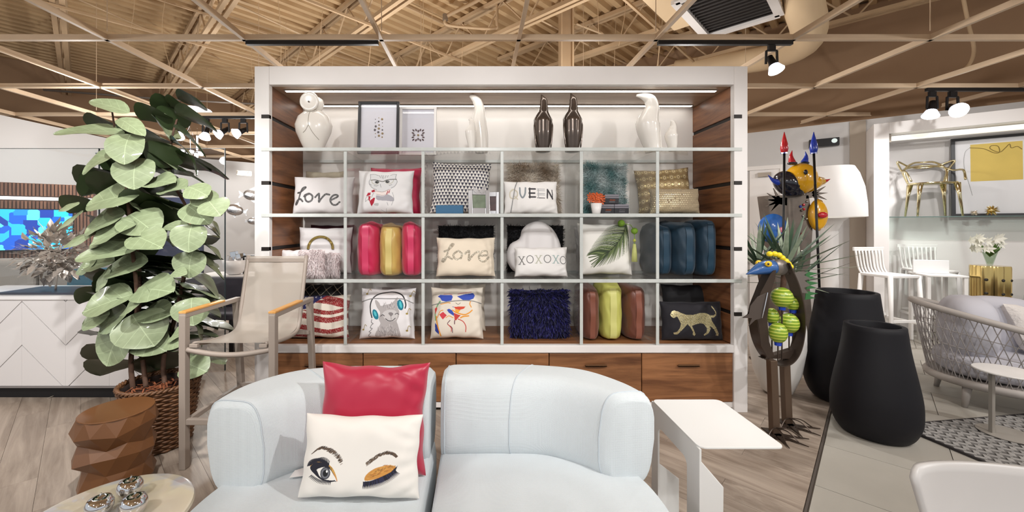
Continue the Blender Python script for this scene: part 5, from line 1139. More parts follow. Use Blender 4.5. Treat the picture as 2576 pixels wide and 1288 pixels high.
# abstract print seen between the leaves
pc = thing('abstract_painting', 'dark blue and orange abstract picture behind the fig leaves', 'picture', P(415, 570, 6.4)); 
MB().b2((-0.55, 0, -0.8), (0.6, 0.04, 0.45)).build('canvas', mat('dark_abstract', (30, 34, 60), 0.5, var=0.5, vscale=2), pc)
MB().prism([(-0.2, -0.006, 0.15), (0.0, -0.006, 0.35), (0.12, -0.006, 0.16), (-0.05, -0.006, 0.12)], 0.005, (0, 1, 0)).build('patch', mat('orange_patch', (222, 120, 40), 0.6), pc)
MB().prism([(0.28, -0.006, 0.1), (0.5, -0.006, 0.16), (0.46, -0.006, -0.06), (0.3, -0.006, -0.04)], 0.005, (0, 1, 0)).build('patch', mat('rust_patch', (200, 92, 40), 0.6), pc)
easel = MB(); [easel.bar((x0, 0.06, 1.0-2.45), (x1, 0.03, 0.2), 0.03, 0.03, (0, 1, 0)) for x0, x1 in ((-0.5, -0.2), (0.5, 0.25))]; easel.V = [(v[0], v[1], max(v[2], -EYE+0.02)) for v in easel.V]; easel.build('easel_leg', BLACK, pc)
pc.location.z = EYE

# ------------------------------------------------------------------ things seen between glass edge and bookcase
FIS = mat('hammered_silver', (200, 200, 202), 0.2, 0.9, bump=0.4, bscale=24)
def fish(label, px, py, Y, L_, flip, rz=0.0):
    t = thing('metal_fish', label, 'wall ornament', P(px, py, Y), group='silver metal fish'); s = -1 if flip else 1
    MB().ell((0, 0, 0), (L_*0.42, L_*0.09, L_*0.3), 16, 10).build('body', FIS, t, True)
    MB().prism([(s*L_*0.36, 0, 0.0), (s*L_*0.62, 0, L_*0.2), (s*L_*0.55, 0, 0), (s*L_*0.62, 0, -L_*0.2)], 0.01, (0, 1, 0)).build('tail', FIS, t)
    MB().prism([(-L_*0.2, 0, L_*0.24), (L_*0.1, 0, L_*0.42), (L_*0.2, 0, L_*0.2)], 0.01, (0, 1, 0)).build('fin', FIS, t); MB().prism([(-L_*0.1, 0, -L_*0.26), (L_*0.1, 0, -L_*0.42), (L_*0.18, 0, -L_*0.2)], 0.01, (0, 1, 0)).build('fin', FIS, t)
    t.rotation_euler = (0, rz, 0.5); return t
fish('silver metal fish cut off by the bookcase edge', 634, 490, 9.0, 0.42, True); fish('round silver metal fish just right of the glass edge', 590, 528, 8.6, 0.40, False, 0.2); fish('small silver metal fish low beside the bookcase', 636, 556, 9.0, 0.26, True)
em = thing('emergency_light', 'white emergency light box high on the far wall', 'emergency light', P(614, 436, 9.2), 0.6)
MB().box((0, 0, 0), (0.3, 0.08, 0.11)).build('case', mat('ivory_plastic', (226, 220, 208), 0.5), em, bevel=0.01)
for x in (-0.11, 0.11): MB().lathe([(0.035, 0), (0.035, 0.03), (0.0, 0.035)], 14).build('lamp_head', WHITE, em, True, (x, -0.04, 0), (PI/2, 0, 0))
cs = thing('console_table', 'white console table with dark base beyond the stool', 'console table', (P(600, 0, 5.6).x, 5.6, 0))
MB().b2((-0.5, -0.25, 0.78), (0.6, 0.25, 0.82)).build('top', WHITE, cs, bevel=0.004); MB().b2((-0.46, -0.22, 0.68), (0.56, 0.22, 0.78)).build('apron', mat('dark_apron', (44, 36, 36), 0.5), cs)
for x in (-0.44, 0.54):
    for y in (-0.2, 0.2): MB().b2((x-0.02, y-0.02, 0), (x+0.02, y+0.02, 0.68)).build('leg', BLACK, cs)
bw_ = thing('white_bowl', 'rounded white bowl on the console table', 'bowl', (P(590, 0, 5.5).x, 5.5, 0.821)); MB().lathe([(0.06, 0), (0.1, 0.02), (0.14, 0.1), (0.15, 0.2), (0.135, 0.2), (0.1, 0.06), (0, 0.05)], 24).build('body', WHITE, bw_, True)
cb = thing('chrome_ornament', 'chrome cube ornament in the white bowl', 'ornament', (P(592, 0, 5.5).x, 5.5, 1.03)); rg = random.Random(4)
for k in range(6): MB().box((rg.uniform(-.08, .1), rg.uniform(-.04, .04), rg.uniform(-0.01, 0.08)), (rg.uniform(.04, .08),)*3, Matrix.Rotation(rg.uniform(0, 3), 3, 'Z') @ Matrix.Rotation(rg.uniform(-.4, .4), 3, 'X')).build('cube', CHROME, cb, bevel=0.003)
tr2 = thing('black_tray_stand', 'black metal tray stand beside the bookcase edge', 'stand', (P(632, 0, 5.6).x, 5.62, 0.821)); MB().b2((-0.14, -0.1, 0.24), (0.16, 0.1, 0.26)).build('tray', BLACK, tr2); 
for x in (-0.12, 0.14): MB().b2((x-0.008, -0.008, 0), (x+0.008, 0.008, 0.24)).build('post', BLACK, tr2)
# dark low dining chairs behind stool
dcx = thing('dark_bench', 'dark metal framed bench behind the basket', 'bench', (P(520, 0, 4.7).x, 4.7, 0)); DKM = mat('dark_grey_cloth', (52, 48, 58), 0.7)
MB().b2((-0.5, -0.2, 0.42), (0.45, 0.25, 0.5)).build('seat', DKM, dcx, bevel=0.02); MB().b2((-0.5, 0.2, 0.5), (0.45, 0.26, 0.86)).build('back', DKM, dcx, bevel=0.02)
for x in (-0.45, 0.0, 0.4): MB().b2((x-0.025, -0.18, 0), (x+0.025, -0.13, 0.42)).build('leg', BLACK, dcx)
# chandelier and pendant behind fig
ch = thing('ring_chandelier', 'chrome ring chandelier of small glass lamps behind the fig', 'chandelier', P(477, 385, 6.6)); MB().tube([(0.16*math.cos(a), 0.16*math.sin(a), 0) for a in np.linspace(0, 2*PI, 25)[:-1]], 0.012, 6, closed=True).build('ring', CHROME, ch, True)
for k in range(8): a = k*PI/4; MB().lathe([(0.0, -0.03), (0.03, -0.025), (0.035, 0.02), (0.0, 0.03)], 10, (0.16*math.cos(a), 0.16*math.sin(a), 0.0)).build('lamp_cup', mat('frosted_lamp', (240, 244, 255), 0.3, emit=(240, 245, 255), estr=1.6), ch, True)
for a in (0, 2.1, 4.2): MB().tube([(0.16*math.cos(a), 0.16*math.sin(a), 0), (0, 0, 0.45)], 0.003, 4).build('cable', CHROME, ch)
MB().tube([(0, 0, 0.45), (0, 0, 3.15+0.0-ch.location.z)], 0.004, 4).build('cable', CHROME, ch)
pd = thing('tube_pendant', 'slim vertical glowing tube pendant right of the fig crown', 'pendant lamp', P(496, 440, 6.6))
for z0_, z1_ in ((0.0, 0.16), (0.22, 0.34), (0.36, 0.6)): MB().tube([(0, 0, z0_+0.05), (0, 0, z1_+0.05)], 0.014, 10).build('tube', mat('tube_glow', (255, 255, 255), 0.4, emit=(245, 246, 255), estr=3), pd, True)
MB().tube([(0, 0, 0.0), (0, 0, 3.15-pd.location.z)], 0.003, 4).build('cable', CHROME, pd)
rp = thing('ring_pendant', 'flat glowing oval pendant above the fig crown', 'pendant lamp', P(493, 278, 6.2)); MB().lathe([(0.0, 0.02), (0.2, 0.02), (0.215, 0.0), (0.2, -0.02), (0.0, -0.02)], 28).build('disc', mat('disc_glow', (250, 250, 255), 0.4, emit=(245, 246, 255), estr=1.2), rp, True); MB().tube([(0, 0, 0.02), (0, 0, 3.2-rp.location.z if rp.location.z < 3.1 else 1.0)], 0.003, 4).build('cable', CHROME, rp)

# ------------------------------------------------------------------ wicker basket with fiddle leaf fig
fg = thing('wicker_basket', 'dark wicker basket with bark mulch holding the fig tree', 'basket', (-2.19, 2.74, 0))
WIK = mat('dark_wicker', (104, 70, 44), 0.5, var=0.35, vscale=30); mb = MB(); nb = 30
for k in range(26):
    z = 0.012+k*0.0158; r = 0.172+0.052*(z/0.42)
    mb.tube([((r+0.006*math.sin(15*a+(k % 2)*PI))*math.cos(a), (r+0.006*math.sin(15*a+(k % 2)*PI))*math.sin(a), z) for a in np.linspace(0, 2*PI, 91)[:-1]], 0.0085, 5, closed=True)
mb.build('weave', WIK, fg, True)
mb = MB()
for k in range(nb): a = 2*PI*k/nb; mb.tube([(0.168*math.cos(a), 0.168*math.sin(a), 0.0), (0.22*math.cos(a), 0.22*math.sin(a), 0.42)], 0.005, 5)
mb.build('stakes', WIK, fg); MB().lathe([(0.0, 0.0), (0.165, 0.0), (0.214, 0.41), (0.206, 0.41), (0.2, 0.37)], 36, cap=False).build('liner', mat('basket_liner', (40, 26, 20), 0.9), fg, True)
mb = MB()
for s in (0, PI): mb.tube([(0.226*math.cos(a)+0.008*math.cos(6*a*4+s)*math.cos(a), 0.226*math.sin(a)+0.008*math.cos(24*a+s)*math.sin(a), 0.425+0.008*math.sin(24*a+s)) for a in np.linspace(0, 2*PI, 121)[:-1]], 0.009, 6, closed=True)
mb.build('braided_rim', WIK, fg, True); MB().lathe([(0.0, 0.385), (0.1, 0.382), (0.203, 0.37)], 28, cap=False).build('soil', mat('bark_soil', (70, 40, 26), 0.9, var=0.4, vscale=40, bump=0.8, bscale=60), fg, True)
rg = random.Random(3); mb = MB()
for k in range(90):
    a = rg.uniform(0, 6.28); r = rg.uniform(0, 0.19); d = Vector((rg.uniform(-1, 1), rg.uniform(-1, 1), rg.uniform(-.2, .5))).normalized()*rg.uniform(.02, .06); p = Vector((r*math.cos(a), r*math.sin(a), 0.388)); mb.bar(p-d/2+Vector((0, 0, .008)), p+d/2+Vector((0, 0, .008)), 0.008, 0.003)
o = mb.build('bark_chips', mat('bark_chip', (134, 76, 46), 0.8, var=0.4, vscale=30), fg); o['kind'] = 'stuff'
fig = thing('fiddle_leaf_fig', 'tall fiddle leaf fig tree with broad pale green leaves', 'plant', (-2.19, 2.74, 0.386))
LOC = Vector((-2.19, 2.74, 0.386)); TRK = mat('fig_bark', (86, 62, 48), 0.8, var=0.3, vscale=20, bump=0.4, bscale=40)
stems = []
for pts in ([(335, 985, 2.7), (330, 900, 2.7), (345, 760, 2.72), (330, 600, 2.74), (318, 470, 2.76), (305, 400, 2.76), (290, 330, 2.76), (282, 280, 2.76)], [(368, 975, 2.72), (362, 930, 2.74), (350, 820, 2.78), (352, 700, 2.82), (345, 620, 2.84), (330, 520, 2.82), (322, 440, 2.8)], [(415, 970, 2.78), (412, 900, 2.82), (440, 800, 2.84), (462, 700, 2.82), (473, 640, 2.78), (470, 580, 2.8), (472, 530, 2.8), (440, 470, 2.84), (425, 430, 2.88), (432, 350, 2.9), (450, 280, 2.92), (455, 225, 2.94)]):
    q = crom([tuple(P(*p)-LOC) for p in pts], 6); stems.append(q); n_ = len(q); MB().tube(q, [0.016-0.011*i/n_ for i in range(n_)], 8).build('stem', TRK, fig, True)
m, nt, b = nodes_of('fig_leaf'); N = nt.nodes; L = nt.links
tc = N.new('ShaderNodeTexCoord'); ge = N.new('ShaderNodeNewGeometry'); nz = N.new('ShaderNodeTexNoise'); nz.inputs['Scale'].default_value = 7; L.new(tc.outputs['Object'], nz.inputs['Vector'])
cr = N.new('ShaderNodeValToRGB'); cr.color_ramp.elements[0].color = (*lin((118, 132, 98)), 1); cr.color_ramp.elements[1].color = (*lin((152, 164, 130)), 1); L.new(nz.outputs['Fac'], cr.inputs[0])
# veins: light midrib and side veins from the leaf's own coordinates
sp_ = N.new('ShaderNodeSeparateXYZ'); L.new(tc.outputs['Object'], sp_.inputs[0])
ab = N.new('ShaderNodeMath'); ab.operation = 'ABSOLUTE'; L.new(sp_.outputs['X'], ab.inputs[0])
lt = N.new('ShaderNodeMath'); lt.operation = 'LESS_THAN'; lt.inputs[1].default_value = 0.009; L.new(ab.outputs[0], lt.inputs[0])
sb_ = N.new('ShaderNodeMath'); sb_.operation = 'MULTIPLY_ADD'; sb_.inputs[1].default_value = -0.7; L.new(ab.outputs[0], sb_.inputs[0]); L.new(sp_.outputs['Y'], sb_.inputs[2])
fm_ = N.new('ShaderNodeMath'); fm_.operation = 'PINGPONG'; fm_.inputs[1].default_value = 0.11; L.new(sb_.outputs[0], fm_.inputs[0])
l2 = N.new('ShaderNodeMath'); l2.operation = 'LESS_THAN'; l2.inputs[1].default_value = 0.004; L.new(fm_.outputs[0], l2.inputs[0])
mxv = N.new('ShaderNodeMath'); mxv.operation = 'MAXIMUM'; L.new(lt.outputs[0], mxv.inputs[0]); L.new(l2.outputs[0], mxv.inputs[1])
mc = N.new('ShaderNodeMix'); mc.data_type = 'RGBA'; L.new(mxv.outputs[0], mc.inputs[0]); L.new(cr.outputs[0], mc.inputs[6]); mc.inputs[7].default_value = (*lin((164, 178, 142)), 1)
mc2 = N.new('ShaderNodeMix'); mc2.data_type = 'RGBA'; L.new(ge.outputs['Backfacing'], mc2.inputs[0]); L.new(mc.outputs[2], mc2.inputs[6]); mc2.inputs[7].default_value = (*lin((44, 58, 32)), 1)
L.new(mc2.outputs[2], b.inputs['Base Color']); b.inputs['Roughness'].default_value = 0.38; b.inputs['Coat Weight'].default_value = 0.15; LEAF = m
def leaf_mesh(curl, fold, wavy, seed):
    rg = random.Random(seed); mb = MB(); nv = 12; us = (-1, -0.55, 0, 0.55, 1); V = []
    for j in range(nv):
        t = j/(nv-1); t = 0.5-0.5*math.cos(PI*t)
        wd_ = 0.5*max(0.0, math.sin(PI*t**0.82))**0.62*(0.86+0.2*t)+(0.012 if j == 0 else 0.0)
        for u in us: x = u*wd_; V.append((x, t, fold*abs(u)**1.5*wd_-curl*t*t+wavy*math.sin(9*t+4*u+seed)*abs(u)))
    F = [(j*5+i, j*5+i+1, (j+1)*5+i+1, (j+1)*5+i) for j in range(nv-1) for i in range(4)]
    mb.add(V, F); me = mb.mesh('leaf', LEAF, True, recalc=False); return me
LV = [leaf_mesh(0.22, 0.16, 0.02, 1), leaf_mesh(0.38, 0.1, 0.03, 2), leaf_mesh(0.1, 0.25, 0.03, 3), leaf_mesh(0.3, -0.12, 0.03, 4)]
def place_leaf(px, py, Lp, Wp, th, Y, bright=True, var=0, fwd=None):
    """leaf centred near (px,py), length Lp and width Wp in photo pixels at depth Y, tip towards image angle th"""
    a = math.radians(th); down = max(0, -math.sin(a))
    f_ = fwd if fwd is not None else (0.35 if bright else -0.25)
    A = Vector((math.cos(a), -f_, math.sin(a))); A.normalize()
    Nn = Vector((0.1*math.cos(a), -0.75 if bright else 0.35, 0.85)) if bright else Vector((0.2, 0.25, 0.95))
    Nn = (Nn-A*Nn.dot(A)).normalized(); X = A.cross(Nn)
    Lm = Lp/1000*Y*1.1; proj = math.hypot(X.x, X.z); Wm = Wp/1000*Y/max(0.35, proj)*1.4; Wm = min(max(Wm, Lm*0.42), Lm*1.5)
    if Lm < Wm*0.8 and bright: pass
    sc_ = Vector((Wm*1.0/1.0, Lm, (Lm+Wm)/2)); c = P(px, py, Y)
    M = Matrix((X*sc_.x, A*sc_.y, Nn*sc_.z)).transposed(); base = c-A*Lm*0.5-LOC
    o = bpy.data.objects.new('leaf', LV[var % 4]); col.objects.link(o); o.parent = fig; o.matrix_local = Matrix.Translation(base) @ M.to_4x4()
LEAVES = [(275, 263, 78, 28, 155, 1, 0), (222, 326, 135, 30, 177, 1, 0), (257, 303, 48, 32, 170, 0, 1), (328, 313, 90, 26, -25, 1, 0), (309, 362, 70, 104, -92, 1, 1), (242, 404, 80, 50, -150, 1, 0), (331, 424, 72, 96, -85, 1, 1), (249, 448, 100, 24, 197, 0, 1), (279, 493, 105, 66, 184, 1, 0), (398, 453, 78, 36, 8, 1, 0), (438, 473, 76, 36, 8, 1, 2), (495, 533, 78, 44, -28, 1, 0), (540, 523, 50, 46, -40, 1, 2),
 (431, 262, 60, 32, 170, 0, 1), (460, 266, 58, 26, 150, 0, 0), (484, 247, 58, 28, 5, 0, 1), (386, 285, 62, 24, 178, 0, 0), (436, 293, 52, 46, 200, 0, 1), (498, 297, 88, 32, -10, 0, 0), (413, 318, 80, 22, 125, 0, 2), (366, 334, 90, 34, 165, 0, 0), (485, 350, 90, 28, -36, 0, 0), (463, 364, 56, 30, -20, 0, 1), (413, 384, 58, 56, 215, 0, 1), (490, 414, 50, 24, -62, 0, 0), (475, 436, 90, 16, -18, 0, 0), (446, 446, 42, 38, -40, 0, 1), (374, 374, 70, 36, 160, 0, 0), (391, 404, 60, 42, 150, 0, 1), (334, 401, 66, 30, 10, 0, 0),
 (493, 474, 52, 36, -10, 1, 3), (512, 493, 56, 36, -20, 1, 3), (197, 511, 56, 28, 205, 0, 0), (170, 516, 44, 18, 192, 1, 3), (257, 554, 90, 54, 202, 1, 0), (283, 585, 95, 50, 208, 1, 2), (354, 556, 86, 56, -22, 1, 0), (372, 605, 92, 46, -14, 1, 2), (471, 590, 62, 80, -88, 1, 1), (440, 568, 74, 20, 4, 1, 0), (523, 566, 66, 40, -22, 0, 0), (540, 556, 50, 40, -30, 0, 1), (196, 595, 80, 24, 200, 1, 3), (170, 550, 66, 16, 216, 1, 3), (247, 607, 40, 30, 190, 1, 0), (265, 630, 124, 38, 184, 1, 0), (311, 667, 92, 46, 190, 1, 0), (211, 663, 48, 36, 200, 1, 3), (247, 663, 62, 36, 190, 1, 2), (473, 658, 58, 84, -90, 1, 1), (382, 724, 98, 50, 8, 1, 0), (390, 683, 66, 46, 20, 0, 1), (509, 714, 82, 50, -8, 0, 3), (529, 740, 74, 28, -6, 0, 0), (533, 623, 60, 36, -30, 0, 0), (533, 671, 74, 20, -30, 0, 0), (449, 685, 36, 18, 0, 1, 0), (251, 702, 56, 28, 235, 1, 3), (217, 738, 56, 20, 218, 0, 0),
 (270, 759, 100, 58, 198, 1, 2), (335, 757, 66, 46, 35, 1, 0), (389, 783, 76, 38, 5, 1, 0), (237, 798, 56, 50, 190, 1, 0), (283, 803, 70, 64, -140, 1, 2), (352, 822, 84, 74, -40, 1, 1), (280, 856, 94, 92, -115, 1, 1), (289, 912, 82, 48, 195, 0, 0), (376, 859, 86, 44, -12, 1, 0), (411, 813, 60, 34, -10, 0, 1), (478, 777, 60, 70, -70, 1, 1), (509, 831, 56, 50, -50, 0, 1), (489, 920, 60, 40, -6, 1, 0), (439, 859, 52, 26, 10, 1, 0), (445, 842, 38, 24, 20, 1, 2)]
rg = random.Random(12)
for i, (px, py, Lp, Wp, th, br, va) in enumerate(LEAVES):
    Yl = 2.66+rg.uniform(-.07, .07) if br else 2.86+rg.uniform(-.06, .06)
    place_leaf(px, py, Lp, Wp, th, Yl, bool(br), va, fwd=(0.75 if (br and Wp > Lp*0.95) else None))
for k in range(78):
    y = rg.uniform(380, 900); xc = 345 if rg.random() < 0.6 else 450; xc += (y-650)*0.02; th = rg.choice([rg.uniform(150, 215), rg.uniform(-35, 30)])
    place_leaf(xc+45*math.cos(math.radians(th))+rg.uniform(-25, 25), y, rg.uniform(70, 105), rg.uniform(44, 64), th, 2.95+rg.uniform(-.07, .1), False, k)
# low faceted shade of lamp black cord on floor (cable by plinth)
o = MB().tube(crom([tuple(FZ(118, 1003)), tuple(FZ(150, 990, 0.02)), tuple(FZ(185, 985, 0.02)), tuple(FZ(235, 992, 0.004))], 6), 0.004, 6).build('power_cable', mat('grey_cable', (140, 132, 120), 0.6), None, True); tag(o, 'thin grey cable lying at the counter plinth', 'cable')
# ------------------------------------------------------------------ right wall niche
def wp(px, py, off):
    D_ = Vector(((px-CX)/1000, 1, -(py-CY)/1000)); n_ = Vector((WN.x, WN.y, 0)); t = (WB.dot(n_)+off)/D_.dot(n_); q = D_*t+Vector((0, 0, EYE)); return (q-WB).dot(WE), q.z, q
OFF = 0.6
nc = thing('niche_unit', 'white wall niche with a light tube and glass shelf', 'wall niche', WB, rot=(0, 0, WANG))
s0, zt_, _ = wp(2198, 312, OFF); s1, _, _ = wp(2237, 340, OFF); _, zin, _ = wp(2237, 336, OFF); _, zsh, _ = wp(2237, 545, OFF); S9 = s0+4.5
NCW = mat('niche_white', (238, 234, 232), 0.5)
MB().b2((s0, -OFF, 0), (s1, -0.002, zt_)).build('stile', NCW, nc, bevel=0.004)
MB().b2((s1, -OFF, zin), (S9, -0.002, zt_)).build('header', NCW, nc, bevel=0.004)
MB().b2((s1, -0.03, 0), (S9, -0.004, zin)).build('back_panel', mat('niche_back_shade', (214, 210, 208), 0.6), nc)  # grey puts the shade under the glass shelf into the panel colour
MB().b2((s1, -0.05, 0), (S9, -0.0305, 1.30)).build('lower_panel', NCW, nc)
sh = MB().b2((s1+0.002, -OFF+0.02, zsh-0.012), (S9, -0.052, zsh)).build('glass_shelf', glass('shelf_glass', (0.82, 0.9, 0.87), 0.3, 0.03), nc)
MB().b2((s1+0.002, -OFF+0.012, zsh-0.012), (S9, -OFF+0.0195, zsh)).build('polished_edge', mat('green_glass_edge', (92, 108, 104), 0.2), sh)
MB().bar((s1+0.03, -OFF+0.1, zin-0.06), (S9, -OFF+0.1, zin-0.06), 0.06, 0.06).build('light_tube', mat('tube_white', (235, 235, 225), 0.3, emit=(255, 252, 240), estr=0.5), nc)
MB().b2((s1+0.001, -OFF+0.05, zin-0.11), (s1+0.028, -OFF+0.15, zin-0.001)).build('tube_bracket', mat('grey_fitting', (150, 140, 128), 0.4, 0.6), nc)
# leaning painting
sp0, ztp, _ = wp(2393, 350, 0.1); sp1, _, _ = wp(2640, 330, 0.1)
pa = thing('framed_painting', 'black framed painting with a yellow square on white', 'painting', WB+WE*sp0+WN*0.1+Vector((0, 0, zsh+0.001)), rot=(-0.03, 0, WANG)); W_, H_ = sp1-sp0, ztp-zsh
for p, q in (((0, -0.03, 0), (0.035, 0, H_)), ((W_-0.035, -0.03, 0), (W_, 0, H_)), ((0.035, -0.03, 0), (W_-0.035, 0, 0.035)), ((0.035, -0.03, H_-0.035), (W_-0.035, 0, H_))): MB().b2(p, q).build('frame_bar', mat('dark_frame', (42, 42, 46), 0.4), pa)
MB().b2((0.035, -0.012, 0.035), (W_-0.035, -0.004, H_-0.035)).build('paper', mat('art_paper', (222, 221, 224), 0.35), pa)
y0, _, _ = wp(2442, 400, 0.1); y1, _, _ = wp(2574, 400, 0.1); _, zy0, _ = wp(2442, 457, 0.1); _, zy1, _ = wp(2442, 364, 0.1)
MB().b2((y0-sp0, -0.0135, zy0-zsh), (y1-sp0, -0.0122, zy1-zsh)).build('yellow_square', mat('yellow_paint', (212, 184, 92), 0.6, var=0.06, vscale=4), pa)
ln = [(2440, 372), (2475, 374), (2500, 384), (2515, 383), (2512, 368), (2496, 366), (2492, 374), (2515, 383), (2530, 372), (2541, 362), (2545, 372), (2560, 368), (2572, 375)]
MB().tube([(wp(x, y, 0.1)[0]-sp0, -0.0145, wp(x, y, 0.1)[1]-zsh) for x, y in crom(ln, 4)], 0.004, 5).build('ink_line', mat('ink_line', (130, 108, 50), 0.6), pa)
ln = [(2440, 372), (2428, 385), (2426, 420), (2440, 470), (2446, 492)]
MB().tube([(wp(x, y, 0.1)[0]-sp0, -0.0145, wp(x, y, 0.1)[1]-zsh) for x, y in crom(ln, 4)], 0.0025, 5).build('ink_line', mat('faint_line', (186, 186, 186), 0.6), pa)
# gold chair on shelf
sg, _, _ = wp(2345, 545, 0.345); gc = thing('gold_chair', 'shiny gold chair with looping open back on the niche shelf', 'chair', WB+WE*sg+WN*0.345+Vector((0, 0, zsh+0.001)), rot=(0, 0, WANG+PI+0.2)); gc.scale = (0.95, 0.78, 0.95)
CHG = mat('champagne_gold', (214, 200, 160), 0.12, 1.0, var=0.02)
for x, y in ((-0.2, 0.19), (0.2, 0.19), (-0.19, -0.19), (0.19, -0.19)): MB().tube([(x*1.12, y*1.12, 0), (x, y, 0.3), (x*0.92, y*0.92, 0.46)], [0.011, 0.02, 0.036], 10).build('leg', CHG, gc, True)
MB().lathe([(0.0, 0.45), (0.2, 0.45), (0.235, 0.46), (0.235, 0.478), (0.2, 0.482), (0.0, 0.47)], 28, sx=1.08).build('seat', CHG, gc, True)
for pts in ([(-0.27, 0.16, 0.5), (-0.29, 0.05, 0.64), (-0.27, -0.15, 0.66), (-0.18, -0.23, 0.72), (0, -0.25, 0.75), (0.18, -0.23, 0.72), (0.27, -0.15, 0.66), (0.29, 0.05, 0.64), (0.27, 0.16, 0.5)], [(-0.18, -0.19, 0.46), (-0.24, -0.22, 0.66), (-0.3, -0.2, 0.8), (-0.15, -0.25, 0.74), (0.0, -0.26, 0.72), (0.15, -0.25, 0.74), (0.3, -0.2, 0.82), (0.24, -0.22, 0.66), (0.18, -0.19, 0.46)], [(-0.2, -0.15, 0.47), (-0.22, -0.22, 0.68), (-0.12, -0.25, 0.79), (0, -0.26, 0.8), (0.12, -0.25, 0.79), (0.22, -0.22, 0.68), (0.2, -0.15, 0.47)]): MB().tube(crom(pts, 6), 0.013, 8).build('back_loop', CHG, gc, True)
for lab, px, r, n_ in (('spiky gold starburst ornament on the niche shelf', 2494, 0.075, 60), ('small pale starburst ornament beside the gold one', 2452, 0.045, 34)):
    sg, _, _ = wp(px, 545, 0.3); t = thing('starburst', lab, 'ornament', WB+WE*sg+WN*0.3+Vector((0, 0, zsh+r*0.95)), rot=(0, 0, WANG)); rg = random.Random(n_)
    gm = GOLD if n_ == 60 else mat('pale_gold', (206, 190, 170), 0.3, 0.7); MB().ell((0, 0, 0), r*0.5, 12, 8).build('core', gm, t, True); mb = MB()
    for k in range(n_): d = Vector((rg.gauss(0, 1), rg.gauss(0, 1), rg.gauss(0, 1))).normalized(); mb.tube([d*r*0.4, d*r*rg.uniform(.85, 1.0)], [r*0.1, r*0.01], 5)
    mb.build('spikes', gm, t)
# door, beige strip, black wall box
d0, _, _ = wp(1886, 430, 0.0); d1, zd, _ = wp(1962, 425, 0.0)
dr = thing('door_1', 'white door partly hidden by the spear sculpture', 'door', WB, rot=(0, 0, WANG)); dr['kind'] = 'structure'; del dr['category']
MB().b2((d0, -0.03, 0), (d1, -0.003, zd)).build('leaf', mat('door_white', (228, 224, 221), 0.5), dr, bevel=0.003); MB().b2((d1, -0.05, 0), (d1+0.07, -0.003, zd+0.07)).build('jamb', mat('door_white', (228, 224, 221), 0.5), dr, bevel=0.003); MB().b2((d0-0.3, -0.05, zd), (d1, -0.003, zd+0.07)).build('lintel', mat('door_white', (228, 224, 221), 0.5), dr, bevel=0.003)
MB().b2((d1-0.12, -0.08, zd-0.12), (d1-0.3, -0.03, zd-0.05)).build('closer', mat('grey_fitting', (150, 140, 128), 0.4, 0.6), dr)
b0_, _, _ = wp(2137, 500, 0.0); o = MB().b2((b0_, -0.02, 0), (s0-0.002, -0.003, 3.09)).build('trim_2', mat('beige_strip', (176, 164, 150), 0.8), None, loc=WB, rot=(0, 0, WANG)); struct(o, 'beige wall strip beside the niche')  # thin beige panel on the white wall, darker than the wall beside it
bxp, zbx, q_ = wp(2073, 358, 0.12); o = thing('wall_speaker', 'black box fitting with a small lens high on the wall', 'wall fitting', q_, rot=(0, 0, WANG))
MB().box((0, 0.05, 0), (0.36, 0.1, 0.12)).build('case', BLACK, o, bevel=0.004); MB().lathe([(0.0, 0.0), (0.03, 0.0), (0.035, 0.01)], 14).build('lens', mat('grey_lens', (180, 190, 190), 0.2, emit=(220, 235, 230), estr=0.6), o, False, (0.12, -0.002, 0.01), (PI/2, 0, 0))

# ------------------------------------------------------------------ giant lamp
YL = 5.5; lp = thing('giant_floor_lamp', 'oversized white floor lamp with a bell shade', 'floor lamp', (P(2086, 0, YL).x, YL, 0)); LW = mat('lamp_white', (222, 219, 217), 0.45)
MB().lathe([(0.18, 0), (0.18, 0.02), (0.12, 0.04), (0.10, 0.3), (0.10, 1.45), (0.15, 1.56), (0.2, 1.6)], 28).build('stem', LW, lp, True, auto=0.7)
MB().lathe([(0.39, 1.62), (0.385, 1.8), (0.36, 2.02), (0.31, 2.2), (0.26, 2.3), (0.0, 2.305)], 36, cap=False).build('shade', LW, lp, True, auto=0.7); MB().lathe([(0.0, 1.60), (0.37, 1.615), (0.39, 1.62)], 36, cap=False).build('diffuser', mat('lamp_diffuser', (246, 244, 240), 0.5, emit=(255, 250, 240), estr=0.4), lp, True)

# ------------------------------------------------------------------ totem with bull head, discs and spears
YT = 4.3; tt = thing('totem_sculpture', 'tall dark metal totem with a yellow bull head and two spears', 'sculpture', (P(1985, 0, YT).x, YT, 0)); T0 = Vector(tt.location)
def tp(px, py, dy=0.0): return P(px, py, YT+dy)-T0
STL = mat('dark_patina_steel', (112, 102, 94), 0.5, 0.6, var=0.2, vscale=8); YEL = mat('yellow_glass', (232, 172, 30), 0.18, coat=0.5, var=0.06); RED = mat('red_glass', (196, 30, 44), 0.18, coat=0.5); BLU = mat('blue_glass', (28, 62, 176), 0.18, coat=0.5); NVY = mat('navy_glass', (26, 26, 40), 0.15, coat=0.6)
body = MB(); a = [tp(1930, 492), tp(2035, 490), tp(2046, 560), tp(2036, 700), tp(2044, 800), tp(2044, 915), tp(1948, 915), tp(1955, 760), tp(1945, 600)]; body.prism(a, 0.16, (0, 1, 0)); body.build('body', STL, tt, bevel=0.006)
rg = random.Random(4)
for k in range(26): p = tp(rg.uniform(2012, 2034), rg.uniform(505, 740), -0.006); MB().ell(p, (0.014, 0.01, 0.014), 8, 5).build('stud', rg.choice([RED, BLU, CHROME, STL, RED]), tt, True)
for k in range(3): MB().ell(tp(2012, 756+k*22, -0.6), (0.012,)*3, 8, 6).build('bead', YEL, tt, True)
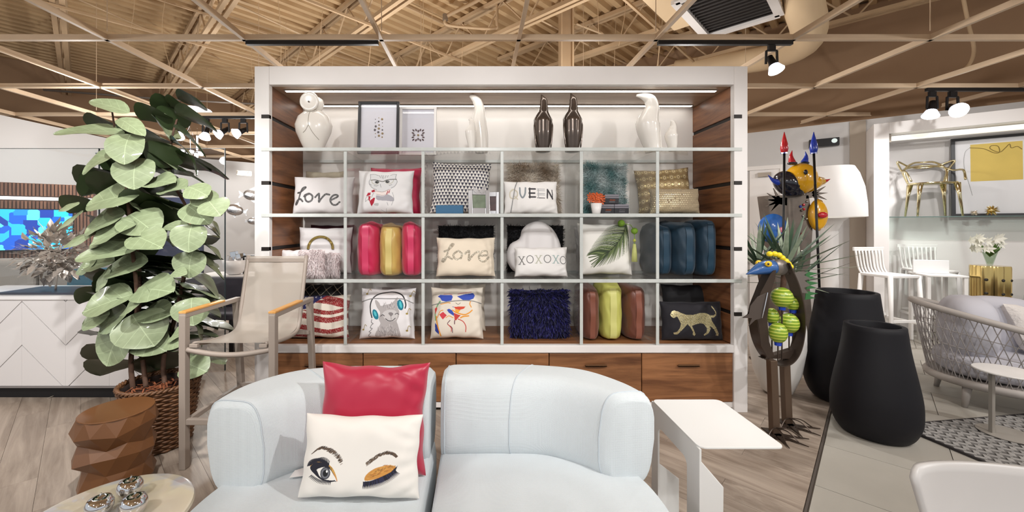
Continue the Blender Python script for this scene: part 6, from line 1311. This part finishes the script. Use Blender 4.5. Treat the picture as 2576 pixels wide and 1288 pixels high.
def hand(cx_, cy_, sgn):
    mb = MB(); mb.prism([tp(cx_-sgn*22, cy_-8), tp(cx_-sgn*22, cy_+12), tp(cx_, cy_+8), tp(cx_, cy_-8)], 0.012, (0, 1, 0))
    for an in (-70, -35, -5, 25, 55): aa = math.radians(an); e_ = (cx_+sgn*34*math.cos(aa), cy_+34*math.sin(aa)); nx_ = (-math.sin(aa)*5, math.cos(aa)*5*sgn); mb.prism([tp(cx_-nx_[0]-sgn*4, cy_-nx_[1]), tp(cx_+nx_[0]-sgn*4, cy_+nx_[1]), tp(*e_)], 0.012, (0, 1, 0))
    mb.build('hand', STL, tt)
hand(1958, 505, -1); hand(2050, 488, 1)
head = MB().ell(tp(2014, 450), (0.155, 0.14, 0.17), 20, 12, Matrix.Rotation(0.3, 3, 'Y')).build('head', YEL, tt, True)
MB().tube([tp(2030, 462), tp(2052, 458), tp(2070, 456)], [0.1, 0.07, 0.04], 14).build('snout', YEL, head, True); MB().tube(crom([tuple(tp(2066, 456)), tuple(tp(2078, 455)), tuple(tp(2089, 450))], 4), [0.028, 0.026, 0.024, 0.022, 0.018, 0.014, 0.009, 0.005, 0.002], 10).build('nose_horn', RED, head, True)
MB().ell(tp(2027, 433, -0.13), (0.022, 0.012, 0.028), 10, 7).build('eye', NVY, head, True); MB().ell(tp(1982, 462, 0.02), (0.16, 0.12, 0.12), 16, 10, Matrix.Rotation(0.7, 3, 'Y')).build('shoulder', NVY, tt, True); MB().lathe([(0.09, 0), (0.08, 0.06), (0.1, 0.1)], 16, tp(1998, 492)).build('neck', NVY, tt, True)
def horn(p0, p1, p2, r, m_): MB().tube(crom([tuple(tp(*p0)), tuple(tp(*p1)), tuple(tp(*p2))], 5), [r*(1-i/10.5) for i in range(11)], 10).build('horn', m_, tt, True)
horn((1993, 410), (1990, 394), (1993, 378), 0.036, RED); horn((2024, 408), (2028, 395), (2026, 381), 0.036, BLU); horn((1962, 460), (1946, 454), (1932, 440), 0.04, BLU)
for x in (1993, 2024): MB().ell(tp(x, 411), (0.05, 0.04, 0.02), 12, 6).build('horn_base', NVY, tt, True)
MB().lathe([(0, -0.05), (0.13, -0.045), (0.172, 0.0), (0.13, 0.03), (0, 0.035)], 28).build('yellow_disc', YEL, tt, True, tp(2058, 541, -0.02), (PI/2, 0, 0)).scale = (0.62, 1, 1); MB().ell(tp(2070, 541, -0.08), (0.055, 0.02, 0.034), 12, 7).build('red_lips', RED, tt, True)
MB().lathe([(0, -0.03), (0.15, -0.025), (0.16, 0.0), (0, 0.03)], 28).build('blue_disc', mat('pale_blue_glass', (52, 104, 180), 0.2, coat=0.4, var=0.3, vscale=10), tt, True, tp(1945, 575, -0.02), (PI/2, 0.2, 0)); MB().ell(tp(1966, 578, -0.06), (0.03, 0.015, 0.03), 10, 6).build('pink_dot', mat('pink_glass', (214, 130, 150), 0.2), tt, True)
for x0_, x1_, m_ in ((1973, 1968, RED), (2047, 2066, BLU)):
    r_ = MB().tube([tp(x0_, 380, -0.2), tp(x1_, 835, -0.2)], 0.011, 8).build('spear_shaft', BLACK, tt, True); c_ = tp(x0_, 384, -0.2)
    MB().lathe([(0.012, -0.01), (0.028, 0.0), (0.036, 0.04), (0.03, 0.09), (0.014, 0.16), (0.002, 0.215)], 14, c_).build('spear_tip', m_, tt, True); MB().lathe([(0.03, -0.012), (0.03, 0.0)], 10, c_).build('collar', BLU, tt)
mb = MB(); mb.b2((-0.3, -0.22, 0), (0.34, 0.2, 0.02)); mb.build('base_plate', STL, tt)

# ------------------------------------------------------------------ white oval planter with yucca
YP = 3.56; pr = thing('oval_planter', 'white egg shaped planter behind the bird sculpture', 'planter', (P(1954, 0, YP).x, YP, 0))
MB().lathe([(0.08, 0), (0.12, 0.03), (0.18, 0.2), (0.212, 0.42), (0.212, 0.58), (0.195, 0.70), (0.178, 0.70), (0.19, 0.58), (0.175, 0.5), (0, 0.5)], 40).build('shell', mat('planter_white', (232, 229, 225), 0.4), pr, True, auto=0.9)
yc = thing('yucca', 'spiky yucca plant with striped blades behind the bird', 'plant', (P(1954, 0, YP).x, YP, 0.5)); Y0_ = Vector(yc.location)
YUC = mat('yucca_green', (66, 88, 68), 0.45, var=0.35, vscale=10, stretch=(1, 0.1, 1)); YUD = mat('yucca_pale', (150, 162, 140), 0.4, var=0.2, vscale=8)
heads = [(1975, 668, 3.5, 36, 0.56), (1908, 660, 3.62, 26, 0.46), (2005, 700, 3.66, 16, 0.5)]
rg = random.Random(7)
bl = [MB().add([(-0.02, 0, 0), (0.02, 0, 0), (-0.032, 0.3, 0.0), (0.0, 0.3, -0.008), (0.032, 0.3, 0.0), (-0.022, 0.7, 0.0), (0, 0.7, -0.006), (0.022, 0.7, 0.0), (0, 1, 0)], [(0, 1, 4, 3, 2), (2, 3, 6, 5), (3, 4, 7, 6), (5, 6, 8), (6, 7, 8)]).mesh('blade', m_, True, recalc=False) for m_ in (YUC, YUD)]
for hx, hy, hY, n_, Lb in heads:
    c_ = P(hx, hy, hY)-Y0_; MB().tube(crom([(c_.x*0.2, 0, -0.02), (c_.x*0.7, c_.y*0.5, c_.z*0.5), tuple(c_)], 5), 0.022, 8).build('trunk', TRK, yc, True)
    for k in range(n_):
        az = 2.4*k; el = math.radians(80-88*k/n_+rg.uniform(-8, 8)); d = Vector((math.cos(az)*math.cos(el), math.sin(az)*math.cos(el)*0.8, math.sin(el))); L_ = Lb*rg.uniform(.8, 1.1)*(0.8+0.2*math.cos(el)); q = d.to_track_quat('Y', 'Z').to_euler()
        link_mesh('blade', bl[1 if k % 4 == 3 else 0], yc, c_+Vector((0, 0, -0.05*k/n_)), q, (L_*1.4, L_, L_))

# ------------------------------------------------------------------ bird sculpture
YD = 2.92; bd = thing('bird_sculpture', 'bronze bird sculpture with green egg lanterns inside its body', 'sculpture', (P(1955, 0, YD).x, YD, 0)); D0 = Vector(bd.location)
def dp_(px, py, dy=0.0): return P(px, py, YD+dy)-D0
BZ = mat('dark_bronze', (74, 62, 54), 0.42, 0.6, var=0.15, vscale=6)
ring = crom([(1973, 660), (2000, 725), (2013, 800), (2003, 875), (1975, 912), (1935, 908), (1905, 860), (1895, 790), (1912, 735), (1930, 690), (1934, 668)], 7)
rp_ = [dp_(x, y) for x, y in ring]; mb = MB(); V_ = []
for i, p in enumerate(rp_):
    a_, b_ = rp_[max(0, i-1)], rp_[min(len(rp_)-1, i+1)]; t_ = (b_-a_).normalized(); nn = Vector((t_.z, 0, -t_.x)); wy = 0.05
    for sx_, sy_ in ((0.004, -1), (0.004, 1), (-0.004, 1), (-0.004, -1)): V_.append(p+nn*sx_+Vector((0, wy*sy_, 0)))
n_ = len(rp_); mb.add(V_, [(4*i+k, 4*i+(k+1) % 4, 4*(i+1)+(k+1) % 4, 4*(i+1)+k) for i in range(n_-1) for k in range(4)]+[(0, 1, 2, 3), (4*n_-4, 4*n_-3, 4*n_-2, 4*n_-1)]); mb.build('body_band', BZ, bd)
MB().prism([dp_(1908, 815, -0.052), dp_(1898, 780, -0.052), dp_(1914, 735, -0.052), dp_(1938, 690, -0.052), dp_(1953, 672, -0.052), dp_(1950, 700, -0.052), dp_(1938, 740, -0.052), dp_(1930, 800, -0.052), dp_(1935, 860, -0.052), dp_(1948, 895, -0.052), dp_(1935, 905, -0.052), dp_(1915, 870, -0.052)], 0.006, (0, 1, 0)).build('breast_plate', BZ, bd)
for (x, y), dy in (((1945, 1085), -0.06), ((1985, 1066), 0.08)):
    bt = FZ(x, y, 0.012)-D0; tpz = dp_(x-4, 905, dy).z; bt = Vector((bt.x, dy, 0.012)); lg = MB().bar((bt.x, bt.y, 0.012), (bt.x-0.02, bt.y, tpz), 0.05, 0.05, (0, 1, 0)).build('leg', mat('bronze_leg', (96, 78, 64), 0.45, 0.5), bd, bevel=0.004)
    ft = MB(); ft.prism([(bt.x-0.05, bt.y-0.08, 0.0), (bt.x+0.05, bt.y-0.1, 0.0), (bt.x+0.06, bt.y+0.06, 0.0), (bt.x-0.04, bt.y+0.08, 0.0)], 0.008, (0, 0, 1))
    for an in (-150, -105, -60, -20): aa = math.radians(an); d_ = Vector((math.cos(aa), math.sin(aa), 0)); pn = Vector((-d_.y, d_.x, 0)); c_ = Vector((bt.x, bt.y-0.02, 0.006)); ft.prism([c_-pn*0.02, c_+pn*0.02, c_+d_*0.19], 0.006, (0, 0, 1)); ft.tube(crom([tuple(c_+Vector((0, 0, .05))), tuple(c_+d_*0.07+Vector((0, 0, .05))), tuple(c_+d_*0.14+Vector((0, 0, .005)))], 4), 0.004, 5)
    ft.build('foot', BZ, bd)
MB().tube(crom([tuple(dp_(1946, 672)), tuple(dp_(1920, 674)), tuple(dp_(1898, 682)), tuple(dp_(1877, 690))], 5), [0.052, 0.054, 0.055, 0.054, 0.052, 0.05, 0.047, 0.043, 0.039, 0.034, 0.029, 0.024, 0.018, 0.012, 0.007, 0.003], 14).build('beak', mat('blue_beak', (50, 92, 150), 0.3, coat=0.4, var=0.25, vscale=8), bd, True)
MB().lathe([(0.0, -0.03), (0.056, -0.03), (0.06, 0.0), (0.056, 0.03), (0.0, 0.03)], 20).build('head_plate', mat('grey_steel', (128, 120, 114), 0.4, 0.6), bd, True, dp_(1957, 672), (PI/2, 0, 0))
for x, y, dy in ((1933, 664, -0.05), (1909, 662, 0.02)): e_ = MB().ell(dp_(x, y, dy), (0.026, 0.016, 0.022), 12, 8).build('eye', mat('yellow_eye', (226, 186, 40), 0.3), bd, True); MB().ell(dp_(x, y, dy-0.014), (0.007, 0.006, 0.009), 8, 6).build('pupil', NVY, e_, True)
for x, y in ((1936, 639), (1949, 639), (1960, 642), (1968, 649), (1977, 657), (1983, 664), (1988, 671)): c_ = MB().ell(dp_(x, y), 0.021, 12, 8).build('crest_ball', mat('crest_yellow', (236, 210, 30), 0.3, coat=0.3), bd, True); MB().tube([dp_(x, y+4), dp_(x+(1955-x)*0.2, y+20)], 0.003, 5).build('crest_pin', BZ, c_)
GRN = nodes_of('green_lantern'); m, nt, b = GRN; N = nt.nodes; L = nt.links; tc = N.new('ShaderNodeTexCoord'); wv = N.new('ShaderNodeTexWave'); wv.bands_direction = 'Z'; wv.inputs['Scale'].default_value = 14; wv.inputs['Distortion'].default_value = 0.6; L.new(tc.outputs['Object'], wv.inputs['Vector']); cr = N.new('ShaderNodeValToRGB'); cr.color_ramp.elements[0].color = (*lin((126, 156, 44)), 1); cr.color_ramp.elements[0].position = 0.72; cr.color_ramp.elements[1].color = (*lin((206, 214, 96)), 1); cr.color_ramp.elements[1].position = 0.85; L.new(wv.outputs['Fac'], cr.inputs[0]); L.new(cr.outputs[0], b.inputs['Base Color']); b.inputs['Roughness'].default_value = 0.3
for x, y, rx, ry, dy in ((1967, 748, 28, 25, -0.03), (1994, 763, 19, 18, 0.04), (1942, 795, 18, 20, 0.03), (1985, 813, 26, 25, 0.02), (1957, 837, 24, 25, -0.05)):
    c_ = dp_(x, y, dy); rx, ry = rx*YD/1000*0.85, ry*YD/1000; lt_ = MB().ell((0, 0, 0), (rx, rx, ry), 18, 12).build('egg_lantern', m, bd, True, c_); MB().lathe([(0.022, -0.012), (0.024, 0.012)], 12, (0, 0, -ry-0.006)).build('blue_cap', BLU, lt_); zb_ = dp_(x, 905).z+0.01; MB().tube([(0, 0, -ry-0.01), (0, 0, zb_-c_.z)], 0.005, 6).build('rod', BZ, lt_)
MB().prism([dp_(1918, 902), dp_(1990, 903), dp_(2003, 878), dp_(1935, 898)], 0.05, (0, 1, 0)).build('tray', BZ, bd)
def wing(pts, dy, m_, nm): MB().prism([dp_(x, y, dy) for x, y in pts], 0.006, (0, 1, 0)).build(nm, m_, bd)
GRY = mat('wing_steel', (96, 86, 80), 0.45, 0.6)
wing([(1932, 735), (1905, 748), (1888, 770), (1884, 790), (1896, 782), (1880, 792), (1868, 800), (1892, 800), (1884, 820), (1900, 805), (1917, 800)], -0.11, GRY, 'wing'); wing([(1992, 690), (2010, 683), (2034, 684), (2022, 692), (2040, 700), (2024, 706), (2040, 718), (2022, 724), (2034, 738), (2010, 736), (2002, 720)], 0.1, mat('grey_steel', (128, 120, 114), 0.4, 0.6), 'wing')
GLF = mat('green_enamel', (52, 104, 58), 0.4)
for x, y in ((2028, 692), (2030, 716), (2028, 742)): wing([(x, y-10), (x+30, y-4), (x+8, y+2), (x+24, y+8), (x-2, y+12)], 0.13, GLF, 'tail_feather')
MB().tube([dp_(1931, 736, -0.115), dp_(1924, 770, -0.118), dp_(1917, 800, -0.115)], 0.004, 5).build('wing_weld', CHROME, bd)

# ------------------------------------------------------------------ black planters
BPL = mat('matte_navy_black', (14, 13, 19), 0.6, var=0.15, vscale=3, spec=0.3)
def planter(label, x, y, rt, rm, h):
    t = thing('tapered_planter', label, 'planter', (x, y, 0), group='black tapered planters')
    prof = crom([(0.0, 0.0), (rm*0.62, 0.0), (rm*0.82, 0.03*h), (rm*0.97, 0.14*h), (rm, 0.26*h), (rm*0.96, 0.42*h), (rt*1.12, 0.78*h), (rt, h-0.004)], 5)
    prof = [(max(0, a), max(0, b)) for a, b in prof]+[(rt-0.004, h), (rt-0.028, h), (rt-0.032, h-0.01), (rt-0.035, h-0.25), (0.0, h-0.25)]
    MB().lathe(prof, 48).build('shell', BPL, t, True, auto=0.9)
planter('shorter black tapered planter in front, by the tile edge', 2.86, 2.87, 0.166, 0.245, 0.785); planter('taller black tapered planter behind the shorter one', 3.17, 3.42, 0.205, 0.295, 0.935)

# ------------------------------------------------------------------ rug, woven lounge chair, small table, white shell chair
ra = math.radians(8); rE, rF = Vector((math.cos(ra), math.sin(ra), 0)), Vector((math.sin(ra), -math.cos(ra), 0)); K0 = Vector((3.13, 2.96, 0.001))
rug = thing('braided_rug', 'grey braided rug under the small round table', 'rug', K0, rot=(0, 0, ra))
MB().b2((0, -1.7, 0), (2.2, 0, 0.009)).build('backing', mat('rug_back', (98, 95, 93), 0.9), rug)
ch_ = MB()
for i in range(44):
    for j in range(34):
        x, y = 0.025+i*0.05, -0.025-j*0.05; s_ = 1 if i % 2 else -1; ch_.bar((x-0.02, y-0.018*s_, 0.012), (x+0.02, y+0.018*s_, 0.012), 0.026, 0.01)
o = ch_.build('braids', mat('rug_braid', (146, 143, 140), 0.9, var=0.18, vscale=18), rug); o['kind'] = 'stuff'
mb = MB()
for p, q in (((0, 0, .008), (2.2, 0, .008)), ((2.2, 0, .008), (2.2, -1.7, .008)), ((2.2, -1.7, .008), (0, -1.7, .008)), ((0, -1.7, .008), (0, 0, .008))): mb.bar(p, q, 0.02, 0.016)
mb.build('border', mat('rug_border', (54, 50, 50), 0.9), rug)
LC = Vector((4.42, 3.33, 0)); la = math.atan2(-0.534, 0.845); lc = thing('rope_lounge_chair', 'round grey lounge chair of crossed rope with thick cushions', 'lounge chair', LC, la)
ROP = mat('grey_rope', (158, 152, 150), 0.7); FRM = mat('grey_frame', (168, 161, 156), 0.6)
def lrim(a): return (0.54*math.cos(a), 0.47*math.sin(a), 0.68-0.14*math.cos(a))
def lbase(a): return (0.44*math.cos(a), 0.38*math.sin(a), 0.2)
AA = np.linspace(0, 2*PI, 65)[:-1]
MB().tube([lrim(a) for a in AA], 0.026, 10, closed=True).build('rim', FRM, lc, True); MB().tube([lbase(a) for a in AA], 0.034, 10, closed=True).build('base_ring', FRM, lc, True)
MB().lathe([(0.0, 0.2), (0.43, 0.2), (0.43, 0.23), (0.0, 0.23)], 40, sy=0.86).build('seat_deck', FRM, lc)
def lpt(a, v): r, b = Vector(lrim(a)), Vector(lbase(a)); return b.lerp(r, v)
mb = MB(); NS = 56
for k in range(NS):
    a = 2*PI*k/NS; da = 2*PI/NS
    for sg_ in (-1, 1): mb.tube([lpt(a+sg_*da*3.0*v, v) for v in (0, .25, .5, .75, 1)], 0.003, 4)
for v in (0.28, 0.5, 0.72): mb.tube([lpt(a, v) for a in AA], 0.003, 4, closed=True)
o = mb.build('rope_weave', ROP, lc); o['kind'] = 'stuff'
for an in (0.7, 2.4, 3.9, 5.5): p = Vector(lbase(an))*0.92; MB().tube([(p.x, p.y, 0.19), (p.x*1.08, p.y*1.08, 0.0)], [0.032, 0.018], 10).build('leg', FRM, lc, True)
LAV = mat('lavender_grey_cloth', (186, 185, 193), 0.8, bump=0.05, bscale=20)
def puff(name, c_, r_, m_, e=0.5):
    mb = MB()
    def f_(u, v):
        th = 2*PI*u; ph = PI*(v-0.5); q = lambda w_, k: math.copysign(abs(w_)**k, w_); return (c_[0]+r_[0]*q(math.cos(ph), e)*q(math.cos(th), 0.75), c_[1]+r_[1]*q(math.cos(ph), e)*q(math.sin(th), 0.75), c_[2]+r_[2]*q(math.sin(ph), e))
    return mb.grid(f_, 36, 18, True).build(name, m_, lc, True)
puff('seat_cushion', (0.0, 0, 0.33), (0.40, 0.35, 0.1), LAV, 0.45); bcs = puff('back_cushion', (-0.22, 0.0, 0.62), (0.15, 0.27, 0.27), LAV, 0.7)
puff('back_cushion', (0.02, 0.19, 0.62), (0.27, 0.11, 0.26), LAV, 0.7)
o, f = pillow('throw_pillow', 'fluffy white cushion on the rope lounge chair', 0.45, 0.42, 0.16, LC+Vector((0.30, -0.02, 0.44)), 0.35, 0.3, m=mat('fluffy_white', (214, 208, 204), 0.9, bump=0.8, bscale=60), seed=60, group='cushions on the lounge chair')
TBL = FZ(2495, 1096); stb = thing('drink_table', 'small round metal table on a disc foot over the rug', 'side table', (TBL.x, TBL.y, 0.018)); MTL = mat('taupe_metal', (160, 154, 146), 0.45, 0.2)
MB().lathe([(0.0, 0), (0.145, 0), (0.148, 0.006), (0.0, 0.01)], 36, (0.09, -0.02, 0)).build('foot', MTL, stb); MB().bar((0, 0, 0.008), (0, 0, 0.44), 0.022, 0.022, (0, 1, 0)).build('post', MTL, stb); MB().lathe([(0.0, 0), (0.165, 0), (0.168, 0.006), (0.165, 0.012), (0.0, 0.012)], 40, (0.09, -0.02, 0.44)).build('top', mat('marble_top', (222, 219, 216), 0.3, var=0.06, vscale=5), stb)
shc = thing('shell_chair', 'white plastic shell chair at the bottom right corner', 'chair', (1.735, 1.27, 0), -0.2); SHW = mat('white_plastic', (216, 214, 213), 0.35)
def sf(u, v):
    a = (u-0.5)*2.2; w_ = 0.30-0.05*(1-v); y = 0.06+0.02*v-0.22*(1-math.cos(a*0.8)); x = w_*math.sin(a)/math.sin(1.1); cr_ = max(0, abs(u-0.5)*2-0.8)/0.2; return (x, y, 0.42+(0.275-0.035*cr_**2)*v)
mb = MB().grid(sf, 30, 10); o = mb.build('backrest', SHW, shc, True); sd_ = o.modifiers.new('solid', 'SOLIDIFY'); sd_.thickness = 0.018
MB().lathe([(0.0, 0.42), (0.2, 0.415), (0.255, 0.43), (0.262, 0.445), (0.25, 0.45), (0.0, 0.435)], 36, (0, -0.14, 0), sy=0.9).build('seat', SHW, shc, True)
for x in (-0.17, 0.17):
    for y in (-0.28, 0.0): MB().tube([(x, y, 0.42), (x*1.3, y*1.15, 0)], [0.02, 0.012], 10).build('leg', SHW, shc, True)

# ------------------------------------------------------------------ white bar stools, table, gold stool with flowers
PLW = mat('white_resin', (240, 238, 236), 0.4)
def resin_stool(label, px, py, Y, sz, rz, hs=1.0):
    t = thing('slatted_stool', label, 'bar stool', (P(px, 0, Y).x, Y, 0), rz, 'white slatted stools')
    MB().prism([(x, y, sz-0.02) for x, y in roundrect(-0.21, -0.2, 0.21, 0.2, 0.06)], 0.03, (0, 0, 1)).build('seat', PLW, t, bevel=0.006)
    for k in range(9): x = -0.18+0.045*k; MB().tube(crom([(x, 0.17, sz), (x, 0.21, sz+0.08), (x*1.05, 0.24, sz+0.3)], 4), 0.012, 6).build('back_slat', PLW, t, True)
    MB().bar((-0.215, 0.245, sz+0.31), (0.215, 0.245, sz+0.31), 0.025, 0.05).build('top_rail', PLW, t, bevel=0.006)
    for x in (-1, 1):
        for y in (-1, 1): MB().tube([(x*0.185, y*0.17, sz), (x*0.225, y*0.215, 0)], [0.026, 0.017], 8).build('leg', PLW, t, True)
    for s in (-1, 1): MB().bar((s*0.205, -0.2, 0.3), (s*0.205, 0.2, 0.3), 0.02, 0.03).build('foot_rail', PLW, t); MB().bar((-0.205, s*0.2, 0.34), (0.205, s*0.2, 0.34), 0.02, 0.03).build('foot_rail', PLW, t)
resin_stool('white slatted bar stool nearest the black planters', 2236, 0, 5.0, 0.88, 0.08); resin_stool('white slatted bar stool behind the small white table', 2338, 0, 5.35, 0.9, -0.35)
wt = thing('white_bar_table', 'small white bar table between the stools and gold stool', 'table', (P(2364, 0, 5.0).x, 5.0, 0), WANG*0.6)
MB().prism([(x, y, 0.87) for x, y in roundrect(-0.22, -0.2, 0.17, 0.2, 0.03)], 0.02, (0, 0, 1)).build('top', PLW, wt, bevel=0.004)
for x in (-0.19, 0.14):
    for y in (-0.17, 0.17): MB().bar((x, y, 0), (x, y, 0.87), 0.035, 0.035, (0, 1, 0)).build('leg', PLW, wt, bevel=0.004)
o = MB().b2((-0.24, 0.02, 0.892), (0.1, 0.04, 1.06)).build('menu_board', mat('board_white', (240, 240, 240), 0.5), None, bevel=0.004); o.location = wt.location; o.rotation_euler = wt.rotation_euler; tag(o, 'blank white board standing on the white bar table', 'board')
pdl = thing('white_plinth', 'white plinth carrying the gold stool', 'plinth', (P(2490, 0, 4.75).x, 4.75, 0), WANG*0.7); MB().b2((-0.18, -0.18, 0), (0.18, 0.18, 0.56)).build('block', PLW, pdl, bevel=0.004)
gs_ = thing('gold_stool', 'fluted gold drum stool under the white flowers', 'stool', (P(2490, 0, 4.75).x, 4.75, 0.561), WANG*0.7)
nn_ = 48; mb = MB(); V_ = []
for z, k_ in ((0, 1), (0.02, 1.02), (0.44, 1.02), (0.46, 1.0)):
    for k in range(nn_): a = 2*PI*k/nn_; r = 0.155*k_*(1+0.06*math.cos(8*a)); V_.append((r*math.cos(a), r*math.sin(a), z))
mb.add(V_, [(i*nn_+k, i*nn_+(k+1) % nn_, (i+1)*nn_+(k+1) % nn_, (i+1)*nn_+k) for i in range(3) for k in range(nn_)]+[tuple(range(nn_))[::-1], tuple(range(3*nn_, 4*nn_))]); mb.build('drum', GOLD, gs_, True, auto=0.7)
for z in (0.14, 0.30):
    for a in (-2.2, -1.4, -0.8): MB().ell((0.158*math.cos(a), 0.158*math.sin(a), z), 0.018, 8, 6).build('stud', mat('dark_hole', (26, 20, 14), 0.5), gs_, True)
fv = thing('flower_vase', 'glass vase of white lilies on the gold stool', 'flowers', (P(2490, 0, 4.75).x, 4.75, 1.022)); MB().lathe([(0.02, 0), (0.025, 0.01), (0.06, 0.16), (0.058, 0.16), (0.02, 0.02)], 20, cap=False).build('vase', glass('vase_glass', (0.8, 0.85, 0.78), 0.2), fv, True)
rg = random.Random(3); GLV = mat('lily_green', (92, 128, 52), 0.5); LIL = mat('lily_petal', (240, 238, 226), 0.5)
for k in range(26): a = rg.uniform(0, 6.28); d = Vector((math.cos(a)*rg.uniform(.3, 1), math.sin(a)*.6, rg.uniform(.6, 1.2))); p = Vector((0, 0, 0.1)); e_ = p+d*0.16; s_ = Vector((-math.sin(a), math.cos(a), 0))*0.018; MB().add([p, p.lerp(e_, .5)+s_, e_, p.lerp(e_, .5)-s_], [(0, 1, 2, 3)]).build('leaf', GLV, fv)
for k in range(16):
    a = rg.uniform(0, 6.28); c_ = Vector((math.cos(a)*rg.uniform(.04, .2)-0.04, math.sin(a)*0.1, rg.uniform(0.2, 0.33))); mb = MB()
    for q in range(6): b_ = q*PI/3; d = Vector((math.cos(b_), -0.4, math.sin(b_))); s_ = Vector((-math.sin(b_), 0, math.cos(b_)))*0.016; mb.add([c_, c_+d*0.03+s_, c_+d*0.065, c_+d*0.03-s_], [(0, 1, 2, 3)])
    mb.build('lily', LIL, fv)
wp_ = thing('woven_pouf', 'white woven pouf chair at the right edge of view', 'pouf', (P(2690, 0, 4.6).x, 4.6, 0)); mb = MB(); mb.lathe([(0.2, 0), (0.3, 0.1), (0.34, 0.4), (0.3, 0.75), (0.22, 0.95), (0.0, 1.0)], 28); mb.build('shell', mat('white_weave', (226, 224, 222), 0.7, weave=1.0, wscale=40), wp_, True)
